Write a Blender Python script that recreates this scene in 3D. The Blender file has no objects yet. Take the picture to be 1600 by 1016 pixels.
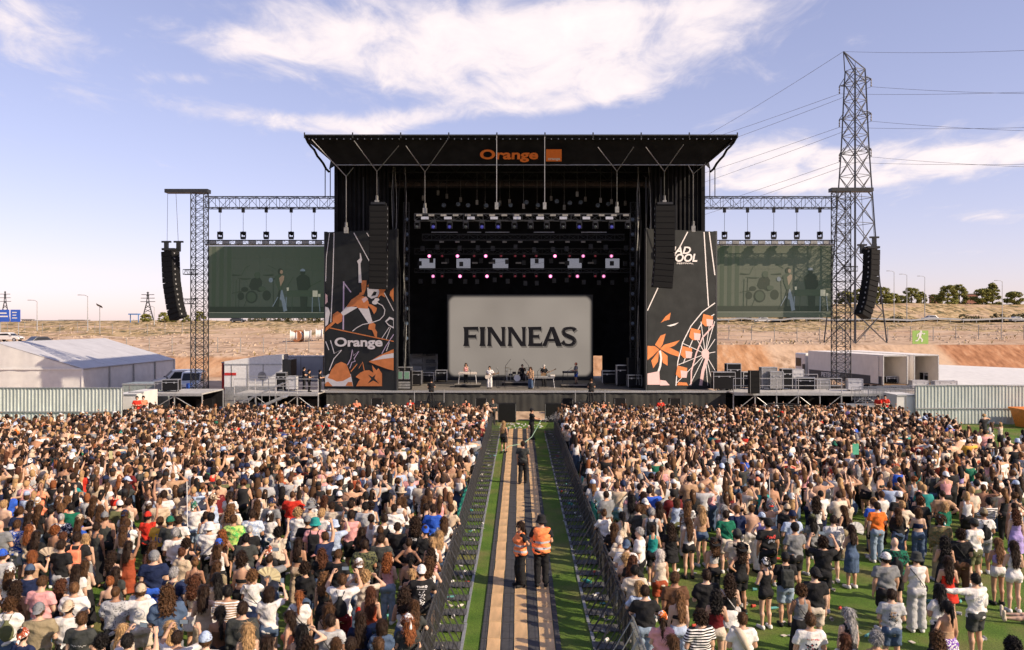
import bpy, math, random, time
import numpy as np
from mathutils import Vector, Matrix, Euler
from mathutils.bvhtree import BVHTree
T0 = time.time()
R = math.radians
scn = bpy.context.scene
C = scn.collection

# ------------------------------------------------------------------ camera, sky, sun, exposure
F = 1300.0            # focal length in photo pixels (1600 wide)
CAMH = 6.85
HX, HY = 812.0, 506.0  # vanishing point of the aisle in the photograph
cam_d = bpy.data.cameras.new('camera'); cam = bpy.data.objects.new('camera', cam_d); C.objects.link(cam)
cam_d.sensor_width = 36.0; cam_d.lens = 36.0 * F / 1600.0
cam_d.clip_end = 9000; cam_d.clip_start = 0.1
cam.location = (0, 0, CAMH); cam.rotation_euler = (R(90), 0, 0)
cam_d.shift_x = -12 / 1600.0; cam_d.shift_y = -2 / 1600.0
scn.camera = cam

SUN_AZ, SUN_EL = 27.0, 31.0      # degrees: sun stands to the right (+x), turned towards the viewer's side (-y)
sdir = Vector((math.cos(R(SUN_EL)) * math.cos(R(SUN_AZ)), -math.cos(R(SUN_EL)) * math.sin(R(SUN_AZ)), math.sin(R(SUN_EL))))
sl = bpy.data.lights.new('sun', 'SUN'); sun = bpy.data.objects.new('sun', sl); C.objects.link(sun)
sl.energy = 4.0; sl.angle = R(0.55); sl.color = (1.0, 0.82, 0.62)
sun.rotation_euler = (-sdir).to_track_quat('-Z', 'Y').to_euler()

world = bpy.data.worlds.new('World'); scn.world = world; world.use_nodes = True
def build_world():
    nt = world.node_tree; N = nt.nodes; L = nt.links; N.clear()
    out = N.new('ShaderNodeOutputWorld'); bg = N.new('ShaderNodeBackground'); bg.inputs[1].default_value = 0.10
    sky = N.new('ShaderNodeTexSky'); sky.sky_type = 'NISHITA'; sky.sun_disc = False
    sky.sun_elevation = R(SUN_EL); sky.sun_rotation = math.atan2(sdir.x, sdir.y)
    sky.altitude = 600; sky.air_density = 1.0; sky.dust_density = 0.9; sky.ozone_density = 2.2
    tint = N.new('ShaderNodeMix'); tint.data_type = 'RGBA'; tint.blend_type = 'MULTIPLY'; tint.inputs[0].default_value = 1
    tint.inputs[7].default_value = SKY_TINT
    hs = N.new('ShaderNodeGamma'); hs.inputs[1].default_value = .68; L.new(sky.outputs[0], hs.inputs[0]); L.new(hs.outputs[0], tint.inputs[6])
    tc = N.new('ShaderNodeTexCoord'); sep = N.new('ShaderNodeSeparateXYZ'); L.new(tc.outputs['Generated'], sep.inputs[0])
    def M(op, a, b=None, c=None):
        n = N.new('ShaderNodeMath'); n.operation = op
        for i, v in enumerate((a, b, c)):
            if v is None: continue
            if isinstance(v, (int, float)): n.inputs[i].default_value = v
            else: L.new(v, n.inputs[i])
        return n.outputs[0]
    x, y, z = sep.outputs
    zz = M('ADD', M('MAXIMUM', z, 0.0), 0.10)
    # cloud deck: directions projected on a plane overhead
    comb = N.new('ShaderNodeCombineXYZ'); L.new(M('DIVIDE', x, zz), comb.inputs[0]); L.new(M('DIVIDE', y, zz), comb.inputs[1])
    def noise(scale, detail, rough, dist, sx=1, sy=1, off=0):
        mp = N.new('ShaderNodeMapping'); mp.inputs['Scale'].default_value = (sx, sy, 1); mp.inputs['Location'].default_value = (off, off * .7, 0)
        L.new(comb.outputs[0], mp.inputs[0])
        n = N.new('ShaderNodeTexNoise'); n.inputs['Scale'].default_value = scale; n.inputs['Detail'].default_value = detail
        n.inputs['Roughness'].default_value = rough; n.inputs['Distortion'].default_value = dist
        L.new(mp.outputs[0], n.inputs[0]); return n.outputs[0]
    n1 = noise(1.5, 6, 0.6, 0.3, 1, 0.8, 3.1)
    n2 = noise(5.5, 7, 0.62, 0.6, 1, 0.6, 7.7)
    az = M('ARCTAN2', x, y); el = M('ARCSINE', z)
    tot = None
    for (px, py, rx, ry, rot, w) in CLOUDS:
        u0, v0 = math.atan2(px - HX, F), math.atan2(HY - py, math.hypot(F, px - HX))
        ca, sa = math.cos(rot), math.sin(rot)
        du = M('SUBTRACT', az, u0); dv = M('SUBTRACT', el, v0)
        p = M('DIVIDE', M('ADD', M('MULTIPLY', du, ca), M('MULTIPLY', dv, sa)), rx / F)
        q = M('DIVIDE', M('SUBTRACT', M('MULTIPLY', dv, ca), M('MULTIPLY', du, sa)), ry / F)
        d2 = M('ADD', M('MULTIPLY', p, p), M('MULTIPLY', q, q))
        g = M('MULTIPLY', M('POWER', 2.718, M('MULTIPLY', d2, -1.0)), w)
        tot = g if tot is None else M('ADD', tot, g)
    tot = M('MINIMUM', tot, 1.0)
    dens = M('ADD', M('ADD', M('MULTIPLY', n1, 0.95), M('MULTIPLY', n2, 0.85)), M('SUBTRACT', M('MULTIPLY', tot, 0.52), 0.40))
    ramp = N.new('ShaderNodeMapRange'); ramp.interpolation_type = 'SMOOTHSTEP'
    ramp.inputs[1].default_value = 0.62; ramp.inputs[2].default_value = 1.06; L.new(dens, ramp.inputs[0])
    fac = M('MULTIPLY', ramp.outputs[0], 0.9)
    fac = M('MULTIPLY', fac, M('MINIMUM', M('MULTIPLY', M('MAXIMUM', z, 0.0), 14.0), 1.0))
    cr = N.new('ShaderNodeMapRange'); cr.inputs[1].default_value = 0.8; cr.inputs[2].default_value = 1.25; L.new(dens, cr.inputs[0])
    cc = N.new('ShaderNodeMix'); cc.data_type = 'RGBA'; L.new(cr.outputs[0], cc.inputs[0])
    cc.inputs[6].default_value = (5.4, 4.9, 5.2, 1); cc.inputs[7].default_value = (7.2, 6.3, 6.0, 1)
    mx = N.new('ShaderNodeMix'); mx.data_type = 'RGBA'
    L.new(fac, mx.inputs[0]); L.new(tint.outputs[2], mx.inputs[6]); L.new(cc.outputs[2], mx.inputs[7])
    L.new(mx.outputs[2], bg.inputs[0]); L.new(bg.outputs[0], out.inputs[0])
SKY_TINT = (1.80, 1.46, 1.66, 1)
CLOUDS = [  # px, py, rx, ry, tilt, weight: the banks of cloud in view
    (760, 60, 330, 62, -0.03, 1.0), (1030, 45, 200, 52, 0.12, .85), (400, 72, 140, 24, 0.0, .6), (760, 130, 200, 40, 0.0, .85), (900, 150, 150, 22, 0.12, .75), (560, 85, 160, 40, -.1, .6),
    (450, 190, 190, 20, -0.08, .85), (290, 122, 60, 10, 0.05, .5), (30, 25, 95, 42, -.3, .9), (1200, 245, 140, 36, 0.12, .9), (640, 185, 110, 18, .1, .7),
    (1500, 250, 200, 26, 0.05, .75), (1350, 262, 180, 30, 0, .75), (1550, 338, 80, 7, 0, .5), (520, 235, 40, 18, 0, .4), (1200, 290, 120, 18, 0, .4)]
build_world(); world.cycles.sampling_method = 'MANUAL'; world.cycles.sample_map_resolution = 256
vs = scn.view_settings; vs.view_transform = 'Standard'; vs.look = 'None'; vs.gamma = 1.0; vs.use_curve_mapping = False
vs.exposure = 0.78
scn.cycles.max_bounces = 6; scn.cycles.diffuse_bounces = 3; scn.cycles.glossy_bounces = 3; scn.cycles.transmission_bounces = 4
scn.cycles.transparent_max_bounces = 8
scn.cycles.use_adaptive_sampling = True; scn.cycles.adaptive_threshold = 0.02
try: scn.cycles.use_denoising = True
except Exception: pass

# ------------------------------------------------------------------ helpers
def P(px, py, D):
    """photo pixel at depth D -> world point"""
    return Vector(((px - HX) * D / F, D, CAMH - (py - HY) * D / F))
def tag(o, label=None, cat=None, group=None, kind=None):
    if label: o['label'] = label
    if cat: o['category'] = cat
    if group: o['group'] = group
    if kind: o['kind'] = kind
    return o
def link(o, parent=None):
    C.objects.link(o)
    if parent is not None: o.parent = parent
    return o
def empty(name, loc=(0, 0, 0), rz=0, parent=None):
    o = bpy.data.objects.new(name, None); o.location = loc; o.rotation_euler = (0, 0, rz); o.empty_display_size = .2
    return link(o, parent)
def inst(name, me, parent=None, loc=(0, 0, 0), rot=(0, 0, 0), sc=None, color=None):
    o = bpy.data.objects.new(name, me); o.location = loc; o.rotation_euler = rot
    if sc is not None: o.scale = sc if not isinstance(sc, (int, float)) else (sc,) * 3
    if color is not None: o.color = (*color, 1)
    return link(o, parent)
def mesh_np(name, V, Fq, mat=None, smooth=True, faces_n=4):
    me = bpy.data.meshes.new(name)
    V = np.asarray(V, np.float32); Fq = np.asarray(Fq, np.int32)
    me.vertices.add(len(V)); me.vertices.foreach_set('co', V.ravel())
    me.loops.add(Fq.size); me.loops.foreach_set('vertex_index', Fq.ravel())
    k = Fq.shape[1]; me.polygons.add(len(Fq)); me.polygons.foreach_set('loop_start', np.arange(len(Fq), dtype=np.int32) * k)
    if smooth: me.polygons.foreach_set('use_smooth', np.ones(len(Fq), bool))
    me.update(calc_edges=True)
    if mat: me.materials.append(mat)
    return me
class MB:
    """collects simple shapes into one mesh"""
    def __init__(s): s.v = []; s.f = []
    def add(s, v, f):
        n = len(s.v); s.v += [tuple(p) for p in v]; s.f += [tuple(i + n for i in q) for q in f]; return s
    def box(s, c, d, rz=0.0, bev=0):
        x, y, z = d[0] / 2, d[1] / 2, d[2] / 2; ca, sa = math.cos(rz), math.sin(rz); v = []
        for k in (-z, z):
            for (i, j) in ((-x, -y), (x, -y), (x, y), (-x, y)): v.append((c[0] + i * ca - j * sa, c[1] + i * sa + j * ca, c[2] + k))
        return s.add(v, [(3, 2, 1, 0), (4, 5, 6, 7), (0, 1, 5, 4), (1, 2, 6, 5), (2, 3, 7, 6), (3, 0, 4, 7)])
    def span(s, a, b):
        return s.box([(a[i] + b[i]) / 2 for i in range(3)], [abs(a[i] - b[i]) for i in range(3)])
    def tube(s, a, b, r, n=6, r2=None, cap=True):
        return s.path([a, b], [r, r if r2 is None else r2], n, cap)
    def path(s, pts, r, n=6, cap=True):
        pts = [Vector(p) for p in pts]; rs = r if isinstance(r, (list, tuple)) else [r] * len(pts); v = []; f = []
        up = Vector((0, 0, 1)); prev = None
        for i, p in enumerate(pts):
            t = (pts[min(i + 1, len(pts) - 1)] - pts[max(i - 1, 0)])
            t = t.normalized() if t.length > 1e-9 else Vector((0, 0, 1))
            u = t.cross(up) if prev is None else prev - t * prev.dot(t)
            if u.length < 1e-3: u = t.cross(Vector((1, 0, 0)))
            u.normalize(); prev = u; w = t.cross(u)
            for k in range(n):
                a = 2 * math.pi * (k + .5) / n; v.append(p + u * (math.cos(a) * rs[i]) + w * (math.sin(a) * rs[i]))
        for i in range(len(pts) - 1):
            for k in range(n): f.append((i * n + k, i * n + (k + 1) % n, (i + 1) * n + (k + 1) % n, (i + 1) * n + k))
        if cap: f.append(tuple(range(n - 1, -1, -1))); f.append(tuple((len(pts) - 1) * n + k for k in range(n)))
        return s.add(v, f)
    def beam(s, a, b, w, h):
        """rectangular bar: w across (horizontal), h upright"""
        a = Vector(a); b = Vector(b); t = (b - a).normalized(); u = t.cross(Vector((0, 0, 1)))
        if u.length < 1e-3: u = Vector((1, 0, 0))
        u.normalize(); q = u.cross(t); v = []
        for p in (a, b):
            for (i, j) in ((-1, -1), (1, -1), (1, 1), (-1, 1)): v.append(p + u * (i * w / 2) + q * (j * h / 2))
        return s.add(v, [(3, 2, 1, 0), (4, 5, 6, 7), (0, 1, 5, 4), (1, 2, 6, 5), (2, 3, 7, 6), (3, 0, 4, 7)])
    def lathe(s, prof, c=(0, 0, 0), n=16, axis='z'):
        v = []; f = []
        for (r, h) in prof:
            for k in range(n):
                a = 2 * math.pi * k / n; x, y = r * math.cos(a), r * math.sin(a)
                q = (x, y, h) if axis == 'z' else ((x, h, y) if axis == 'y' else (h, x, y)); v.append((c[0] + q[0], c[1] + q[1], c[2] + q[2]))
        m = len(prof)
        for i in range(m - 1):
            for k in range(n): f.append((i * n + k, i * n + (k + 1) % n, (i + 1) * n + (k + 1) % n, (i + 1) * n + k))
        f.append(tuple(range(n - 1, -1, -1))); f.append(tuple((m - 1) * n + k for k in range(n)))
        return s.add(v, f)
    def prism(s, poly, a, b):
        """polygon [(x,z)] pushed from y=a to y=b"""
        n = len(poly); v = [(p[0], a, p[1]) for p in poly] + [(p[0], b, p[1]) for p in poly]
        return s.add(v, [tuple(range(n)), tuple(range(2 * n - 1, n - 1, -1))] + [(i, n + i, n + (i + 1) % n, (i + 1) % n) for i in range(n)])
    def xf(s, m):
        s.v = [tuple(m @ Vector(p)) for p in s.v]; return s
    def mesh(s, name, mat, smooth=False):
        me = bpy.data.meshes.new(name); me.from_pydata(s.v, [], s.f); me.update()
        if smooth: me.polygons.foreach_set('use_smooth', [True] * len(me.polygons))
        if mat: me.materials.append(mat)
        return me
    def build(s, name, mat, parent=None, loc=(0, 0, 0), rz=0, smooth=False):
        return inst(name, s.mesh(name, mat, smooth), parent, loc, (0, 0, rz))
def bevel(o, w=.02, seg=2):
    m = o.modifiers.new('bevel', 'BEVEL'); m.width = w; m.segments = seg; m.limit_method = 'ANGLE'; return o

# ------------------------------------------------------------------ materials
MATS = {}
def nodes_of(name):
    m = bpy.data.materials.new(name); m.use_nodes = True; nt = m.node_tree
    return m, nt, nt.nodes, nt.links, nt.nodes['Principled BSDF']
def mat(name, col, rough=.6, metal=0., var=.18, scale=6., bump=0., spec=.4, emit=None, es=0., coat=0., stretch=None):
    if name in MATS: return MATS[name]
    m, nt, N, L, b = nodes_of(name)
    b.inputs['Roughness'].default_value = rough; b.inputs['Metallic'].default_value = metal
    b.inputs['Specular IOR Level'].default_value = spec
    if coat: b.inputs['Coat Weight'].default_value = coat
    if emit: b.inputs['Emission Color'].default_value = (*emit, 1); b.inputs['Emission Strength'].default_value = es
    tc = N.new('ShaderNodeTexCoord'); n = N.new('ShaderNodeTexNoise'); n.inputs['Scale'].default_value = scale; n.inputs['Detail'].default_value = 6
    if stretch:
        mp = N.new('ShaderNodeMapping'); mp.inputs['Scale'].default_value = stretch; L.new(tc.outputs['Object'], mp.inputs[0]); L.new(mp.outputs[0], n.inputs[0])
    else: L.new(tc.outputs['Object'], n.inputs[0])
    mr = N.new('ShaderNodeMapRange'); mr.inputs[1].default_value = .3; mr.inputs[2].default_value = .7
    mr.inputs[3].default_value = 1 - var; mr.inputs[4].default_value = 1 + var; L.new(n.outputs[0], mr.inputs[0])
    mx = N.new('ShaderNodeMix'); mx.data_type = 'RGBA'; mx.blend_type = 'MULTIPLY'; mx.inputs[0].default_value = 1
    mx.inputs[6].default_value = (*col, 1); L.new(mr.outputs[0], mx.inputs[7]); L.new(mx.outputs[2], b.inputs['Base Color'])
    if bump:
        bp = N.new('ShaderNodeBump'); bp.inputs['Strength'].default_value = bump; bp.inputs['Distance'].default_value = .02
        L.new(n.outputs[0], bp.inputs['Height']); L.new(bp.outputs[0], b.inputs['Normal'])
    MATS[name] = m; return m
def ramp2(N, L, src, stops):
    r = N.new('ShaderNodeValToRGB'); e = r.color_ramp.elements
    e[0].position, e[0].color = stops[0][0], (*stops[0][1], 1); e[1].position, e[1].color = stops[-1][0], (*stops[-1][1], 1)
    for p, c in stops[1:-1]:
        q = e.new(p); q.color = (*c, 1)
    L.new(src, r.inputs[0]); return r.outputs[0]
# ------------------------------------------------------------------ people: smooth bodies grown from limb fields
def smin(a, b, k):
    h = np.maximum(k - np.abs(a - b), 0) / k
    return np.minimum(a, b) - h * h * k * .25
def smax(a, b, k): return -smin(-a, -b, k)
def cap_(X, a, b, ra, rb):
    a = np.asarray(a, float); b = np.asarray(b, float); d = b - a; L2 = float(d @ d) + 1e-12
    px, py, pz = X[0] - a[0], X[1] - a[1], X[2] - a[2]
    t = np.clip((px * d[0] + py * d[1] + pz * d[2]) / L2, 0, 1)
    return np.sqrt((px - t * d[0]) ** 2 + (py - t * d[1]) ** 2 + (pz - t * d[2]) ** 2) - (ra + t * (rb - ra))
def ell_(X, c, r):
    x, y, z = (X[0] - c[0]), (X[1] - c[1]), (X[2] - c[2])
    k0 = np.sqrt((x / r[0]) ** 2 + (y / r[1]) ** 2 + (z / r[2]) ** 2) + 1e-9
    k1 = np.sqrt((x / r[0] ** 2) ** 2 + (y / r[1] ** 2) ** 2 + (z / r[2] ** 2) ** 2) + 1e-9
    return k0 * (k0 - 1) / k1
def loft_(X, tab, infl=0.):
    """elliptical tube along z: rows (z, half width, half depth, y centre)"""
    t = np.asarray(tab, float); z = X[2]
    wx = np.interp(z, t[:, 0], t[:, 1]) + infl; wy = np.interp(z, t[:, 0], t[:, 2]) + infl; yc = np.interp(z, t[:, 0], t[:, 3])
    d = (np.sqrt((X[0] / wx) ** 2 + ((X[1] - yc) / wy) ** 2) - 1) * np.minimum(wx, wy)
    return smax(d, np.maximum(t[0, 0] - z, z - t[-1, 0]), .03)
def surface(fn, lo, hi, h):
    """surface nets on a sampled field"""
    ax = [np.arange(lo[i] - 2 * h, hi[i] + 2.5 * h, h) for i in range(3)]
    G = np.meshgrid(*ax, indexing='ij'); v = fn(G); n = v.shape
    ins = v < 0
    c = np.zeros([k - 1 for k in n], np.int8); acc = np.zeros([k - 1 for k in n] + [3]); cnt = np.zeros([k - 1 for k in n])
    def sl(o): return tuple(slice(o[i], n[i] - 1 + o[i]) for i in range(3))
    corners = [(i, j, k) for i in (0, 1) for j in (0, 1) for k in (0, 1)]
    for o in corners: c += ins[sl(o)]
    act = (c > 0) & (c < 8)
    for a in range(3):
        for o in corners:
            if o[a]: continue
            q = list(o); q[a] = 1; va = v[sl(o)]; vb = v[sl(q)]; m = (va < 0) != (vb < 0)
            t = np.where(m, va / np.where(m, va - vb, 1), 0)
            for b in range(3): acc[..., b] += np.where(m, (t if b == a else o[b]), 0)
            cnt += m
    idx = -np.ones(act.shape, np.int64); I = np.argwhere(act); idx[act] = np.arange(len(I))
    V = (acc[act] / cnt[act][:, None] + I) * h + np.array([ax[0][0], ax[1][0], ax[2][0]])
    FQ = []
    for a in range(3):
        b, e = (a + 1) % 3, (a + 2) % 3
        s0 = [slice(1, n[i] - 1) for i in range(3)]; s1 = list(s0); s0[a] = slice(0, n[a] - 1); s1[a] = slice(1, n[a])
        A = ins[tuple(s0)]; B = ins[tuple(s1)]
        for sgn in (0, 1):
            m = (A & ~B) if sgn == 0 else (~A & B)
            p = np.argwhere(m)
            if not len(p): continue
            base = p.copy(); base[:, b] += 1; base[:, e] += 1
            def cid(db, de):
                q = base.copy(); q[:, b] -= db; q[:, e] -= de; return idx[q[:, 0], q[:, 1], q[:, 2]]
            quad = np.stack([cid(1, 1), cid(0, 1), cid(0, 0), cid(1, 0)], 1)
            FQ.append(quad if sgn == 0 else quad[:, ::-1])
    return V, np.concatenate(FQ)
def wr(X, s=1.0, ph=0.):
    """cloth folds"""
    x, y, z = X
    return s * (.006 * np.sin(19 * x + 6 * np.sin(8 * z + ph) + ph) + .005 * np.sin(23 * z + 11 * x * np.sign(y) + 2 * ph) + .004 * np.sin(31 * x - 17 * z + ph))

TORSO = {'m': [(.80, .125, .105, .0), (.90, .165, .118, -.008), (1.0, .158, .108, .0), (1.10, .150, .100, .004), (1.25, .176, .115, .0), (1.36, .182, .112, -.008), (1.43, .13, .085, -.012), (1.48, .065, .06, -.005)],
         'f': [(.80, .135, .11, .0), (.90, .172, .125, -.015), (1.0, .150, .108, -.004), (1.10, .122, .086, .006), (1.25, .143, .104, .008), (1.36, .150, .094, -.006), (1.43, .11, .072, -.01), (1.48, .055, .052, -.005)]}
SH = {'m': (.188, 1.405, .054, .042, .028), 'f': (.158, 1.395, .043, .035, .023)}
def nrm(v): v = np.asarray(v, float); return v / np.linalg.norm(v)
ARMS = {  # upper arm, forearm (x is outwards)
 'down': ((.14, 0, -1), (.03, .22, -1)), 'front': ((.22, .12, -1), (-.5, .85, .12)), 'cross': ((.18, .28, -1), (-1, .35, .12)),
 'hip': ((.72, -.35, -.75), (-.72, .3, -.55)), 'phone': ((.42, .62, .10), (-.35, .42, .9)), 'up': ((.32, .2, .95), (-.06, .22, 1)),
 'head': ((.9, .32, .12), (-.72, .12, .62)), 'clap': ((.3, .5, -.62), (-.45, .7, .6)), 'rail': ((.3, .6, -.8), (-.25, .95, -.12)),
 'out': ((.98, .2, .05), (.98, .25, .05)), 'keys': ((.12, .3, -1), (.0, 1, -.08)), 'sing': ((.3, .4, -.8), (-.55, .35, .9)), 'spray': ((.35, .55, -.75), (.9, .35, -.12)),
 'guitar': ((.2, -.1, -1), (-.75, .8, -.1)), 'neck': ((.35, .25, -.85), (.5, .75, .25)), 'fan': ((.35, .45, -.7), (.1, .45, .95))}
STANCE = {'a': dict(k=(.095, .02, .49), an=(.105, -.02, .085), t=(.13, .14, .03)), 'b': dict(k=(.115, .03, .49), an=(.15, -.01, .085), t=(.20, .14, .03)),
          'walk': dict(k=(.09, .05, .49), an=(.095, -.02, .085), t=(.1, .14, .03)),
          'sit': dict(k=(.14, .42, .86), an=(.15, .40, .44), t=(.16, .56, .39)), 'floor': dict(k=(.2, .36, 1.12), an=(.14, .62, .86), t=(.15, .74, .86))}
def legs(stance, s):
    d = STANCE[stance]; q = lambda p: np.array([p[0] * s, p[1], p[2]])
    hip = np.array([.088 * s, -.005, .89]); k = q(d['k']); an = q(d['an'])
    if stance == 'walk': k = k + [0, .06 * s, 0]; an = an + [0, .16 * s, 0]; return hip, k, an, q(d['t']) + [0, .16 * s, 0]
    return hip, k, an, q(d['t'])
def arm(sex, kind, s):
    w, z, *_ = SH[sex]; u, f = ARMS[kind]; a = np.array([w * s, -.01, z]); ul, fl = (.285, .255) if sex == 'm' else (.268, .238)
    e = a + nrm((u[0] * s, u[1], u[2])) * ul; hnd = e + nrm((f[0] * s, f[1], f[2])) * fl
    return a, e, hnd
HANDM = {}
def hand_mesh(kind):
    """right hand, wrist at the origin, fingers along -z, palm facing -x... thumb towards +y"""
    if kind in HANDM: return HANDM[kind]
    curl = {'relax': .55, 'grip': 1.25}[kind]
    segs = []
    for i, (y, L) in enumerate(((.030, .070), (.010, .078), (-.010, .073), (-.028, .058))):
        p = np.array([0, y, -.092]); a = .12; pts = [p]
        for k, fr in enumerate((.45, .32, .23)):
            a += curl * (.55 if k else .35); p = p + np.array([-math.sin(a), y * .5 * (k == 0), -math.cos(a)]) * L * fr; pts.append(p)
        segs.append(pts)
    th = [np.array([-.005, .032, -.03]), np.array([-.022, .062, -.058]), np.array([-.034, .066, -.088]), np.array([-.042, .06, -.108])]
    def fn(X):
        d = ell_(X, (0, 0, -.052), (.017, .043, .055)); d = smin(d, cap_(X, (0, 0, .02), (0, 0, -.03), .024, .024), .02)
        for pts in segs:
            for k in range(3): d = smin(d, cap_(X, pts[k], pts[k + 1], .0098 - .001 * k, .0088 - .001 * k), .006)
        for k in range(3): d = smin(d, cap_(X, th[k], th[k + 1], .0125 - .0015 * k, .011 - .0015 * k), .008)
        return d
    HANDM[kind] = surface(fn, (-.09, -.06, -.19), (.03, .09, .05), .0115); return HANDM[kind]
def basis(z, yhint):
    z = nrm(z); y = np.asarray(yhint, float); y = y - z * (y @ z)
    if np.linalg.norm(y) < 1e-3: y = np.array([1., 0, 0]) - z * z[0]
    y = nrm(y); x = np.cross(y, z); return np.stack([x, y, z], 1)
HEADP = np.array([0, .005, 1.515])
def rotz(a): c, s = math.cos(a), math.sin(a); return np.array([[c, -s, 0], [s, c, 0], [0, 0, 1]])
def rotx(a): c, s = math.cos(a), math.sin(a); return np.array([[1, 0, 0], [0, c, -s], [0, s, c]])
PCACHE = {}
def head_field(X, sex, yaw, pitch):
    Rm = (rotz(yaw) @ rotx(pitch)).T
    x, y, z = X[0] - HEADP[0], X[1] - HEADP[1], X[2] - HEADP[2]
    H = [Rm[i, 0] * x + Rm[i, 1] * y + Rm[i, 2] * z for i in range(3)]
    w = 1.0 if sex == 'm' else .95
    d = ell_(H, (0, -.008, .132), (.074 * w, .093, .100))
    d = smin(d, ell_(H, (0, .032, .062), (.052 * w, .058, .062)), .04)
    d = smin(d, ell_(H, (0, .07, .022), (.026 * w, .025, .022)), .03)       # chin
    d = smin(d, cap_(H, (0, .088, .118), (0, .108, .082), .008, .014), .015)  # nose
    d = smin(d, cap_(H, (-.03, .075, .130), (.03, .075, .130), .012, .012), .02)  # brow
    for s in (-1, 1): d = smin(d, ell_(H, (.076 * w * s, -.004, .095), (.010, .020, .032)), .008)
    return d
def body_parts(sex, la, ra, stance, yaw, pitch):
    key = ('body', sex, la, ra, stance, yaw, pitch)
    if key in PCACHE: return PCACHE[key]
    sw, sz, r0, r1, r2 = SH[sex]; A = {-1: arm(sex, la, -1), 1: arm(sex, ra, 1)}; Lg = {s: legs(stance, s) for s in (-1, 1)}
    f = 1.0 if sex == 'm' else .95
    def fn(X):
        d = loft_(X, TORSO[sex])
        if sex == 'm': d = smin(d, cap_(X, (-.12, -.02, 1.425), (.12, -.02, 1.425), .05, .05), .05)
        else:
            for s in (-1, 1): d = smin(d, ell_(X, (.065 * s, .085, 1.25), (.055, .05, .055)), .04)
        for s in (-1, 1):
            a, e, w = A[s]
            d = smin(d, cap_(X, a, e, r0, r1 * 1.06), .05); m = e + (w - e) * .3
            d = smin(d, smin(cap_(X, e, m, r1 * .98, r1), cap_(X, m, w, r1, r2), .02), .025)
            h, k, an, t = Lg[s]
            d = smin(d, cap_(X, h, k, .092 * f, .056 * f), .05); cm = k + (an - k) * .32 + np.array([0, -.018, 0])
            d = smin(d, cap_(X, k, cm, .052 * f, .058 * f), .03); d = smin(d, cap_(X, cm, an, .056 * f, .035 * f), .03)
            heel = an + np.array([0, -.035, -.045]); d = smin(d, cap_(X, heel, t + np.array([0, 0, .01]), .036, .03), .03)
            d = smin(d, ell_(X, (.075 * s, -.075, .90), (.095, .085, .095)), .05)
        n0 = np.array([0, -.012, 1.42]); n1 = HEADP + np.array([0, .0, .06])
        d = smin(d, cap_(X, n0, n1, .056 if sex == 'm' else .045, .052 if sex == 'm' else .042), .04)
        return smin(d, head_field(X, sex, yaw, pitch), .025)
    pts = np.array([p for s in (-1, 1) for p in (*A[s], *Lg[s])] + [[0, .12, 1.8], [0, -.18, 1.4]])
    lo = pts.min(0) - .10; hi = pts.max(0) + .10; lo[2] = max(lo[2], -.02)
    V, Q = surface(fn, lo, hi, .0245)
    VV, QQ = [V], [Q]; n = len(V)
    for s in (-1, 1):
        a, e, w = A[s]; kind = ra if s > 0 else la
        hv, hq = hand_mesh('relax' if kind in ('down', 'rail', 'head', 'out', 'cross', 'hip', 'clap') else 'grip')
        hv = hv.copy()
        if s < 0: hv[:, 0] *= -1
        B = basis(-(w - e), (-s * .35, .8, .5) if kind in ('down',) else (-s * .6, .1, .8))
        sc = 1.0 if sex == 'm' else .9
        VV.append((hv * sc) @ B.T + w); QQ.append((hq if s > 0 else hq[:, ::-1]) + n); n += len(hv)
    PCACHE[key] = (np.concatenate(VV), np.concatenate(QQ)); return PCACHE[key]
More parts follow.
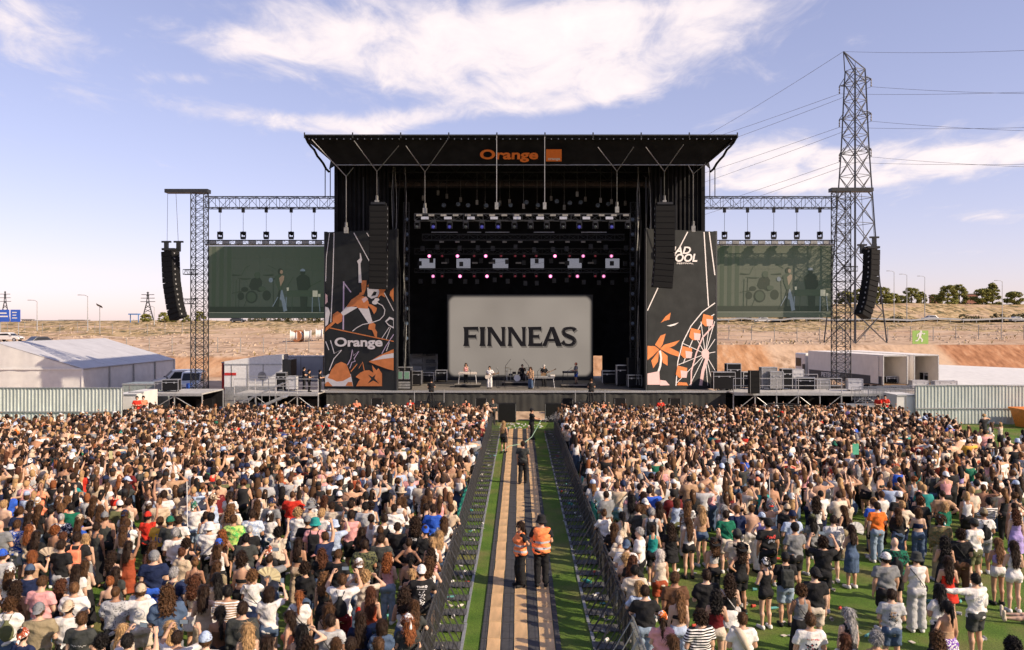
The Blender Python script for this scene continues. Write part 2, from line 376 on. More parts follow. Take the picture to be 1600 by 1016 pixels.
def top_parts(sex, kind, la, ra, stance):
    key = ('top', sex, kind, la, ra, stance if kind == 'dress' else '')
    if key in PCACHE: return PCACHE[key]
    sw, sz, r0, r1, r2 = SH[sex]; A = {-1: arm(sex, la, -1), 1: arm(sex, ra, 1)}
    ph = (hash(la) % 7) * .5 + (1 if sex == 'm' else 0) + len(kind)
    ph = sum(map(ord, la + kind)) * .37 % 6
    def fn(X):
        x, y, z = X
        if kind in ('tee', 'long', 'vest', 'shirt', 'jacket', 'hivis'):
            lo_ = .86 if kind != 'jacket' else .84
            loose = np.clip((1.32 - z) / .4, 0, 1)
            big = {'tee': .020, 'long': .022, 'vest': .018, 'shirt': .030, 'jacket': .036, 'hivis': .052}[kind]
            t = np.array(TORSO[sex]); t = t.copy(); t[:, 1] = np.where(t[:, 0] < 1.25, np.maximum(t[:, 1], .155 if sex == 'm' else .138), t[:, 1])
            d = loft_(X, t, big) - .012 * loose
            if sex == 'm': d = smin(d, cap_(X, (-.12, -.02, 1.425), (.12, -.02, 1.425), .05 + big, .05 + big), .05)
            else:
                for s in (-1, 1): d = smin(d, ell_(X, (.065 * s, .085, 1.25), (.06 + big, .05 + big, .06)), .05)
            for s in (-1, 1):
                a, e, w = A[s]
                if kind in ('vest', 'hivis'): continue
                if kind in ('long', 'jacket'):
                    d = smin(d, cap_(X, a, e, r0 + big, r1 + big), .05); d = smin(d, cap_(X, e, e + (w - e) * .93, r1 + big * .9, r2 + big * .9), .03)
                else:
                    m = a + (e - a) * (.66 if kind == 'tee' else .78); d0 = cap_(X, a, m, r0 + big, r0 + big + .008)
                    ax = nrm(e - a); cut = (x - m[0]) * ax[0] + (y - m[1]) * ax[1] + (z - m[2]) * ax[2]
                    d = smin(d, smax(d0, cut, .012), .05)
            d = np.maximum(d, lo_ + .012 * np.sin(9 * x + ph) - z)
            d = d + wr(X, 1.3 + .7 * loose, ph)
            neck = np.sqrt(x ** 2 + (y - .005) ** 2) - (.078 if sex == 'm' else .088)
            d = np.maximum(d, np.maximum(z - 1.475, -smax(neck, 1.43 - z, .01)))
            return d
        infl = .011
        d = loft_(X, TORSO[sex], infl)
        if sex == 'f':
            for s in (-1, 1): d = smin(d, ell_(X, (.065 * s, .085, 1.25), (.066, .061, .066)), .04)
        ax_ = np.abs(x)
        if kind == 'dress':
            t = [(.42, .20, .17, -.01), (.7, .19, .16, -.015), (.90, .178, .135, -.015), (1.0, .155, .112, -.004), (1.12, .13, .094, .006)]
            d = smin(d, loft_(X, t, infl + .004), .02)
            for s in (-1, 1): d = smin(d, ell_(X, (.075 * s, -.075, .90), (.11, .102, .115)), .05)
        strap = {'tank': (.050, .105), 'crop': (.055, .09), 'cami': (.062, .078), 'dress': (.06, .08), 'bra': (.058, .074)}.get(kind)
        back = {'tank': 1.36, 'crop': 1.33, 'cami': 1.29, 'dress': 1.29, 'bra': 1.26, 'bandeau': 1.285, 'halter': 1.16}[kind]
        frontz = {'halter': 1.36}.get(kind, back + .02)
        lim = np.where(y < 0, back, frontz)
        if strap: lim = np.where((ax_ > strap[0]) & (ax_ < strap[1]), 1.47, lim)
        lowz = {'tank': .90, 'crop': 1.10, 'cami': .97, 'dress': .46, 'bra': 1.16, 'bandeau': 1.12, 'halter': 1.02}[kind]
        d = d + wr(X, .5, ph) + (0 if kind != 'dress' else .008 * np.sin(40 * np.arctan2(x, y)) * np.clip((.95 - z) * 2, 0, 1))
        d = np.maximum(d, np.maximum(z - lim, lowz - z))
        # armholes: keep the cloth off the arms
        for s in (-1, 1): d = np.maximum(d, -cap_(X, A[s][0] + np.array([.0, 0, .0]), A[s][1], r0 + .012, r1 + .012)) if not strap else d
        return d
    pts = np.array([p for s in (-1, 1) for p in A[s]] + [[.24, .2, .82], [-.24, -.2, 1.5]])
    if kind not in ('tee', 'long', 'shirt', 'jacket'): pts = np.array([[.24, .2, .82 if kind != 'dress' else .4], [-.24, -.2, 1.5]])
    V, Q = surface(fn, pts.min(0) - .06, np.minimum(pts.max(0) + .06, [9, 9, 9]), .022)
    PCACHE[key] = (V, Q); return PCACHE[key]
def bottom_parts(sex, kind, stance):
    key = ('bottom', sex, kind, stance)
    if key in PCACHE: return PCACHE[key]
    f = 1.0 if sex == 'm' else .95
    Lg = {s: legs(stance, s) for s in (-1, 1)}
    def fn(X):
        x, y, z = X
        infl = .012
        t = [r for r in TORSO[sex] if r[0] < 1.12]
        d = loft_(X, t, infl)
        for s in (-1, 1): d = smin(d, ell_(X, (.075 * s, -.075, .90), (.095 + infl, .085 + infl, .095 + infl)), .05)
        top = 1.0 if sex == 'm' else 1.03
        if kind in ('skirt', 'longskirt'):
            L = .66 if kind == 'skirt' else .16
            tb = [(L, .235 if kind == 'skirt' else .26, .2 if kind == 'skirt' else .23, -.01), (.9, .185, .14, -.012), (1.0, .155, .112, -.004), (1.05, .14, .1, 0)]
            d = smin(d, loft_(X, tb, infl), .02) + .009 * np.sin(26 * np.arctan2(x, y + .01)) * np.clip((.98 - z) * 3, 0, 1)
            d = np.maximum(d, L - z)
        else:
            for s in (-1, 1):
                h, k, an, tt = Lg[s]
                if kind == 'shorts':
                    e = h + (k - h) * .80; dd = cap_(X, h, e, .10 * f + .012, .082 * f + .022)
                elif kind == 'hotpants':
                    e = h + (k - h) * .34; dd = cap_(X, h, e, .098 * f + .01, .092 * f + .014)
                else:
                    wd = .030 if kind == 'trousers' else .058
                    e = an; dd = np.minimum(cap_(X, h, k, .095 * f + .014, .06 * f + wd), cap_(X, k, an, .06 * f + wd, .045 * f + wd))
                u = nrm(e - (h if kind in ('shorts', 'hotpants') else k)); cut = (x - e[0]) * u[0] + (y - e[1]) * u[1] + (z - e[2]) * u[2]
                d = smin(d, smax(dd, cut, .01), .03)
            d = d + wr(X, .8, 1.3)
        return np.maximum(d, z - top)
    pts = np.array([p for s in (-1, 1) for p in Lg[s]] + [[.24, .22, 1.04], [-.24, -.22, .66]])
    if kind in ('shorts', 'hotpants', 'skirt') and stance in ('a', 'b', 'walk'): pts = np.array([[.26, .24, 1.04], [-.26, -.24, .48]])
    if kind == 'longskirt': pts = np.array([[.3, .28, 1.04], [-.3, -.28, .12]])
    V, Q = surface(fn, pts.min(0) - .05, np.minimum(pts.max(0) + [.05, .05, .0], [9, 9, 9]) + [0, 0, .02], .024)
    PCACHE[key] = (V, Q); return PCACHE[key]
def shoe_parts(stance, s, high=False):
    key = ('shoe', stance, s, high)
    if key in PCACHE: return PCACHE[key]
    h, k, an, t = legs(stance, s)
    def fn(X):
        heel = an + np.array([0, -.04, -.04]); toe = t + np.array([0, .01, .012])
        d = cap_(X, heel, toe, .046, .042); d = smin(d, cap_(X, heel + np.array([0, .01, .05]), heel, .045, .046), .03)
        if high: d = smin(d, cap_(X, an + np.array([0, 0, .12]), heel, .055, .05), .03)
        z0 = min(heel[2], toe[2]) - .037
        return np.maximum(d, np.maximum(z0 - X[2], X[2] - (an[2] + (.16 if high else .02))))
    pts = np.array([an, t, an + [0, 0, .15 if high else .03]])
    PCACHE[key] = surface(fn, pts.min(0) - [.08, .1, .09], pts.max(0) + .07, .014); return PCACHE[key]
KW = [(95, 40, 50, 0), (-70, 60, 88, 1.3), (30, -95, 75, 2.1), (-100, -20, -62, .7), (55, 85, -95, 4.0)]
def hair_parts(style):
    key = ('hair', style)
    if key in PCACHE: return PCACHE[key]
    def fn(X):
        x, y, z = X
        thick = {'buzz': .004, 'short': .013, 'curly': .030, 'bob': .017, 'bun': .010, 'pony': .010, 'braid': .012}.get(style, .018)
        d = ell_(X, (0, -.012, .135), (.077 + thick, .096 + thick, .101 + thick))
        if style == 'short': d = d - .010 * np.clip((z - .17) * 9, 0, 1)
        face = (y - .9 * (z - .135) - .048) / 1.345
        if style in ('long', 'longcurly', 'bob'): face = np.minimum(face, np.maximum((y - .035) / 1., .0 * z - .0) + 0) if False else face
        d = smax(d, face, .012)
        d = np.maximum(d, (.052 if style in ('short', 'buzz', 'bun', 'pony', 'braid') else .02) - z + .3 * np.maximum(y, 0))
        if style in ('long', 'longcurly', 'bob', 'longstraight'):
            end = {'long': -.24, 'longcurly': -.22, 'bob': -.03, 'longstraight': -.36}[style]
            w = .018 if style == 'longcurly' else 0
            t = [(end, .055 + w, .018, -.150 if end < -.1 else -.075), (end * .5, .085 + w, .028 + w * .6, -.135 if end < -.1 else -.07), (-.02, .098 + w, .042 + w * .6, -.098 if end < -.1 else -.065), (.08, .098 + w, .075, -.045), (.15, .085, .08, -.03)]
            if end > -.1: t = [(end, .09, .07, -.03), (.02, .098, .085, -.03), (.1, .094, .085, -.025), (.16, .08, .08, -.02)]
            hb = loft_(X, t)
            hb = np.maximum(hb, (y - .02)) if end > -.1 else np.maximum(hb, y - .03)
            d = smin(d, hb, .03)
        if style in ('pony', 'braid'):
            p = [np.array(q) for q in ((0, -.095, .165), (0, -.145, .13), (0, -.155, .0), (0, -.160, -.16 if style == 'pony' else -.30))]
            rr = [.022, .034, .034, .012] if style == 'pony' else [.022, .024, .024, .012]
            for i in range(3): d = smin(d, cap_(X, p[i], p[i + 1], rr[i], rr[i + 1]), .015)
            if style == 'braid': d = d + .006 * np.sin(75 * z) * (y < -.12)
        if style == 'bun': d = smin(d, ell_(X, (0, -.075, .225), (.048, .048, .042)), .015)
        amp = {'curly': .009, 'longcurly': .0075}.get(style, .0)
        if amp:
            for (kx, ky, kz, p_) in KW: d = d + amp * .62 * np.sin(kx * x + ky * y + kz * z + p_)
        else:
            a = np.arctan2(x, y + .02); d = d + (.0035 if style != 'buzz' else .0) * np.sin(26 * a + 7 * np.sin(14 * z)) + (.004 * np.sin(70 * x + 9 * np.sin(16 * z)) if style in ('long', 'longstraight') else 0)
        return d
    lo = {'long': -.26, 'longcurly': -.26, 'longstraight': -.38, 'pony': -.18, 'braid': -.32}.get(style, -.05)
    PCACHE[key] = surface(fn, (-.14, -.21, lo), (.14, .13, .29), .0125); return PCACHE[key]
def hat_parts(kind):
    key = ('hat', kind)
    if key in PCACHE: return PCACHE[key]
    def fn(X):
        x, y, z = X
        dome = np.maximum(ell_(X, (0, -.012, .135), (.101, .120, .137)), .125 - z)
        if kind in ('cap', 'capb'):
            s = 1 if kind == 'cap' else -1
            yy = y * s + (0.012 if s > 0 else -.012)
            br = ell_((x, yy, z + .25 * np.maximum(yy - .1, 0) + 1.2 * x * x), (0, .115, .134), (.078, .088, .013))
            return smin(dome, np.maximum(br, .04 - yy), .008)
        if kind == 'scarf':
            d = np.maximum(ell_(X, (0, -.012, .135), (.100, .118, .132)), np.maximum(.115 - z - .25 * np.minimum(y, 0) * -1, (y - 1.2 * (z - .135) - .06) / 1.5))
            return smin(d, cap_(X, (0, -.11, .12), (0, -.15, .02), .022, .03), .02) + .003 * np.sin(60 * x + 40 * z)
        rr = np.sqrt(x * x + (y + .012) ** 2)
        if kind == 'bucket':
            t = np.interp(z, [.07, .14, .255, .278], [.175, .120, .098, .05]); return np.maximum(np.abs(rr - t + .012) - .012 if False else rr - t, np.maximum(.085 - z, z - .276))
        if kind == 'sunhat':
            br = np.maximum(rr - .20, np.abs(z - .125 + .15 * np.maximum(rr - .1, 0)) - .010); cr = np.maximum(rr - .106, np.maximum(.12 - z, z - .272)); return smin(br, cr, .01)
        if kind == 'cowboy':
            zz = z - 1.9 * np.maximum(np.abs(x) - .09, 0) * np.clip((np.abs(x) - .09) * 8, 0, 1) + .25 * np.maximum(np.abs(y) - .1, 0)
            br = np.maximum(np.sqrt((x / .19) ** 2 + ((y + .01) / .23) ** 2) * .2 - .2, np.abs(zz - .13) - .010)
            cr = np.maximum(np.sqrt((x / .095) ** 2 + ((y + .012) / .115) ** 2) * .1 - .1 + .12 * np.maximum(z - .15, 0), np.maximum(.125 - z, z - .275 + .35 * np.maximum(.05 - np.abs(x), 0)))
            return smin(br, cr, .012)
    PCACHE[key] = surface(fn, (-.24, -.27, .02), (.24, .27, .31), .013); return PCACHE[key]
def pack_parts(kind):
    key = ('pack', kind)
    if key in PCACHE: return PCACHE[key]
    if kind == 'backpack':
        def fn(X):
            x, y, z = X
            q = [np.abs(x) - .105, np.abs(y + .205) - .045 - .02 * np.clip((1.22 - z) * 4, 0, 1), np.abs(z - 1.2) - .17]
            d = np.sqrt(sum(np.maximum(k, 0) ** 2 for k in q)) + np.minimum(np.maximum(np.maximum(q[0], q[1]), q[2]), 0) - .035
            p = [np.abs(x) - .08, np.abs(y + .285) - .012, np.abs(z - 1.11) - .06]
            d2 = np.sqrt(sum(np.maximum(k, 0) ** 2 for k in p)) + np.minimum(np.maximum(np.maximum(p[0], p[1]), p[2]), 0) - .02
            d = smin(d, d2, .01)
            for s in (-1, 1):
                pts = [(.075 * s, -.17, 1.36), (.095 * s, -.10, 1.46), (.105 * s, .0, 1.475), (.115 * s, .095, 1.40), (.13 * s, .11, 1.25), (.14 * s, -.02, 1.08), (.1 * s, -.17, 1.05)]
                for i in range(6): d = smin(d, cap_(X, pts[i], pts[i + 1], .017, .017), .008)
            return d
        m = surface(fn, (-.2, -.36, .95), (.2, .16, 1.52), .0165)
    elif kind == 'drawbag':
        def fn(X):
            x, y, z = X
            d = ell_(X, (0, -.175, 1.12), (.15, .055, .18)); d = smin(d, cap_(X, (0, -.16, 1.28), (0, -.15, 1.33), .05, .035), .04) + .005 * np.sin(50 * x)
            for s in (-1, 1):
                pts = [(.03 * s, -.15, 1.32), (.085 * s, -.12, 1.45), (.1 * s, .0, 1.475), (.115 * s, .1, 1.36), (.145 * s, .03, 1.12), (.12 * s, -.14, 1.0)]
                for i in range(5): d = smin(d, cap_(X, pts[i], pts[i + 1], .011, .011), .006)
            return d
        m = surface(fn, (-.2, -.26, .92), (.2, .14, 1.5), .0165)
    else:  # crossbody strap with a small pouch
        def fn(X):
            n = 18; d = None
            for i in range(n):
                q = []
                for j in (i, i + 1):
                    a = 2 * math.pi * j / n; q.append((.178 * math.cos(a), .148 * math.sin(a) - .012, 1.21 + .235 * math.cos(a) * -1))
                e = cap_(X, q[0], q[1], .012, .012); d = e if d is None else np.minimum(d, e)
            q = [np.abs(X[0] - .17) - .05, np.abs(X[1] - .03) - .06, np.abs(X[2] - .97) - .05]
            b = np.sqrt(sum(np.maximum(k, 0) ** 2 for k in q)) + np.minimum(np.maximum(np.maximum(q[0], q[1]), q[2]), 0) - .02
            return np.minimum(d, b)
        m = surface(fn, (-.22, -.2, .88), (.26, .18, 1.5), .015)
    PCACHE[key] = m; return m
MESHES = {}
def strands(style, V, Q):
    """loose locks standing off the hair surface"""
    if style == 'buzz': return V, Q
    rg = np.random.default_rng(len(style)); n = {'short': 520, 'bun': 360, 'pony': 500}.get(style, 1200); q = Q[rg.integers(0, len(Q), n)]; P4 = V[q]; w = rg.dirichlet((1, 1, 1, 1), n)[:, :, None]; p = (P4 * w).sum(1)
    nr = np.cross(P4[:, 2] - P4[:, 0], P4[:, 3] - P4[:, 1]); nr /= np.linalg.norm(nr, axis=1)[:, None] + 1e-9
    curl = style in ('curly', 'longcurly'); L = (.035 if style in ('short', 'bun') else .05 if curl else .095) * rg.uniform(.5, 1.3, n)[:, None]
    dn = np.tile([0., 0, -1.], (n, 1)) + rg.normal(size=(n, 3)) * (.8 if curl or style == 'short' else .12); dn -= nr * (dn * nr).sum(1)[:, None]; dn /= np.linalg.norm(dn, axis=1)[:, None] + 1e-9
    s = np.cross(nr, dn) * (.0075 if style != 'short' else .006); lift = nr * (L * (.15 if not curl and style != 'short' else .4)) * rg.uniform(.2, 1.2, n)[:, None]; m = p + dn * L * .55 + lift * .8; e = p + dn * L + lift
    A = np.stack([p - nr * .004 - s, p - nr * .004 + s, m + s * .8, m - s * .8, e + s * .15, e - s * .15], 1).reshape(-1, 3); b = len(V) + 6 * np.arange(n)[:, None]
    return np.concatenate([V, A]), np.concatenate([Q, b + [0, 1, 2, 3], b + [3, 2, 4, 5]])
def pmesh(key, VQ, m):
    k = (key, m.name)
    if k not in MESHES: MESHES[k] = mesh_np(key[0], *(strands(key[1], *VQ) if key[0] == 'hair' else VQ), m)
    return MESHES[k]

# clothing and skin materials take their colour from each object
def obj_mat(name, rough=.8, pattern=None, bump=.7, bscale=13, skin=False, hair=False):
    m, nt, N, L, b = nodes_of(name); oi = N.new('ShaderNodeObjectInfo'); tc = N.new('ShaderNodeTexCoord')
    b.inputs['Roughness'].default_value = rough; b.inputs['Specular IOR Level'].default_value = .35 if skin else .15
    n = N.new('ShaderNodeTexNoise'); n.inputs['Scale'].default_value = 7; n.inputs['Detail'].default_value = 5
    src = tc.outputs['Object']
    if hair:
        mp = N.new('ShaderNodeMapping'); mp.inputs['Scale'].default_value = (9, 9, .8); L.new(src, mp.inputs[0]); src = mp.outputs[0]; n.inputs['Scale'].default_value = 6
    L.new(src, n.inputs[0])
    mr = N.new('ShaderNodeMapRange'); mr.inputs[1].default_value = .3; mr.inputs[2].default_value = .72
    lo, hi = (.86, 1.12) if not hair else (.35, 1.9)
    mr.inputs[3].default_value = lo; mr.inputs[4].default_value = hi; L.new(n.outputs[0], mr.inputs[0])
    mx = N.new('ShaderNodeMix'); mx.data_type = 'RGBA'; mx.blend_type = 'MULTIPLY'; mx.inputs[0].default_value = 1
    L.new(mr.outputs[0], mx.inputs[7]); base = oi.outputs['Color']
    if pattern:
        other, fac = pattern(N, L, tc, oi); pm = N.new('ShaderNodeMix'); pm.data_type = 'RGBA'; L.new(fac, pm.inputs[0]); L.new(base, pm.inputs[6])
        if isinstance(other, tuple): pm.inputs[7].default_value = (*other, 1)
        else: L.new(other, pm.inputs[7])
        base = pm.outputs[2]
    L.new(base, mx.inputs[6]); L.new(mx.outputs[2], b.inputs['Base Color'])
    if skin:
        b.inputs['Subsurface Weight'].default_value = 0.0
    n2 = N.new('ShaderNodeTexNoise'); n2.inputs['Scale'].default_value = bscale; L.new(src, n2.inputs[0])
    bp = N.new('ShaderNodeBump'); bp.inputs['Strength'].default_value = bump; bp.inputs['Distance'].default_value = .03 if not (skin or hair) else .01; L.new(n2.outputs[0], bp.inputs['Height']); L.new(bp.outputs[0], b.inputs['Normal'])
    return m
def _math(N, L, op, a, v=None):
    n = N.new('ShaderNodeMath'); n.operation = op; L.new(a, n.inputs[0])
    if v is not None: n.inputs[1].default_value = v
    return n.outputs[0]
def pat_stripes(freq):
    def f(N, L, tc, oi):
        s = N.new('ShaderNodeSeparateXYZ'); L.new(tc.outputs['Object'], s.inputs[0])
        return (.78, .75, .72), _math(N, L, 'GREATER_THAN', _math(N, L, 'SINE', _math(N, L, 'MULTIPLY', s.outputs[2], freq)), .1)
    return f
def pat_vstripes(N, L, tc, oi):
    s = N.new('ShaderNodeSeparateXYZ'); L.new(tc.outputs['Object'], s.inputs[0])
    return (.30, .21, .14), _math(N, L, 'GREATER_THAN', _math(N, L, 'SINE', _math(N, L, 'MULTIPLY', s.outputs[0], 260)), .45)
def pat_blobs(scale, thr, col, wide=False):
    def f(N, L, tc, oi):
        n = N.new('ShaderNodeTexNoise'); n.inputs['Scale'].default_value = scale; n.inputs['Detail'].default_value = 2; n.inputs['Distortion'].default_value = 1.2; L.new(tc.outputs['Object'], n.inputs[0])
        return col, _math(N, L, 'GREATER_THAN', n.outputs[0], thr)
    return f
def pat_dots(N, L, tc, oi):
    v = N.new('ShaderNodeTexVoronoi'); v.inputs['Scale'].default_value = 26; L.new(tc.outputs['Object'], v.inputs[0])
    return (.03, .03, .03), _math(N, L, 'LESS_THAN', v.outputs['Distance'], .26)
M_SKIN = obj_mat('skin', .55, skin=True, bump=.08, bscale=60)
M_HAIR = obj_mat('hair', .5, hair=True, bump=.5, bscale=30)
M_CLOTH = obj_mat('cloth', .85)
CLOTHS = {None: M_CLOTH, 'stripes': obj_mat('cloth_striped', pattern=pat_stripes(135)), 'pinstripe': obj_mat('cloth_pinstriped', pattern=pat_vstripes),
          'floral': obj_mat('cloth_floral', pattern=pat_blobs(17, .54, (.72, .70, .66))), 'dots': obj_mat('cloth_dashed', pattern=pat_dots),
          'dark': obj_mat('cloth_leafy', pattern=pat_blobs(20, .52, (.015, .02, .02))), 'leafy': obj_mat('cloth_camouflage', pattern=pat_blobs(22, .5, (.22, .15, .07))),
          'tie': obj_mat('cloth_tiedye', pattern=pat_blobs(9, .52, (.12, .45, .10)))}
M_SHOE = obj_mat('shoe_material', .6)
COLS = dict(white=(.66, .635, .60), cream=(.55, .47, .37), lightgrey=(.42, .42, .42), grey=(.19, .195, .20), charcoal=(.045, .048, .045), black=(.018, .018, .019), navy=(.014, .022, .06),
    blue=(.03, .10, .48), denim=(.065, .10, .165), lightdenim=(.23, .30, .38), lightblue=(.38, .46, .60), pink=(.68, .33, .32), coral=(.75, .24, .13), red=(.55, .035, .02), rust=(.30, .065, .028),
    burgundy=(.12, .012, .014), green=(.012, .13, .075), teal=(.02, .24, .22), olive=(.11, .115, .055), khaki=(.26, .21, .13), beige=(.50, .39, .27), brown=(.11, .055, .03), lilac=(.36, .28, .55),
    yellow=(.72, .40, .06), orange=(.75, .17, .03), lime=(.45, .60, .16), tan=(.40, .25, .15), silver=(.55, .53, .50), purple=(.16, .06, .35))
HAIRC = dict(black=(.010, .008, .007), darkbrown=(.024, .013, .0075), brown=(.062, .030, .013), lightbrown=(.13, .064, .027), blond=(.36, .22, .10), ginger=(.19, .062, .02), auburn=(.07, .026, .012), grey=(.26, .25, .24), white=(.55, .5, .45))
SKINS = [(.50, .29, .185), (.55, .34, .23), (.42, .23, .14), (.33, .17, .10), (.58, .38, .27), (.22, .11, .065)]
CNAME = dict(lightgrey='light grey', lightdenim='light denim', lightblue='light blue', darkbrown='dark brown', lightbrown='light brown')
def cn(c): return CNAME.get(c, c)
TOPN = dict(tee='t-shirt', long='long-sleeved top', vest='sleeveless shirt', shirt='loose shirt', jacket='jacket', tank='tank top', crop='crop top', cami='camisole', dress='strappy dress', bra='bra top', bandeau='strapless top', halter='halter top', bare='bare back')
BOTN = dict(trousers='trousers', wide='wide trousers', shorts='shorts', hotpants='short shorts', skirt='short skirt', longskirt='long skirt')
HAIRN = dict(short='short', buzz='cropped', curly='short curly', bob='bobbed', bun='tied-up', pony='ponytailed', braid='braided', long='long', longcurly='long curly', longstraight='very long')
HATN = dict(cap='cap', capb='backwards cap', scarf='headscarf', bucket='bucket hat', sunhat='sun hat', cowboy='cowboy hat')

def make_person(loc, rz, d, tilt=(0, 0)):
    """d: sex, hair, hairc, top, topc, bot, botc, la, ra, stance, skin, h, hat, pack ... -> person with its parts"""
    sex = d['sex']; s = d.get('h', 1.75 if sex == 'm' else 1.65) / 1.762
    yaw, pitch = d.get('yaw', 0), d.get('pitch', 0); la, ra, st = d.get('la', 'down'), d.get('ra', 'down'), d.get('stance', 'a')
    root = empty('person', loc, rz); root.rotation_euler = (tilt[0], tilt[1], rz); w = d.get('w', 1.0); root.scale = (s * w, s * w, s)
    sk = SKINS[d.get('skin', 0)]
    b = inst('body', pmesh(('body', sex, la, ra, st, yaw, pitch), body_parts(sex, la, ra, st, yaw, pitch), M_SKIN), root, color=sk)
    if d.get('top', 'bare') != 'bare':
        tp = inst('top', pmesh(('top', sex, d['top'], la, ra, st if d['top'] == 'dress' else ''), top_parts(sex, d['top'], la, ra, st), CLOTHS[d.get('pat')]), root, color=COLS[d['topc']])
        root['_top'] = tp.name
    if d.get('top') != 'dress': inst(BOTN[d['bot']].split()[-1], pmesh(('bottom', sex, d['bot'], st), bottom_parts(sex, d['bot'], st), CLOTHS[d.get('bpat')]), root, color=COLS[d['botc']])
    if d.get('bot') != 'longskirt' or d.get('top') == 'dress':
        for q in (-1, 1): inst('shoe', pmesh(('shoe', st, q, d.get('boots', False)), shoe_parts(st, q, d.get('boots', False)), M_SHOE), root, color=COLS[d.get('shoec', 'white')])
    hp = tuple(HEADP); hr = Euler((pitch, 0, yaw), 'XYZ')
    if d.get('hair') != 'bald':
        inst('hair', pmesh(('hair', d['hair']), hair_parts(d['hair']), M_HAIR), root, hp, (pitch, 0, yaw), color=HAIRC[d['hairc']])
    if d.get('hat'):
        inst(HATN[d['hat']].split()[-1], pmesh(('hat', d['hat']), hat_parts(d['hat']), CLOTHS['floral' if d['hat'] == 'scarf' and d.get('hatpat', 1) else None]), root, hp, (pitch, 0, yaw), color=COLS[d['hatc']])
    if d.get('pack'):
        nm = {'backpack': 'backpack', 'drawbag': 'drawstring_bag', 'strap': 'crossbody_bag'}[d['pack']]
        inst(nm, pmesh(('pack', d['pack']), pack_parts(d['pack']), CLOTHS[d.get('packpat')]), root, color=COLS[d['packc']])
    return root
# ------------------------------------------------------------------ the setting: ground, turf, aisle, terrain
K = dict(
 black_cloth=mat('black_cloth', (.014, .014, .015), .9, var=.3, scale=1.2, spec=.1), black_steel=mat('black_steel', (.018, .019, .021), .45, .3, spec=.4), truss=mat('dark_truss', (.035, .037, .040), .5, .4),
 alu=mat('aluminium', (.50, .50, .50), .38, .75, var=.12), galv=mat('galvanised_steel', (.36, .37, .37), .5, .55, var=.2, scale=9), cable=mat('black_cable', (.012, .012, .012), .6),
 wire=mat('steel_wire', (.22, .22, .22), .4, .7), white=mat('white_paint', (.66, .65, .62), .5, var=.06), plywood=mat('stage_board', (.17, .155, .135), .65, var=.25, scale=2.5), grey=mat('grey_plastic', (.2, .2, .2), .6),
 rubber=mat('rubber', (.02, .02, .02), .8), orange=mat('orange_print', (.80, .20, .035), .7, var=.05), artorange=mat('art_orange', (.58, .20, .07), .75, var=.14, scale=2, spec=.15), artwhite=mat('art_white', (.66, .62, .60), .7, var=.05),
 artpink=mat('art_pink', (.62, .42, .40), .7, var=.05), artlilac=mat('art_lilac', (.48, .38, .50), .7, var=.05), banner=mat('banner_mesh', (.027, .029, .029), .8, var=.2, scale=1.2, spec=.15), speaker=mat('speaker_black', (.010, .010, .011), .6, var=.3, scale=30, spec=.12),
 grille=mat('speaker_grille', (.011, .011, .011), .7, 0., var=.35, scale=60, spec=.1), glass=mat('dark_glass', (.02, .022, .025), .2, spec=.35, var=.05), red=mat('red_paint', (.42, .03, .025), .45, var=.1), wood=mat('brown_wood', (.20, .12, .06), .7, var=.3, stretch=(2, 2, 20)),
 tent=mat('tent_pvc', (.44, .44, .455), .55, var=.08, scale=1.0, bump=.15), tentside=mat('tent_wall_pvc', (.60, .59, .56), .6, var=.08, scale=1.5, bump=.3), fence=mat('ribbed_fence_sheet', (.50, .54, .50), .5, .2, var=.16, scale=2, stretch=(1, 1, .25)), dirtymetal=mat('weathered_metal', (.25, .25, .24), .55, .4, var=.3))
def ground_z(x, y):
    x = np.asarray(x, float); y = np.asarray(y, float)
    right = np.clip((x + 10) / 40, 0, 1); far = np.clip((y - 180) / 80, 0, 1)
    z = np.interp(y, [0, 111, 117, 200, 262, 400, 3200], [0, 0, 2.3, 5.0, 7.3, 8.2, 8.5])
    zr = np.interp(y, [0, 108, 116, 200, 255, 268, 300, 420, 3200], [0, 0, 3.9, 5.6, 7.2, 8.1, 14.0, 15.0, 12])
    w = right * right * (3 - 2 * right)
    z = z * (1 - w) + zr * w
    n = .35 * np.sin(x * .09 + 1.3 * np.sin(y * .05)) * np.sin(y * .11) + .22 * np.sin(x * .31 + y * .17) + .12 * np.sin(x * .8 - y * .6)
    return z + n * np.clip((y - 119) / 25, 0, 1) * np.clip((420 - y) / 100 + .4, .3, 1)
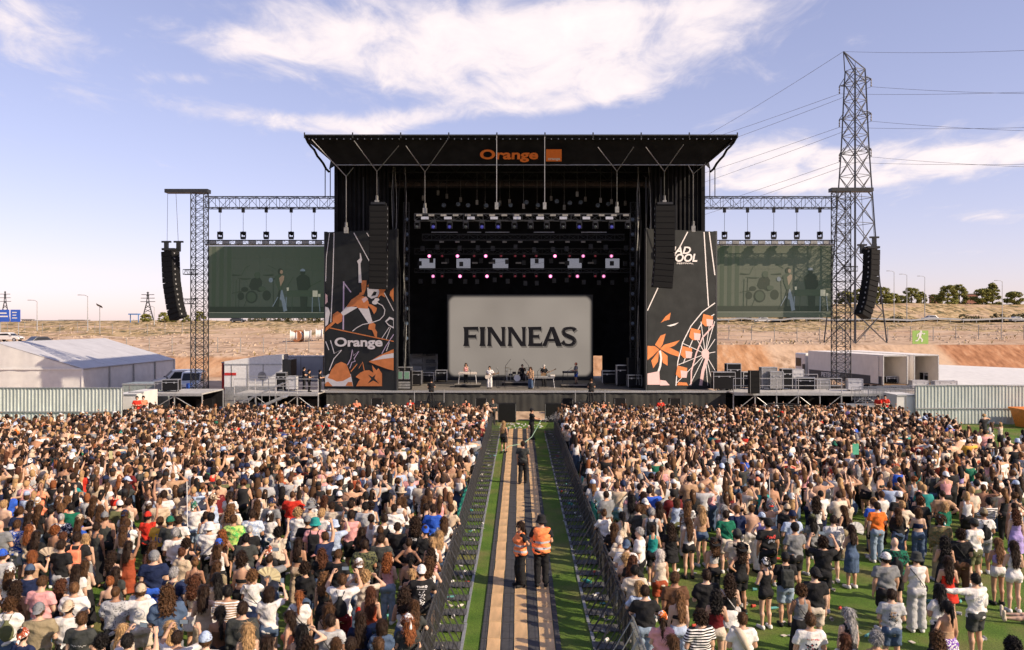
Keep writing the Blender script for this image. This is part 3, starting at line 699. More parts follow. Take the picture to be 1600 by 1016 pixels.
def build_ground():
    ys = np.concatenate([np.arange(-40, 100, 20), np.arange(100, 130, 1.0), np.arange(130, 330, 3.0), np.arange(330, 600, 15), np.geomspace(600, 3200, 14)])
    xs = np.concatenate([-np.geomspace(140, 2600, 16)[::-1], np.arange(-136, 137, 3.2), np.geomspace(140, 2600, 16)])
    X, Y = np.meshgrid(xs, ys, indexing='xy'); V = np.stack([X, Y, ground_z(X, Y)], -1).reshape(-1, 3); nx = len(xs); I = np.arange(len(V)).reshape(len(ys), nx)
    Q = np.stack([I[:-1, :-1], I[:-1, 1:], I[1:, 1:], I[1:, :-1]], -1).reshape(-1, 4)
    m, nt, N, L, b = nodes_of('dry_earth'); b.inputs['Roughness'].default_value = .95; b.inputs['Specular IOR Level'].default_value = .1
    tc = N.new('ShaderNodeTexCoord'); s = N.new('ShaderNodeSeparateXYZ'); L.new(tc.outputs['Object'], s.inputs[0])
    def noise(sc, det=6, st=None):
        n = N.new('ShaderNodeTexNoise'); n.inputs['Scale'].default_value = sc; n.inputs['Detail'].default_value = det
        if st:
            mp = N.new('ShaderNodeMapping'); mp.inputs['Scale'].default_value = st; L.new(tc.outputs['Object'], mp.inputs[0]); L.new(mp.outputs[0], n.inputs[0])
        else: L.new(tc.outputs['Object'], n.inputs[0])
        return n.outputs[0]
    sand = ramp2(N, L, noise(.12), [(.3, (.36, .235, .15)), (.5, (.47, .33, .22)), (.7, (.55, .41, .29))])
    rocks = ramp2(N, L, noise(1.1, 8, (1, .4, 1)), [(.38, (.24, .16, .10)), (.5, (.48, .345, .235)), (.64, (.56, .42, .30))])
    scrub = ramp2(N, L, noise(.8, 8, (1, .3, 1)), [(.40, (.11, .10, .05)), (.5, (.36, .25, .12)), (.62, (.50, .38, .22))])
    bank = ramp2(N, L, noise(.7, 7, (1.6, .3, 1)), [(.3, (.32, .165, .08)), (.5, (.45, .245, .125)), (.7, (.52, .33, .20))])
    def mixby(fac, a, c):
        mx = N.new('ShaderNodeMix'); mx.data_type = 'RGBA'; L.new(fac, mx.inputs[0]); L.new(a, mx.inputs[6]); L.new(c, mx.inputs[7]); return mx.outputs[2]
    def band(lo, hi, soft):
        a = N.new('ShaderNodeMapRange'); a.interpolation_type = 'SMOOTHSTEP'; a.inputs[1].default_value = lo; a.inputs[2].default_value = lo + soft; L.new(s.outputs[1], a.inputs[0])
        c = N.new('ShaderNodeMapRange'); c.interpolation_type = 'SMOOTHSTEP'; c.inputs[1].default_value = hi; c.inputs[2].default_value = hi + soft; c.inputs[3].default_value = 1; c.inputs[4].default_value = 0; L.new(s.outputs[1], c.inputs[0])
        q = N.new('ShaderNodeMath'); q.operation = 'MULTIPLY'; L.new(a.outputs[0], q.inputs[0]); L.new(c.outputs[0], q.inputs[1]); return q.outputs[0]
    def thr(src, v, soft=.08):
        a = N.new('ShaderNodeMapRange'); a.inputs[1].default_value = v - soft; a.inputs[2].default_value = v + soft; L.new(src, a.inputs[0]); return a.outputs[0]
    def mul(a, c):
        q = N.new('ShaderNodeMath'); q.operation = 'MULTIPLY'; L.new(a, q.inputs[0]); L.new(c, q.inputs[1]); return q.outputs[0]
    col = mixby(thr(noise(.05, 4), .5), sand, rocks)
    col = mixby(mul(band(175, 262, 10), thr(noise(.07, 5), .46)), col, scrub)
    col = mixby(mul(band(238, 420, 6), thr(noise(.1, 5), .42)), col, scrub)
    mrx = N.new('ShaderNodeMapRange'); mrx.inputs[1].default_value = -80; mrx.inputs[2].default_value = 120; L.new(s.outputs[0], mrx.inputs[0])
    cut = ramp2(N, L, mrx.outputs[0], [(0, (.8, .8, .8)), (.50, (.8, .8, .8)), (.52, (1, 1, 1)), (.567, (1, 1, 1)), (.572, (.1, .1, .1)), (.688, (.1, .1, .1)), (.693, (1, 1, 1)), (1, (1, 1, 1))])
    dark = ramp2(N, L, noise(.9, 8, (1.6, .3, 1)), [(.3, (.24, .11, .055)), (.55, (.40, .20, .105)), (.7, (.48, .28, .16))]); bank = mixby(thr(mrx.outputs[0], .6905, .002), bank, dark)
    col = mixby(mul(band(106, 116, 1.2), cut), col, bank)
    L.new(col, b.inputs['Base Color'])
    bp = N.new('ShaderNodeBump'); bp.inputs['Distance'].default_value = .3; bp.inputs['Strength'].default_value = .5; L.new(noise(1.5, 8), bp.inputs['Height']); L.new(bp.outputs[0], b.inputs['Normal'])
    tag(inst('ground', mesh_np('ground', V, Q, m)), kind='structure')
    # artificial turf of the concert field
    m, nt, N, L, b = nodes_of('turf_material'); b.inputs['Roughness'].default_value = .8; b.inputs['Specular IOR Level'].default_value = .25
    tc = N.new('ShaderNodeTexCoord')
    a = ramp2(N, L, noise_(N, L, tc, 1.2, 5), [(.3, (.07, .15, .015)), (.7, (.135, .22, .03))])
    f = ramp2(N, L, noise_(N, L, tc, 55, 3), [(.3, (.45, .45, .45)), (.7, (1.35, 1.35, 1.3))])
    w = ramp2(N, L, noise_(N, L, tc, .55, 8), [(.46, (0, 0, 0)), (.66, (1, 1, 1))]); wm = N.new('ShaderNodeMix'); wm.data_type = 'RGBA'; L.new(w, wm.inputs[0]); L.new(a, wm.inputs[6]); wm.inputs[7].default_value = (.19, .185, .06, 1); a = wm.outputs[2]
    mx = N.new('ShaderNodeMix'); mx.data_type = 'RGBA'; mx.blend_type = 'MULTIPLY'; mx.inputs[0].default_value = 1; L.new(a, mx.inputs[6]); L.new(f, mx.inputs[7]); L.new(mx.outputs[2], b.inputs['Base Color'])
    bp = N.new('ShaderNodeBump'); bp.inputs['Distance'].default_value = .04; bp.inputs['Strength'].default_value = .9; L.new(noise_(N, L, tc, 70, 4), bp.inputs['Height']); L.new(bp.outputs[0], b.inputs['Normal'])
    tag(MB().box((0, 23, .002), (100, 72, .012)).build('turf_field', m), kind='structure')
def noise_(N, L, tc, sc, det=5, st=None):
    n = N.new('ShaderNodeTexNoise'); n.inputs['Scale'].default_value = sc; n.inputs['Detail'].default_value = det
    if st:
        mp = N.new('ShaderNodeMapping'); mp.inputs['Scale'].default_value = st; L.new(tc.outputs['Object'], mp.inputs[0]); L.new(mp.outputs[0], n.inputs[0])
    else: L.new(tc.outputs['Object'], n.inputs[0])
    return n.outputs[0]
build_ground()
# aisle floor covering: three tan tread mats with dark mats between them
M_TAN = mat('tan_tread_mat', (.68, .47, .25), .8, var=.28, scale=3.5, stretch=(1, .25, 1)); M_DARK = mat('dark_cable_mat', (.05, .05, .052), .7, var=.35, scale=5)
ZM = .010
for (x0, x1, nm, lab) in ((-.70, -.42, 'left', 'tan tread mat strip on the side of the aisle next to the left-hand grass'), (-.12, .17, 'mid', 'tan tread mat strip running down the middle of the aisle'), (.43, .75, 'right', 'tan tread mat strip on the side of the aisle next to the right-hand grass')):
    root = empty('tread_mat', ((x0 + x1) / 2, 13, ZM)); tag(root, lab, 'mat', 'tread mats in the aisle')
    me = None; y = 0.0; i = 0; w = x1 - x0
    tile = MB().box((0, .49, .016), (w, .972, .030))
    for k in range(12): tile.box((-w / 2 + (k + .5) * w / 12, .49, .034), (w / 26, .965, .008))
    tile = tile.mesh('mat_tile', M_TAN)
    rr = random.Random(int(x0 * 100))
    for i in range(41):
        inst('mat_tile', tile, root, (rr.uniform(-.006, .006), i * 1.0, 0), (0, 0, rr.uniform(-.004, .004)))
for (x0, x1, lab) in ((-.84, -.71, 'narrow dark cable mat along the left border of the tread mats'), (-.41, -.13, 'dark rubber cable mat between the left and middle tan mats'), (.18, .42, 'dark rubber cable mat between the middle and right tan mats'), (.76, .88, 'narrow dark cable mat along the right border of the tread mats')):
    root = empty('cable_mat', ((x0 + x1) / 2, 13, ZM)); tag(root, lab, 'mat', 'dark cable mats in the aisle'); w = x1 - x0
    tile = MB().box((0, .49, .012), (w, .98, .022)).box((-w * .28, .49, .026), (w * .2, .96, .008)).box((w * .28, .49, .026), (w * .2, .96, .008)).mesh('mat_tile', M_DARK)
    for i in range(41): inst('mat_tile', tile, root, (0, i * 1.0, 0))
for (x, lab) in ((-1.24, 'pale metal edging strip along the left grass of the aisle'), (1.58, 'pale metal edging strip along the right grass of the aisle')):
    root = empty('edging_strip', (x, 13, .008)); tag(root, lab, 'edging strip', 'edging strips of the aisle')
    e = MB().box((0, .98, .012), (.07, 1.955, .024)).mesh('edging_piece', K['galv'])
    for i in range(20): inst('edging_piece', e, root, (random.Random(i).uniform(-.012, .012), 2.0 * i, 0))
# crowd barriers on both sides of the aisle
M_BAR = mat('barrier_black', (.05, .05, .052), .5, .35, var=.3); M_BARS = mat('barrier_silver', (.34, .35, .31), .42, .6, var=.2)
def barrier_meshes(m):
    q = {}
    f = MB().tube((0, .02, .05), (0, .02, 1.1), .025).tube((0, .98, .05), (0, .98, 1.1), .025).tube((0, .0, 1.12), (0, 1.0, 1.12), .032, 8).tube((0, .02, .12), (0, .98, .12), .02).box((.03, .5, 1.02), (.09, .96, .03)); q['frame'] = f.mesh('frame', m)
    b = MB()
    for k in range(8): b.tube((0, .09 + k * .117, .12), (0, .09 + k * .117, 1.1), .010, 5)
    q['bars'] = b.mesh('bars', m)
    q['strut'] = MB().tube((0, 0, 1.08), (.98, 0, .06), .016, 6).mesh('strut', m)
    q['brace'] = MB().tube((0, 0, .6), (.5, 0, .05), .014, 5).mesh('brace', m)
    p = MB().box((.5, .3, .022), (1.12, .42, .012))
    for k in range(6): p.box((.1 + k * .17, .3, .034), (.03, .40, .012))
    q['floor_plate'] = p.mesh('floor_plate', mat('plate_dark', (.11, .11, .11), .6, .3, var=.3)); return q
def ordinal(n):
    t = ['', 'first', 'second', 'third', 'fourth', 'fifth', 'sixth', 'seventh', 'eighth', 'ninth', 'tenth', 'eleventh', 'twelfth', 'thirteenth', 'fourteenth', 'fifteenth', 'sixteenth', 'seventeenth', 'eighteenth', 'nineteenth']
    if n < 20: return t[n]
    return {2: 'twenty', 3: 'thirty'}[n // 10] + ('-' + t[n % 10] if n % 10 else 'th') if n % 10 else {2: 'twentieth', 3: 'thirtieth'}[n // 10]
BQ = {'b': barrier_meshes(M_BAR), 's': barrier_meshes(M_BARS)}
nbar = 0
for side, X0 in ((-1, -1.80), (1, 2.20)):
    for i in range(39):
        y = 13.2 + i * 1.03; kind = 's' if (side > 0 and i < 3) else 'b'
        root = empty('crowd_barrier', (X0, y, .012)); root.scale = (-side * .52 if side < 0 else -.62, 1, 1)
        root.scale = (.52 if side < 0 else -.62, 1, 1)
        tag(root, '%s steel barrier %s of the aisle, %s from the viewer' % ('silver' if kind == 's' else 'black', 'left' if side < 0 else 'right', ordinal(i + 1)), 'barrier', 'crowd barriers lining the aisle')
        q = BQ[kind]; inst('frame', q['frame'], root); inst('bars', q['bars'], root); inst('floor_plate', q['floor_plate'], root)
        for yy in (.02, .5, .98): inst('strut', q['strut'], root, (0, yy, 0))
        inst('brace', q['brace'], root, (0, .02, 0))
# litter and a few things left behind the barriers
M_TEAL = mat('teal_plastic', (.05, .33, .28), .35, var=.2)
for (px, py, D, lab) in ((918, 912, 21.5, 'teal plastic bottle lying behind the right barriers near the two stewards'), (733, 800, 30.0, 'teal plastic bottle lying behind the left barriers halfway up the aisle'), (890, 790, 31.5, 'teal plastic bottle by the right edging strip halfway up the aisle')):
    p = P(px, py, D); b = MB().lathe([(.0, -.16), (.045, -.155), (.048, .05), (.02, .1), (.018, .15), (0, .152)], n=10, axis='y'); o = b.build('plastic_bottle', M_TEAL, None, (p.x, 8905 / (py - 506), .075), .7, True); tag(o, lab, 'bottle', 'bottles left by the barriers')
M_SCRIM = mat('teal_scrim', (.02, .26, .20), .7, var=.25)
for (x, y0, y1, lab) in ((-1.93, 25.5, 30.2, 'teal cloth scrim hung on the left barriers'), (2.36, 25.5, 31.5, 'teal cloth scrim hung on the right barriers')):
    b = MB(); n = 24
    vs_ = []; fs = []
    for k in range(n + 1):
        t = k / n; y = y0 + (y1 - y0) * t; dx = .018 * math.sin(k * 1.7)
        vs_ += [(x + dx, y, 1.07), (x + dx * 2, y, .15), (x + dx + .012, y, 1.07), (x + dx * 2 + .012, y, .15)]
    for k in range(n):
        a = 4 * k; fs += [(a, a + 4, a + 5, a + 1), (a + 2, a + 3, a + 7, a + 6), (a, a + 2, a + 6, a + 4), (a + 1, a + 5, a + 7, a + 3)]
    tag(b.add(vs_, fs).build('scrim_cloth', M_SCRIM), lab, 'scrim', 'scrims on the barriers')
# ------------------------------------------------------------------ stage
def text_obj(name, s, m, parent, origin, ux, uy, width=None, height=None, bold=.0, ext=.004, shear=0., space=1.0):
    """lettering built as thin solid shapes: origin = lower left, ux/uy = writing and up directions"""
    cu = bpy.data.curves.new('t', 'FONT'); cu.body = s; cu.size = 1; cu.offset = bold; cu.shear = shear; cu.space_character = space; cu.resolution_u = 4
    o = bpy.data.objects.new('t', cu); C.objects.link(o); dg = bpy.context.evaluated_depsgraph_get(); me = bpy.data.meshes.new_from_object(o.evaluated_get(dg)); bpy.data.objects.remove(o)
    n = len(me.vertices); co = np.zeros(n * 3, np.float32); me.vertices.foreach_get('co', co); co = co.reshape(-1, 3)
    lo, hi = co.min(0), co.max(0); sx = (width / (hi[0] - lo[0])) if width else None; sy = (height / (hi[1] - lo[1])) if height else None
    sx = sx or sy; sy = sy or sx
    ux = Vector(ux).normalized(); uy = Vector(uy).normalized(); nz = ux.cross(uy)
    pts = [Vector(origin) + ux * ((p[0] - lo[0]) * sx) + uy * ((p[1] - lo[1]) * sy) for p in co]
    faces = [tuple(p.vertices) for p in me.polygons]; bpy.data.meshes.remove(me)
    b = MB(); b.add([p + nz * ext for p in pts], faces); o = b.build(name, m, parent); return o
def ray_plane(px, py, p0, n):
    c = Vector((0, 0, CAMH)); d = P(px, py, 1.0) - c; t = (p0 - c).dot(n) / d.dot(n); return c + d * t
class Sheet:
    """flat printed surface given by a point and a normal; shapes are laid on it in photo coordinates"""
    def __init__(s, parent, p0, n, layer=.006): s.p, s.p0, s.n, s.l, s.step = parent, Vector(p0), Vector(n).normalized(), layer, .005
    def at(s, x, y): return ray_plane(x, y, s.p0, s.n)
    def poly(s, pts, m, name='printed_shape', raise_=None):
        s.l += .0008; off = s.n * (s.l if raise_ is None else raise_)
        v = [s.at(*p) + off for p in pts]
        b = MB(); b.add(v, [tuple(range(len(v)))]); o = b.build(name, m, s.p); return o
    def line(s, pts, w, m, name='printed_line'):
        s.l += .0008; L, Rr = [], []
        q = [Vector((p[0], p[1])) for p in pts]; v = []; f = []
        for i, p in enumerate(q):
            t = (q[min(i + 1, len(q) - 1)] - q[max(i - 1, 0)]).normalized(); u = Vector((-t.y, t.x)) * (w / 2)
            v += [s.at(*(p + u)) + s.n * s.l, s.at(*(p - u)) + s.n * s.l]
        for i in range(len(q) - 1): f.append((2 * i, 2 * i + 1, 2 * i + 3, 2 * i + 2))
        return MB().add(v, f).build(name, m, s.p)
    def oval(s, cx, cy, rx, ry, m, name='printed_shape', n=20): return s.poly([(cx + rx * math.cos(2 * math.pi * k / n), cy + ry * math.sin(2 * math.pi * k / n)) for k in range(n)], m, name)
    def text(s, t, x0, yb, x1, yt, m, bold=.02, shear=0, name='lettering'):
        s.l += .002; o = s.at(x0, yb); return text_obj(name, t, m, s.p, o, s.at(x1, yb) - o, s.at(x0, yt) - o, (s.at(x1, yb) - o).length, (s.at(x0, yt) - o).length, bold, s.l, shear)
DZ = 1.63   # stage deck height
def lattice(m, name, a, b, w, h, bays, parent, rc=.03, rl=.018, sides=4):
    """box truss from a to b: chords and lacing as two parts"""
    a = Vector(a); b = Vector(b); t = (b - a).normalized(); up = Vector((0, 0, 1)) if abs(t.z) < .9 else Vector((0, 1, 0)); u = t.cross(up).normalized(); q = u.cross(t).normalized()
    cor = [(-w / 2, -h / 2), (w / 2, -h / 2), (w / 2, h / 2), (-w / 2, h / 2)]
    pt = lambda c, s: a + (b - a) * s + u * c[0] + q * c[1]
    for c in cor: MB().tube(pt(c, 0), pt(c, 1), rc, 6).build('chord', m, parent)
    l = MB()
    for k in range(4):
        c, d = cor[k], cor[(k + 1) % 4]
        for i in range(bays):
            s0, s1 = i / bays, (i + 1) / bays; l.tube(pt(c, s0), pt(d, s0), rl, 4, cap=False)
            if i % 2 == 0: l.tube(pt(c, s0), pt(d, s1), rl, 4, cap=False)
            else: l.tube(pt(d, s0), pt(c, s1), rl, 4, cap=False)
            if sides == 8: l.tube(pt(d, s0) if i % 2 == 0 else pt(c, s0), pt(c, s1) if i % 2 == 0 else pt(d, s1), rl, 4, cap=False)
        l.tube(pt(c, 1), pt(d, 1), rl, 4, cap=False)
    return l.build('lacing', m, parent)
def build_stage():
    st = empty('concert_stage', (0, 65, 0)); tag(st, 'large black covered concert stage with orange lettering on its roof', 'stage'); st.location = (0, 0, 0)
    FX0, FX1 = -15.75, 15.95
    # roof, sloping fascia, soffit returns
    MB().span((FX0, 61.1, 20.42), (FX1, 84.5, 20.66)).build('roof', K['black_cloth'], st)
    TL, TR, BL, BR = Vector((FX0, 61.0, 20.65)), Vector((FX1, 61.0, 20.65)), Vector((-13.95, 63.4, 18.95)), Vector((14.15, 63.4, 18.95))
    n = 40; v = []; f = []
    for j in range(7):
        for i in range(n + 1):
            t = j / 6; p = (TL.lerp(TR, i / n)).lerp(BL.lerp(BR, i / n), t); sag = .10 * math.sin(math.pi * t) * (1 + .5 * math.sin(i * 1.9)) + .03 * math.sin(i * 2.7 + j)
            v.append(p + Vector((0, sag * .6, sag * .7)))
    for j in range(6):
        for i in range(n): a = j * (n + 1) + i; f.append((a, a + 1, a + n + 2, a + n + 1))
    fas = MB().add(v, f).build('fascia', K['black_cloth'], st, smooth=True)
    MB().tube(TL + Vector((0, -.05, .0)), TR + Vector((0, -.05, .0)), .07, 8).build('roof_edge_rail', K['truss'], st)
    MB().tube(BL, BR, .05, 6).build('fascia_rail', K['wire'], st)
    for (a, b, xs) in ((TL, BL, -14.9), (TR, BR, 14.9)):
        MB().add([a, b, (xs, 65, 18.9), (xs, 66, 20.4), (a.x, 62.4, 20.4)], [(0, 1, 2, 3, 4)]).build('soffit_wing', K['black_cloth'], st)
        k = []
        for i in range(9):
            t = i / 8; p = a.lerp(Vector((xs, 65, 18.8)), t); k.append(p + Vector((0, 0, -.18 * abs(math.sin(t * 9)))))
        MB().path(k, .09, 6).build('edge_cable', K['black_cloth'], st)
    for px in [476 + i * 75.1 for i in range(10)]:
        p = P(px, 212, 61.0); MB().tube((p.x, 60.95, 20.45), (p.x, 60.95, 20.86), .05).build('roof_bolt', K['truss'], st)
    for i in range(62):
        x = FX0 + .3 + i * .508; MB().box((x, 61.08, 20.42), (.05, .03, .09)).build('eyelet', K['galv'], st)
    # walls
    for s, nm in ((-1, 'left'), (1, 'right')):
        MB().span((s * 15.0, 67.3, 0), (s * 14.7, 83.5, 20.4)).build('side_wall', K['black_cloth'], st)
        w = MB(); x0, x1 = s * 14.64, s * 10.6
        # pleated masking drape at the side of the opening
        v = []; f = []; n = 34
        for i in range(n + 1):
            t = i / n; x = x0 + (x1 - x0) * t; y = 67.5 + .11 * math.sin(i * 2.2); v += [(x, y, DZ), (x, y, 20.3)]
        for i in range(n): f.append((2 * i, 2 * i + 2, 2 * i + 3, 2 * i + 1))
        w.add(v, f).build('masking_drape', K['black_cloth'], st)
        for dx in (0, 1.2, 2.4): MB().tube((s * (10.1 + dx), 66.6, DZ), (s * (10.1 + dx), 66.6, 18.6), .06).build('mast_pole', K['black_steel'], st)
    # back wall of drape panels with openings that let the daylight in
    bw = MB(); Y = 81.0
    gaps = [(655, 680), (713, 735), (770, 794), (829, 850), (887, 909), (946, 968)]
    gx = [((a - HX) * Y / F, (b - HX) * Y / F) for a, b in gaps]; z0, z1 = CAMH + (506 - 421) * Y / F, CAMH + (506 - 404) * Y / F
    def slab(xa, xb, za, zb): MB().span((xa, Y, za), (xb, Y + .12, zb)).build('back_drape', K['black_cloth'], st)
    slab(-14.6, 14.6, z1, 20.05); edges = [-14.6] + [q for g in gx for q in g] + [14.6]
    for i in range(0, len(edges), 2): slab(edges[i], edges[i + 1], z0, z1)
    ob = [((640 - HX) * Y / F, (684 - HX) * Y / F, (580, 553)), ((927 - HX) * Y / F, (941 - HX) * Y / F, (588, 556))]
    slab(-14.6, ob[0][0], DZ, z0); slab(ob[0][1], ob[1][0], DZ, z0); slab(ob[1][1], 14.6, DZ, z0)
    for a, b, (yb, yt) in ob: slab(a, b, CAMH + (506 - yt) * Y / F, z0)
    dim_mat = mat('gauze', (.03, .03, .035), .9); dim_mat.node_tree.nodes['Principled BSDF'].inputs['Alpha'].default_value = .5  # dark half-clear sheets added only to dim the daylight in the openings
    for g in gx: MB().span((g[0], Y + .04, z0), (g[1], Y + .06, z1)).build('gauze_panel', dim_mat, st)
    # deck boards
    dk = MB(); nb = 13
    board = MB().box((0, 0, 0), (2.30, 1.97, .1)).mesh('deck_board', K['plywood'])
    for i in range(13):
        for j in range(9): inst('deck_board', board, st, (-13.9 + i * 2.32, 66.0 + j * 2.0, DZ - .05))
    MB().span((-15.2, 64.9, DZ - .16), (16.2, 65.0, DZ + .004)).build('deck_edge', K['galv'], st)
    v = []; f = []; n = 260
    for i in range(n + 1):
        x = -15.1 + 31.2 * i / n; y = 65.02 + .022 * math.sin(i * 1.35 + 2 * math.sin(i * .21)) + .03 * math.sin(i * .37); v += [(x, y - .02, .0), (x, y, DZ - .1)]
    for i in range(n): f.append((2 * i, 2 * i + 2, 2 * i + 3, 2 * i + 1))
    MB().add(v, f).build('stage_skirt', mat('skirt_cloth', (.035, .036, .032), .85, var=.25, scale=1.0), st, smooth=True)
    # lettering on the fascia
    n_ = (TR - TL).cross(BL - TL).normalized(); n_ = -n_ if n_.y > 0 else n_
    sh = Sheet(st, TL, n_, .22)
    sh.text('Orange', 750, 250.5, 840, 230.5, K['orange'], .032); sh.l = .2
    sh.poly([(853, 249.5), (877.5, 249.5), (877.5, 230.5), (853, 230.5)], K['orange'], 'logo_square'); sh.text('orange', 856, 248.6, 875, 244.2, K['white'], .03)
    # roof trusses under the roof, seen against the daylight gap at the back
    for y in (66, 70, 74, 78, 81.6):
        t = empty('roof_truss', (0, 0, 0), parent=st); l = MB()
        for i in range(24):
            x = -14.4 + i * 1.2; l.tube((x, y, 20.3), (x + .6, y, 19.6), .03, 4, cap=False); l.tube((x + .6, y, 19.6), (x + 1.2, y, 20.3), .03, 4, cap=False)
        l.tube((-14.4, y, 20.3), (14.4, y, 20.3), .05).tube((-14.4, y, 19.6), (14.4, y, 19.6), .05).build('truss_web', K['truss'], t)
    # suspension bridles hanging from the fascia
    for pts, drop in (([(553, 220), (589, 268), (623, 228)], 318), ([(634, 228), (664, 269), (698, 220)], 330), ([(934, 230), (964, 268), (990, 230)], 328), ([(1009, 230), (1038, 268), (1068, 226)], 318), ([(487, 218), (541, 276), (552, 262)], 360), ([(1075, 258), (1083, 272), (1103, 255)], 358)):
        q = [P(x, y, 60.8 + (y - 212) * .035) for x, y in pts]; br = empty('suspension_bridle', parent=st)
        MB().tube(q[0], q[1], .035, 5).tube(q[2], q[1], .035, 5).build('bridle_leg', K['wire'], br); MB().tube(q[1], P(pts[1][0], drop, 63.8), .035, 5).build('bridle_drop', K['wire'], br)
        e = P(pts[1][0], drop, 63.8); MB().box(e, (.3, .3, .45)).tube(e + Vector((0, 0, .2)), e + Vector((0, 0, .6)), .1).build('hoist_motor', K['dirtymetal'], br)
    for x, y0, y1 in ((776, 212, 322), (851, 214, 322)):
        a, b = P(x, y0, 60.8), P(x, y1, 60.9); MB().tube(a, b, .032, 5).build('suspension_rod', K['wire'], st); MB().box(b, (.25, .25, .5)).build('hoist_motor', K['dirtymetal'], st)
    return st
STAGE = build_stage()

# ---- printed side banners
def banner_frame(name, corners, lab):
    root = empty(name, (0, 0, 0)); tag(root, lab, 'banner'); a, b = Vector(corners[0]), Vector(corners[1]); ztop = corners[2]
    n = (b - a).cross(Vector((0, 0, 1))).normalized(); n = -n if n.y > 0 else n
    bk = MB().add([a, b, (b.x, b.y, ztop), (a.x, a.y, ztop), a - n * .25, b - n * .25, Vector((b.x, b.y, ztop)) - n * .25, Vector((a.x, a.y, ztop)) - n * .25], [(0, 1, 2, 3), (7, 6, 5, 4), (0, 4, 5, 1), (1, 5, 6, 2), (2, 6, 7, 3), (3, 7, 4, 0)])
    bk.build('banner_cloth', K['banner'], root)
    for p in (a, b): MB().box((p.x - n.x * .15, p.y - n.y * .15, (a.z + ztop) / 2), (.2, .3, ztop - a.z + .1), math.atan2(b.y - a.y, b.x - a.x)).build('edge_pole', K['truss'], root)
    return root, Sheet(root, a, n)
def build_banners():
    a = P(508, 604, 67.0); b = P(618, 604, 65.0); zt = CAMH + (506 - 362) * 66.5 / F; a.z = b.z = DZ + .01
    root, s = banner_frame('printed_banner', (a, b, zt), 'tall dark printed banner with orange cartoon figures and a white word, left of stage')
    q = lambda pts: [(500 + x / 5.98, 440 + y / 5.98) for x, y in pts]
    O, W, Pk, Li = K['artorange'], K['artwhite'], K['artpink'], K['artlilac']; BK = K['banner']
    s.line([(516.5, 364), (508.8, 470), (513, 505)] if False else [(522, 364), (520, 440), (517, 504)], 1.4, W); s.line([(515, 364), (510, 402), (509, 440)], 1.0, W)
    s.line([(553, 364), (577, 408)], 1.4, W); s.line([(573, 364), (577, 370)], 1.2, W)
    s.line(q([(222, 0), (218, 450)]), 2.2, Li); s.line(q([(222, 10), (290, 100)]), 1.8, Li)
    s.line(q([(75, 430), (690, 560)]), 1.6, O); s.poly(q([(50, 110), (70, 130), (72, 190), (50, 215)]), Pk); s.poly(q([(50, 235), (80, 245), (95, 290), (75, 400), (50, 420)]), W)
    s.poly(q([(135, 362), (150, 380), (100, 425), (50, 470), (55, 430)]), O); s.poly(q([(165, 278), (212, 308), (206, 372), (165, 398), (118, 368), (120, 308)]), O)
    s.poly(q([(250, 232), (358, 240), (218, 322), (196, 292)]), W); s.poly(q([(356, 246), (456, 250), (492, 378), (458, 398)]), W)
    s.poly(q([(485, 372), (520, 402), (515, 440), (535, 472), (532, 522), (512, 516), (490, 455), (452, 446), (456, 408)]), O)
    s.poly(q([(362, 124), (440, 150), (458, 200), (448, 255), (356, 248), (340, 232), (246, 240), (292, 172)]), O)
    s.poly(q([(385, -10), (438, -10), (432, 60), (410, 125), (362, 140), (372, 105), (392, 100)]), O)
    s.poly([(560.5, 442), (565.5, 442), (563.5, 412), (566, 406), (564, 397), (562.5, 395), (562.6, 404), (558, 408), (560, 413)], W)
    s.poly(q([(440, 45), (472, 2), (484, 62)]), O); s.poly(q([(390, 165), (432, 140), (452, 165), (410, 200)]), Pk)
    s.poly(q([(442, 60), (480, 50), (545, 62), (562, 92), (540, 140), (482, 162), (446, 138)]), W); s.poly(q([(545, 62), (622, 66), (598, 100), (612, 150), (572, 128), (540, 158), (556, 100)]), O)
    s.poly(q([(478, 138), (506, 92), (532, 98), (520, 130)]), BK); s.poly(q([(436, 205), (482, 215), (534, 248), (526, 280), (506, 306), (484, 262)]), O)
    s.oval(*q([(515, 195)])[0], 4.6, 3.4, W); s.oval(*q([(532, 170)])[0], 4, 2.6, W)
    s.line(q([(540, 200), (585, 225), (608, 265), (600, 315), (560, 358), (480, 386), (400, 402), (345, 432), (305, 465)]), 1.3, W)
    s.poly(q([(610, 372), (650, 330), (690, 345), (690, 440), (638, 410)]), W); s.poly(q([(622, 378), (655, 352), (686, 362), (686, 425), (645, 402)]), BK); s.line(q([(650, 425), (580, 530)]), 1.0, W); s.line(q([(662, 430), (620, 540)]), 1.0, W)
    s.line(q([(602, 105), (690, 275)]), 1.2, W); s.poly(q([(690, 60), (660, 90), (652, 125), (690, 190)]), O)
    s.line(q([(55, 560), (85, 640)]), 1.2, W); s.line(q([(100, 550), (135, 672), (205, 640), (130, 725), (88, 832)]), 1.4, W)
    s.line(q([(258, 782), (290, 720), (305, 635), (315, 692), (366, 650), (320, 722), (332, 745), (300, 755), (280, 812)]), 1.3, Li)
    s.line(q([(690, 495), (620, 600), (580, 675)]), 1.3, Li); s.line(q([(650, 570), (622, 650)]), 1.0, W)
    s.poly(q([(50, 885), (80, 865), (290, 865), (312, 978), (50, 978)]), W); s.poly(q([(75, 902), (110, 822), (150, 772), (200, 750), (250, 772), (280, 850), (292, 888), (250, 912), (215, 930), (160, 935), (110, 912)]), O); s.poly(q([(50, 945), (80, 935), (120, 978), (50, 978)]), O); s.poly(q([(240, 975), (262, 940), (300, 938), (310, 978)]), O)
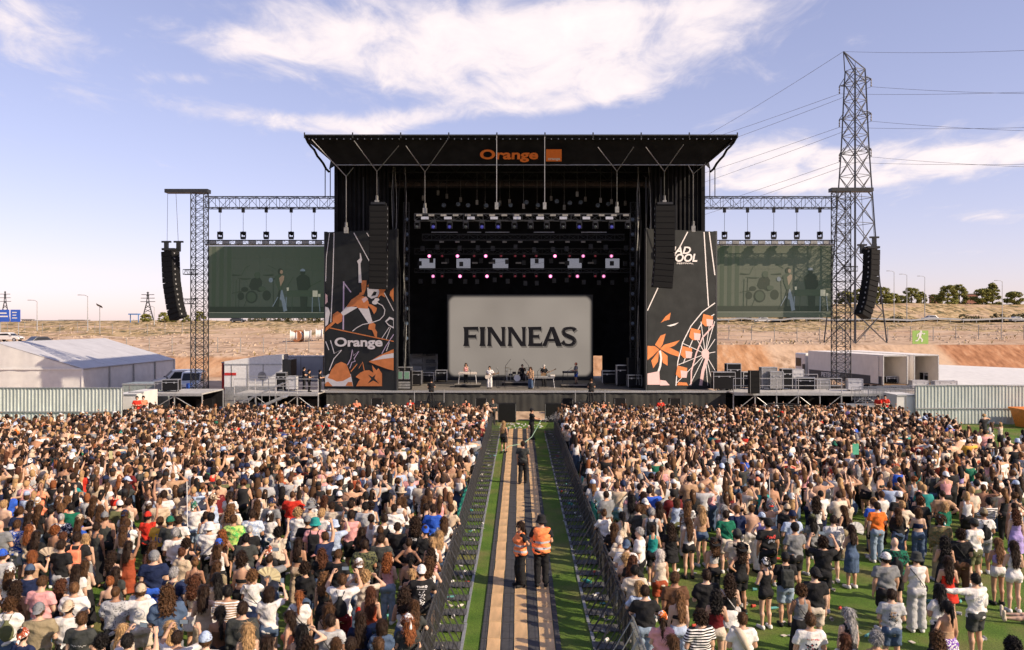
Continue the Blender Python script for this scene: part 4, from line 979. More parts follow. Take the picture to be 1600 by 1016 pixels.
    s.poly(q([(458, 750), (560, 690), (690, 632), (690, 832), (640, 820), (560, 792)]), O); s.poly(q([(475, 742), (590, 688), (690, 668), (690, 712), (600, 722)]), W)
    s.line(q([(290, 842), (350, 770), (365, 812), (400, 752), (416, 832)]), 1.5, O)
    s.poly(q([(335, 890), (380, 850), (420, 832), (462, 828), (500, 852), (488, 780), (530, 830), (548, 810), (582, 860), (582, 978), (340, 978), (358, 940), (376, 915)]), O)
    s.poly(q([(450, 868), (492, 893), (522, 866), (512, 905), (556, 955), (500, 925), (446, 955), (482, 910)]), BK); s.l = .08
    s.text('Orange', 523.5, 546, 598.5, 527.5, W, .034)
    # right banner
    a = P(1011, 604, 65.0); b = P(1119, 604, 67.0); a.z = b.z = DZ + .01; zt = CAMH + (506 - 361) * 66.5 / F
    root, s = banner_frame('printed_banner', (a, b, zt), 'tall dark printed banner with palm tree, big wheel and festival lettering, right of the stage')
    z4 = lambda pts: [(800 + x / 4, 420 + y / 4) for x, y in pts]; z2 = lambda pts: [(800 + x / 4, 190 + y / 4) for x, y in pts]
    s.line(z2([(1098, 690), (1045, 792)]), 1.6, W); s.line(z2([(1200, 690), (1218, 1000), (1228, 1155)]), 1.6, W); s.line(z2([(1232, 690), (1268, 960)]), 1.6, W); s.line(z4([(912, 120), (846, 262)]), 1.5, W)
    s.poly(z4([(930, 338), (958, 300), (992, 274), (984, 318), (952, 326)]), O); s.poly(z4([(966, 356), (1000, 348), (1042, 336), (1020, 352), (990, 361)]), W)
    for lf in ([(925, 500), (893, 476), (928, 418), (960, 406), (942, 470)], [(925, 500), (952, 475), (1048, 447), (1020, 478), (960, 505)], [(925, 503), (990, 495), (1042, 520), (1046, 552), (985, 532)], [(925, 506), (972, 545), (972, 606), (942, 588)], [(920, 508), (912, 580), (882, 622), (870, 575)], [(920, 505), (880, 545), (846, 572), (846, 482), (893, 484)]): s.poly(z4(lf), O)
    s.line(z4([(924, 512), (932, 560), (926, 610), (912, 650)]), 3.0, W); s.poly(z4([(846, 655), (920, 640), (925, 725), (846, 725)]), Pk); s.poly(z4([(925, 695), (960, 700), (985, 728), (925, 730)]), Pk)
    s.line(z4([(1268, 214), (1190, 270), (1118, 358), (1066, 462), (1036, 580), (1024, 732)]), 1.5, W); s.line(z4([(1264, 284), (1190, 332), (1140, 420), (1100, 510), (1070, 592)]), 1.3, W)
    hub = (1207, 532)
    for e in ((1115, 370), (1066, 466), (1040, 600), (1030, 712), (1180, 330), (1240, 300), (1266, 330), (1268, 440), (1270, 520), (1270, 640), (1255, 728), (1222, 730), (1110, 728)): s.line(z4([hub, e]), 1.0, W)
    s.line(z4([(1262, 350), (1190, 430), (1150, 530), (1120, 640), (1118, 728)]), 2.2, Pk); s.line(z4([(1222, 545), (1192, 640), (1178, 730)]), 5, Pk); s.oval(*z4([hub])[0], 6, 7.5, Pk)
    for (cx, cy) in ((1225, 318), (1147, 405), (1094, 518), (1064, 640)):
        s.poly(z4([(cx - 42, cy + 20), (cx - 30, cy - 35), (cx + 30, cy - 20), (cx + 24, cy + 40), (cx - 20, cy + 42)]), O); s.poly(z4([(cx - 12, cy - 5), (cx + 32, cy + 2), (cx + 25, cy + 42), (cx - 8, cy + 40)]), Pk)
    s.poly(z4([(1030, 728), (1040, 708), (1090, 712), (1100, 730)]), O); s.l = .06
    s.text('MAD', 1041, 397, 1079, 385.5, W, .03, .25); s.text('COOL', 1043, 409.5, 1089, 396.5, W, .03, .2); s.text('FESTIVAL', 1057, 413, 1083, 410.6, W, .02)
build_banners()

# ---- video walls
def led_mat(name, base, em, es, grain=.12):
    m, nt, N, L, b = nodes_of(name); b.inputs['Base Color'].default_value = (*base, 1); b.inputs['Roughness'].default_value = .5; b.inputs['Specular IOR Level'].default_value = .2
    tc = N.new('ShaderNodeTexCoord'); n = noise_(N, L, tc, 9, 4); mr = N.new('ShaderNodeMapRange'); mr.inputs[1].default_value = .3; mr.inputs[2].default_value = .7; mr.inputs[3].default_value = 1 - grain; mr.inputs[4].default_value = 1 + grain; L.new(n, mr.inputs[0])
    mx = N.new('ShaderNodeMix'); mx.data_type = 'RGBA'; mx.blend_type = 'MULTIPLY'; mx.inputs[0].default_value = 1; mx.inputs[6].default_value = (*em, 1); L.new(mr.outputs[0], mx.inputs[7]); L.new(mx.outputs[2], b.inputs['Emission Color']); b.inputs['Emission Strength'].default_value = es; return m
LG = led_mat('led_green', (.105, .11, .09), (.0085, .0165, .0085), 1.0, .05); LD = led_mat('led_dark', (.045, .05, .04), (.006, .011, .006), 1.0); LDD = led_mat('led_shadow', (.065, .072, .058), (.011, .020, .010), 1.0); LT = led_mat('led_skin', (.13, .12, .10), (.09, .06, .035), 1.0)
LJ = led_mat('led_jeans', (.12, .12, .11), (.045, .062, .075), 1.0); LW = led_mat('led_pale', (.14, .14, .12), (.16, .155, .115), 1.0)
def video_wall(x0, x1, yt, yb, D, lab):
    a, b = P(x0, yb, D), P(x1, yt, D); root = empty('video_screen', (0, 0, 0)); tag(root, lab, 'screen', 'side video screens')
    nx, ny = 9, 6; w, h = (b.x - a.x) / nx, (b.z - a.z) / ny
    MB().span((a.x - .02, D + .05, a.z - .02), (b.x + .02, D + .25, b.z + .02)).build('screen_back', K['black_steel'], root)
    pm = MB().box((0, 0, 0), (w - .008, .08, h - .008)).mesh('screen_panel', LG)
    for i in range(nx):
        for j in range(ny): inst('screen_panel', pm, root, (a.x + (i + .5) * w, D, a.z + (j + .5) * h))
    s = Sheet(root, (0, D - .04, 0), (0, -1, 0), .004); q = lambda pts: [(x0 + (x - 403) / 772 * (x1 - x0), yt + (y - 447) / 478 * (yb - yt)) for x, y in pts]
    sc = (x1 - x0) / 772
    s.poly(q([(405, 850), (1173, 850), (1173, 888), (405, 888)]), LD, 'screen_picture'); s.line(q([(405, 889), (1173, 889)]), .5, LW, 'screen_picture')
    for x in (430, 480, 530): s.poly(q([(x, 450), (x + 28, 450), (x + 22, 850), (x - 4, 850)]), LDD, 'screen_picture')
    s.poly(q([(690, 665), (712, 655), (745, 655), (760, 680), (755, 740), (690, 740), (672, 715)]), LD, 'screen_picture')
    for (cx, cy, rx, ry) in ((690, 785, 40, 42), (645, 735, 24, 16), (745, 735, 24, 16), (790, 775, 28, 34), (620, 780, 22, 26), (590, 640, 34, 5), (650, 664, 34, 5), (800, 640, 36, 5), (835, 665, 26, 4)): s.oval(*q([(cx, cy)])[0], rx * sc, ry * sc, LD, 'screen_picture')
    for l in (((612, 660), (606, 850)), ((832, 668), (836, 850)), ((660, 800), (640, 850)), ((560, 760), (640, 745))): s.line(q(l), .8, LD, 'screen_picture')
    for l in (((565, 632), (625, 642)), ((625, 640), (650, 590), (680, 575)), ((770, 640), (835, 632)), ((800, 574), (850, 600)), ((600, 660), (690, 662)), ((590, 670), (585, 850)), ((965, 650), (925, 720)), ((1075, 715), (1150, 675)), ((960, 780), (955, 880))): s.line(q(l), 1.0, LDD, 'screen_picture')
    s.oval(*q([(728, 640)])[0], 20 * sc, 22 * sc, LDD, 'screen_picture'); s.oval(*q([(690, 785)])[0], 30 * sc, 32 * sc, LDD, 'screen_picture'); s.oval(*q([(818, 672)])[0], 14 * sc, 16 * sc, LJ, 'screen_picture'); s.oval(*q([(760, 730)])[0], 24 * sc, 16 * sc, LDD, 'screen_picture')
    s.poly(q([(872, 735), (893, 735), (910, 800), (926, 876), (902, 884), (888, 810), (876, 800)]), LJ, 'screen_picture'); s.poly(q([(872, 735), (885, 740), (868, 860), (815, 868), (855, 800)]), LD, 'screen_picture')
    s.poly(q([(845, 650), (868, 632), (902, 640), (906, 665), (890, 715), (892, 740), (868, 740), (850, 690)]), LDD, 'screen_picture'); s.poly(q([(872, 660), (892, 640), (906, 645), (905, 670), (882, 715)]), LT, 'screen_picture'); s.oval(*q([(880, 615)])[0], 17 * sc, 21 * sc, LD, 'screen_picture'); s.oval(*q([(888, 618)])[0], 10 * sc, 14 * sc, LT, 'screen_picture')
    s.poly(q([(985, 660), (1010, 638), (1050, 638), (1072, 655), (1080, 715), (1060, 740), (995, 740)]), LD, 'screen_picture'); s.oval(*q([(1028, 622)])[0], 16 * sc, 22 * sc, LD, 'screen_picture'); s.poly(q([(1012, 604), (1028, 595), (1044, 604), (1044, 614), (1012, 614)]), LJ, 'screen_picture')
    s.poly(q([(1010, 780), (1060, 780), (1055, 880), (1015, 880)]), LD, 'screen_picture'); s.poly(q([(925, 742), (1140, 742), (1140, 782), (925, 782)]), LDD, 'screen_picture')
    s.poly(q([(1093, 742), (1126, 742), (1126, 784), (1093, 784)]), LW, 'screen_picture'); s.poly(q([(1130, 765), (1145, 765), (1145, 784), (1130, 784)]), LW, 'screen_picture'); s.poly(q([(922, 722), (937, 722), (935, 744), (924, 744)]), LW, 'screen_picture')
    for l in (((1092, 786), (1090, 888)), ((1133, 786), (1142, 882)), ((920, 786), (918, 860)), ((865, 785), (830, 850))): s.line(q(l), 1.3, LJ, 'screen_picture')
    return root
video_wall(325, 508, 385, 497, 73.5, 'dark green video screen showing the band, hung left of the stage')
video_wall(1119, 1301, 383, 496, 70.5, 'sunlit green video screen showing the band, hung right of the stage')

def build_main_screen():
    D = 77.0; a, b = P(699, 590, D), P(926, 461, D); root = empty('video_screen', (0, 0, 0)); tag(root, 'big beige video screen with large black capital letters at the back of the stage', 'screen')
    m, nt, N, L, bs = nodes_of('led_beige'); bs.inputs['Base Color'].default_value = (.05, .05, .045, 1); bs.inputs['Roughness'].default_value = .6
    tc = N.new('ShaderNodeTexCoord'); s = N.new('ShaderNodeSeparateXYZ'); L.new(tc.outputs['Object'], s.inputs[0])
    def M_(op, x, y=None):
        n = N.new('ShaderNodeMath'); n.operation = op
        for i, v in enumerate((x, y)):
            if v is None: continue
            if isinstance(v, (int, float)): n.inputs[i].default_value = v
            else: L.new(v, n.inputs[i])
        return n.outputs[0]
    cx, cz, hw, hh = (a.x + b.x) / 2, (a.z + b.z) / 2, (b.x - a.x) / 2, (b.z - a.z) / 2; r = .75
    dx = M_('MAXIMUM', M_('SUBTRACT', M_('ABSOLUTE', M_('SUBTRACT', s.outputs[0], cx)), hw - r), 0.0); dz = M_('MAXIMUM', M_('SUBTRACT', M_('ABSOLUTE', M_('SUBTRACT', s.outputs[2], cz)), hh - r), 0.0)
    d = M_('SQRT', M_('ADD', M_('MULTIPLY', dx, dx), M_('MULTIPLY', dz, dz)))
    mr = N.new('ShaderNodeMapRange'); mr.interpolation_type = 'SMOOTHSTEP'; mr.inputs[1].default_value = r * .52; mr.inputs[2].default_value = r * 1.0; mr.inputs[3].default_value = 1; mr.inputs[4].default_value = 0; L.new(d, mr.inputs[0])
    n = noise_(N, L, tc, .18, 2); g = noise_(N, L, tc, 14, 5)
    col = ramp2(N, L, M_('ADD', M_('MULTIPLY', n, .8), M_('MULTIPLY', g, .2)), [(.3, (.145, .123, .102)), (.7, (.20, .172, .145))])
    mx = N.new('ShaderNodeMix'); mx.data_type = 'RGBA'; mx.blend_type = 'MULTIPLY'; mx.inputs[0].default_value = 1; L.new(col, mx.inputs[6]); L.new(mr.outputs[0], mx.inputs[7]); L.new(mx.outputs[2], bs.inputs['Emission Color']); bs.inputs['Emission Strength'].default_value = 1.0
    MB().span((a.x, D, a.z), (b.x, D + .06, b.z)).build('screen_face', m, root); MB().span((a.x - .05, D + .062, a.z - .05), (b.x + .05, D + .3, b.z + .05)).build('screen_back', K['black_steel'], root)
    MB().span((a.x, D - .1, DZ), (b.x, D + .3, a.z - .06)).build('screen_plinth', K['black_steel'], root)
    dk = led_mat('led_letter', (.01, .01, .01), (.006, .005, .005), 1.0); shd = led_mat('led_letter_shadow', (.03, .03, .03), (.085, .072, .06), 1.0)
    GL = {'F': (0, 23.5), 'I': (26, 7.5), 'N': (37, 29), 'N2': (69, 29), 'E': (101, 22), 'A': (124, 29), 'S': (152.5, 24.5)}
    def flare(p, q, w, e=1.45):
        p, q = Vector(p), Vector(q); t = (q - p).normalized(); u = Vector((-t.y, t.x)); out = []
        prof = [(0, e), (.12, 1.12), (.3, 1), (.7, 1), (.88, 1.12), (1, e)]
        for k, f in prof: out.append(p.lerp(q, k) + u * w / 2 * f)
        for k, f in prof[::-1]: out.append(p.lerp(q, k) - u * w / 2 * f)
        return out
    def glyph(ch, w):
        S = []; H = 30.0; sw = 6.6
        if ch == 'I': S = [flare((w / 2, 0), (w / 2, H), sw)]
        elif ch == 'F': S = [flare((4.5, 0), (4.5, H), sw), [(2, H), (w, H + .4), (w - .8, H - 7), (w - 3, H - 4.6), (2, H - 4.6)], [(4, 17.5), (w - 5, 17.5), (w - 3.5, 19.5), (w - 3.5, 10.5), (w - 5, 13), (4, 13)]]
        elif ch == 'E': S = [flare((4.5, 0), (4.5, H), sw), [(2, H), (w - 1, H + .4), (w - 1.8, H - 7), (w - 4, H - 4.6), (2, H - 4.6)], [(4, 17.5), (w - 6, 17.5), (w - 4.5, 19.5), (w - 4.5, 10.8), (w - 6, 13), (4, 13)], [(2, 0), (w, -.4), (w + .5, 8), (w - 2.4, 4.6), (2, 4.6)]]
        elif ch == 'N': S = [flare((3.6, 0), (3.6, H), 4.6, 1.6), flare((w - 3.6, 0), (w - 3.6, H), 4.6, 1.6), [(0, H), (7.5, H), (w - 1.5, 0), (w - 8.5, 0)]]
        elif ch == 'A': S = [[(-1, 0), (5.5, 0), (w / 2 + 1.5, H), (w / 2 - 3, H)], [(w / 2 - 3, H), (w / 2 + 3.4, H), (w + 1, 0), (w - 8, 0)], [(6, 11.5), (w - 6, 11.5), (w - 5, 7.5), (5, 7.5)]]
        elif ch == 'S':
            c = [(w - 2.5, 24.5), (w - 6, 28), (w / 2, 28.2), (5.5, 26.5), (3.5, 22), (6, 18), (w / 2, 15.2), (w - 5, 11.5), (w - 3.6, 7), (w - 7, 2.8), (w / 2, 1.6), (6, 3), (1.8, 7)]; ws = [8, 4.5, 4, 5, 6, 6.4, 6.8, 6.4, 6, 5, 4, 4.5, 8.5]
            q = []
            for i in range((len(c) - 1) * 3 + 1):
                k = i / 3; i0 = min(int(k), len(c) - 2); t = k - i0; g_ = lambda j: Vector(c[max(0, min(len(c) - 1, j))]); p0, p1, p2, p3 = g_(i0 - 1), g_(i0), g_(i0 + 1), g_(i0 + 2)
                q.append((.5 * (2 * p1 + (p2 - p0) * t + (2 * p0 - 5 * p1 + 4 * p2 - p3) * t * t + (3 * p1 - p0 - 3 * p2 + p3) * t ** 3), ws[i0] * (1 - t) + ws[i0 + 1] * t))
            for i in range(len(q) - 1):
                tn = (q[min(i + 2, len(q) - 1)][0] - q[max(i - 1, 0)][0]).normalized(); ta = (q[min(i + 1, len(q) - 1)][0] - q[max(i - 1, 0)][0]).normalized(); u, v = Vector((-ta.y, ta.x)), Vector((-tn.y, tn.x))
                S.append([q[i][0] + u * q[i][1] / 2, q[i + 1][0] + v * q[i + 1][1] / 2, q[i + 1][0] - v * q[i + 1][1] / 2, q[i][0] - u * q[i][1] / 2])
        return S
    for k, (x0, w) in GL.items():
        for off, mm, dy in ((1.6, shd, .004), (0, dk, .012)):
            b_ = MB()
            for j, pl in enumerate(glyph(k[0], w)):
                v = [P(724 + x0 + p[0] + off, 541 - p[1] + off * 1.6, D) + Vector((0, -dy - j * .0006, 0)) for p in pl]; b_.add(v, [tuple(range(len(v)))])
            b_.build('letter_shadow' if off else 'letter', mm, root)
build_main_screen()

# ---- towers, wing trusses, line arrays
def tower(x0, x1, ytop, D, lab, boom):
    xa = (x0 + x1) / 2; p = P(xa, ytop, D); w = (x1 - x0) * D / F; root = empty('truss_tower', (p.x, D, 0)); tag(root, lab, 'tower', 'truss towers beside the stage')
    lattice(K['truss'], 't', (0, 0, .2), (0, 0, p.z), w, w, 26, root, .045, .022, 8)
    MB().box((0, 0, .1), (2.4, 2.4, .2)).build('base_plate', K['dirtymetal'], root)
    b0, b1 = P(boom[0], boom[2], D), P(boom[1], boom[2], D); MB().span((b0.x - p.x, -.4, p.z), (b1.x - p.x, .4, p.z + .3)).build('top_boom', K['truss'], root)
    for yy in boom[3]: q = P(xa, yy, D); s = -1 if boom[0] < x0 - 20 else 1; lattice(K['truss'], 'o', (s * .3, .2, q.z), (s * 1.4, .2, q.z), .4, .4, 3, root, .03, .015)
    return root
tower(302, 322, 302, 69.5, 'slim black lattice tower standing left of the left video screen', (260, 327, 300, (425, 471)))
tower(1303, 1325, 300, 69.5, 'slim black lattice tower standing right of the right video screen, before the pylon', (1297, 1362, 298, (420,)))
def wing(x0, x1, yt, yb, D, lab, lamps, lx0, lx1):
    a, b = P(x0, (yt + yb) / 2, D), P(x1, (yt + yb) / 2, D); root = empty('wing_truss', (0, 0, 0)); tag(root, lab, 'truss', 'wing trusses'); h = (yb - yt) * D / F
    lattice(K['truss'], 'w', a, b, h, h, 14, root, .04, .022)
    for px in lamps: MB().tube(P(px, yb, D), P(px, 374, D), .018, 4).build('hanging_wire', K['cable'], root); c = P(px, yb + 3, D); MB().box(c, (.22, .22, .4)).build('chain_hoist', K['black_steel'], root)
    for dx in (-4, 4): MB().tube(P((x1 if x0 < 600 else x0) + dx + (-33 if x0 < 600 else 33), yt, D), P((x1 if x0 < 600 else x0) + dx + (-33 if x0 < 600 else 33), 262, D - 5), .04, 5).build('guy_cable', K['black_steel'], root)
    l = empty('lighting_bar', (0, 0, 0)); tag(l, lab.replace('lattice beam', 'row of lamps on a bar').replace('carrying', 'above') if False else ('black lighting bar above the %s video screen' % ('left' if x0 < 600 else 'right')), 'lighting bar', 'lighting bars above the screens')
    y = 379; lattice(K['truss'], 'l', P(lx0, y, D), P(lx1, y, D), .35, .35, 20, l, .03, .018); MB().beam(P(lx0, 383.3, D), P(lx1, 383.3, D), .3, .06).build('white_rail', K['white'], l)
    for i in range(9):
        c = P(lx0 + (i + .5) * (lx1 - lx0) / 9, 379, D - .25); MB().box(c, (.55, .2, .25)).build('blinder', K['dirtymetal'], l)
    for i, px in enumerate(lamps): moving_light(P(px, 374, D), 'moving-head lamp on the bar above the %s screen, %s from the tower' % ('left' if x0 < 600 else 'right', ['first', 'second', 'third', 'fourth', 'fifth'][i if x0 < 600 else 4 - i]), None, up=True)
ML = {}
def moving_light(p, lab, lens=None, up=False, sc=1.0, group='moving-head lamps', yaw=0.):
    if not ML:
        ML['base'] = MB().box((0, 0, .09), (.36, .3, .18)).mesh('base', K['black_steel'])
        ML['yoke'] = MB().box((-.19, 0, .38), (.07, .16, .5)).box((.19, 0, .38), (.07, .16, .5)).box((0, 0, .17), (.42, .16, .07)).mesh('yoke', K['black_steel'])
        ML['head'] = MB().lathe([(.0, -.26), (.1, -.25), (.15, -.12), (.165, .12), (.17, .2), (.15, .21), (.148, .17)], (0, 0, .5), 14, 'y').mesh('head', K['speaker'], True)
        for k, c, s in (('pink', (1., .22, .50), 1.5), ('dim', (.4, .03, .06), .16), ('blue', (.06, .05, .5), .22), ('off', (.05, .05, .06), .1), ('dimpink', (.8, .2, .45), .9)):
            m = mat('lens_' + k, (.03, .03, .03), .2, emit=c, es=s); ML['lens_' + k] = MB().lathe([(.0, .19), (.10, .188), (.143, .172), (.143, .165), (0, .16)], (0, 0, .5), 16, 'y').mesh('lens', m, True)
            m2 = mat('lens_core_' + k, (.03, .03, .03), .2, emit=(min(1, c[0] * 1.0), c[1] * 3.4 if c[1] < .3 else 1, c[2] * 1.9), es=s * 1.1); ML['core_' + k] = MB().lathe([(0, .2), (.045, .198), (.05, .19)], (0, 0, .5), 10, 'y').mesh('lens_core', m2, True)
    r = empty('moving_light', p); r.scale = (sc,) * 3
    if up: r.rotation_euler = (0, 0, yaw)
    else: r.rotation_euler = (math.pi, 0, math.pi * 0)
    tag(r, lab, 'stage lamp', group)
    inst('base', ML['base'], r); inst('yoke', ML['yoke'], r); inst('head', ML['head'], r, rot=((0, 0, 0)) if up else (0, 0, 0))
    if lens: 
        # lens faces the audience
        inst('lens', ML['lens_' + lens], r); inst('lens_core', ML['core_' + lens], r)
    return r
wing(324, 545, 308.5, 325.5, 69.5, 'black lattice beam carrying the left video screen out to its tower', (344, 380, 416, 455, 491), 322, 508)
wing(1080, 1303, 308.5, 325.5, 69.5, 'black lattice beam carrying the right video screen out to its tower', (1132, 1168, 1209, 1245, 1281), 1119, 1302)

def line_array(pts, w, lab, n, D, face=0., bright=False, dep=.75):
    """pts: photo polyline down the front edge of the array"""
    root = empty('line_array', (0, 0, 0)); tag(root, lab, 'loudspeakers', 'hanging line arrays'); q = [P(x, y, D) for x, y in pts]; ln = [0]
    for i in range(len(q) - 1): ln.append(ln[-1] + (q[i + 1] - q[i]).length)
    def at(s):
        s = max(0, min(s, ln[-1])); i = max(j for j in range(len(q) - 1) if ln[j] <= s + 1e-9); return q[i].lerp(q[i + 1], (s - ln[i]) / (ln[i + 1] - ln[i]))
    cab = MB().prism([(-.5, -.47), (.5, -.47), (.5, .47), (-.5, .47)], -.36, .5).mesh('c', None)
    for i in range(n):
        a, b = at(ln[-1] * i / n), at(ln[-1] * (i + 1) / n); c = (a + b) / 2; h = (b - a).length; ang = math.atan2(b.x - a.x, -(b.z - a.z))
        e = empty('speaker_cabinet', c, parent=root); e.rotation_euler = (0, -ang, face)
        MB().box((0, 0, 0), (w, dep, h * .96)).build('cabinet', K['speaker'], e); MB().box((0, -dep / 2 - .012, 0), (w * .94, .02, h * .86)).build('grille', K['grille'], e)
        for s in (-1, 1): MB().box((s * (w / 2 + .012), -.2 * dep, 0), (.02, .1, h * .3)).build('rigging_plate', K['alu'], e)
    t = q[0]; MB().box(t + Vector((0, 0, .15)), (w * .8, .9, .18)).build('flying_frame', K['black_steel'], root)
    return root
line_array([(592, 322), (592, 400), (591, 452)], 1.35, 'black line array hanging before the left banner', 14, 63.4)
line_array([(1038, 322), (1038, 400), (1034, 450)], 1.5, 'black line array hanging before the right banner', 14, 63.4)
for f_, lab in ((1, 'left'), ):
    pass
la = line_array([(266, 393), (268, 440), (274, 480), (279, 498)], 1.3, 'curved black line array hanging outside the left tower', 13, 68.0, -.5)
for a, b in (((262, 303), (261, 388)), ((275, 303), (279, 388))): MB().tube(P(*a, 69.0), P(*b, 68.2), .02, 4).build('hanging_wire', K['cable'], la)
for px in (260, 279): MB().box(P(px, 378, 68.2), (.75, .2, .14)).box(P(px, 386, 68.2), (.28, .3, .75)).build('hoist_motor', K['black_steel'], la)
la = line_array([(1362, 390), (1361, 430), (1354, 475), (1347, 495)], 1.25, 'curved line array hanging outside the right tower, sunlit on its side', 13, 68.0, .6)
for a, b in (((1361, 303), (1366, 372)), ((1346, 303), (1350, 385))): MB().tube(P(*a, 69.0), P(*b, 68.2), .02, 4).build('hanging_wire', K['cable'], la)
for px, py in ((1366, 374), (1347, 386)): MB().box(P(px, py - 3, 68.2), (.75, .2, .14)).box(P(px, py + 4, 68.2), (.28, .3, .7)).build('hoist_motor', K['black_steel'], la)
MB().path([P(286, 495, 68.2), P(291, 545, 68.6), P(300, 600, 69)], .06, 5).build('feed_cable', K['cable'], la) if False else None

# ---- lighting rigs inside the stage
def rig(y, D, x0, x1, lab, h=.5):
    root = empty('lighting_truss', (0, 0, 0)); tag(root, lab, 'truss', 'lighting trusses over the stage'); lattice(K['truss'], 'r', P(x0, y, D), P(x1, y, D), h, h, 22, root, .04, .02); return root
r1 = rig(340, 62.4, 648, 984, 'front lighting truss crowded with lamps high over the stage')
for i, px in enumerate(range(664, 985, 36)): MB().box(P(px, 341, 62.0), (.55, .2, .2)).build('motor_bracket', K['alu'], r1)
for i in range(18): MB().box(P(655 + i * 19, 336.5, 62.1), (.42, .12, .14)).build('strip_lamp', mat('strip_lens', (.20, .19, .17), .3, var=.3, scale=12), r1)
for i in range(14): 
    px = 652 + i * 25.3; moving_light(P(px, 345, 62.0), 'moving-head lamp under the front truss, %s from its left end' % ['first','second','third','fourth','fifth','sixth','seventh','eighth','ninth','tenth','eleventh','twelfth','thirteenth','fourteenth'][i], 'blue' if i in (1, 2, 4, 5, 10, 12) else 'off', sc=.95)
r2 = rig(371, 72, 660, 975, 'middle lighting truss with a row of pale strip lamps')
for i in range(11): MB().box(P(690 + i * 24.6, 378, 71.6), (.36, .14, .14)).build('strip_lamp', MATS['strip_lens'], r2)
for (a, b) in ((674, 715), (730, 752), (758, 796), (834, 866), (908, 948)): MB().beam(P(a, 363, 71.4), P(b, 363, 71.4), .06, .06).build('light_bar', K['wire'], r2)
r3 = rig(393, 75, 648, 985, 'rear lighting truss carrying the upper row of pink lamps'); r4 = rig(423, 75.4, 648, 985, 'rear lighting truss carrying the lower row of pink lamps', .35)
ords = ['first', 'second', 'third', 'fourth', 'fifth', 'sixth', 'seventh', 'eighth']
for row, py, xs in (('upper', 400.5, (671, 715, 759, 867, 911, 955)), ('lower', 432, (677, 719, 761, 860, 902, 943))):
    for i, px in enumerate(xs): c = P(px, py, 74.6); moving_light(c + Vector((0, 0, .5)), 'lit pink stage lamp, %s from the left in the %s row' % (ords[i], row), 'pink' if i in (0, 1, 2, 3) and row == 'upper' or (i in (1, 2, 3) and row == 'lower') else 'dimpink', sc=1.0, group='pink stage lamps')
    for i, px in enumerate((691, 741, 783, 805, 819, 838, 890, 930)): c = P(px, py + .5, 74.7); moving_light(c + Vector((0, 0, .4)), 'dim red stage lamp, %s from the left in the %s row' % (ords[i], row), 'dim', sc=.72, group='dim red stage lamps')
for i, px in enumerate((694, 742, 768, 810, 878, 923)):
    c = P(px, 411, 75.2); MB().box(c, (.5, .18, .14)).build('strip_lamp', MATS['strip_lens'], r3)

# hoists, wash lights and cable runs crowding the space over the stage
rr_ = random.Random(3); M_WASH = mat('wash_lens_blue', (.10, .14, .20), .25, var=.3, scale=8); hz = empty('rigging_grid', (0, 0, 0)); tag(hz, 'dark tangle of chains, cables and wash lights above the front truss', 'rigging')
for i in range(17):
    px = 664 + i * 19.5 + rr_.uniform(-5, 5); D = 71 + rr_.uniform(0, 6); py = rr_.uniform(300, 326); c = P(px, py, D); MB().tube(c, (c.x, D, 20.4), .015, 4).build('chain', K['wire'], hz); MB().box(c, (.22, .2, .42)).build('chain_hoist', K['dirtymetal'], hz)
for i in range(13):
    c = P(690 + i * 22 + rr_.uniform(-4, 4), 318 + rr_.uniform(-4, 4), 74); MB().lathe([(0, -.02), (.2, -.02), (.24, .1), (.22, .3), (0, .3)], (c.x, c.y, c.z), 10, 'y').build('wash_light', K['black_steel'], hz); MB().lathe([(0, -.03), (.19, -.03), (.19, -.022)], (c.x, c.y, c.z), 10, 'y').build('wash_lens', M_WASH, hz)
for s in (-1, 1):
    for i in range(7):
        x = s * (9.2 + rr_.uniform(0, 1.4)); pts = [(x + .12 * math.sin(k * 1.3 + i), 67.0 + rr_.uniform(0, .3), 19.5 - k * 2.2) for k in range(9)]; MB().path(pts, .03, 4).build('cable_run', K['dirtymetal'] if i % 3 == 0 else K['cable'], hz)
    lad = empty('side_light_ladder', (s * 9.6, 70.5, DZ)); tag(lad, 'tall truss ladder of side lamps at the %s wing of the stage' % ('left' if s < 0 else 'right'), 'truss', 'side light ladders'); lattice(K['truss'], 'l', (0, 0, 0), (0, 0, 15.5), .45, .45, 20, lad, .035, .018)
    for k in range(9): MB().box((-s * .1, -.35, 4.0 + k * 1.25), (.42, .3, .4)).build('side_lamp', K['black_steel'], lad); MB().lathe([(0, -.52), (.14, -.52), (.14, -.5)], (-s * .1, 0, 4.0 + k * 1.25), 10, 'y').build('side_lens', M_WASH, lad)
for (D, y0, n) in ((72.5, 388, 12), (76, 410, 15), (76, 440, 15)):
    for i in range(n): c = P(656 + i * 322 / (n - 1) + rr_.uniform(-5, 5), y0 + rr_.uniform(-3, 3), D); MB().box(c, (.34, .3, .4)).box((c.x, c.y - .16, c.z), (.2, .04, .06)).build('fixture', K['truss'], hz)
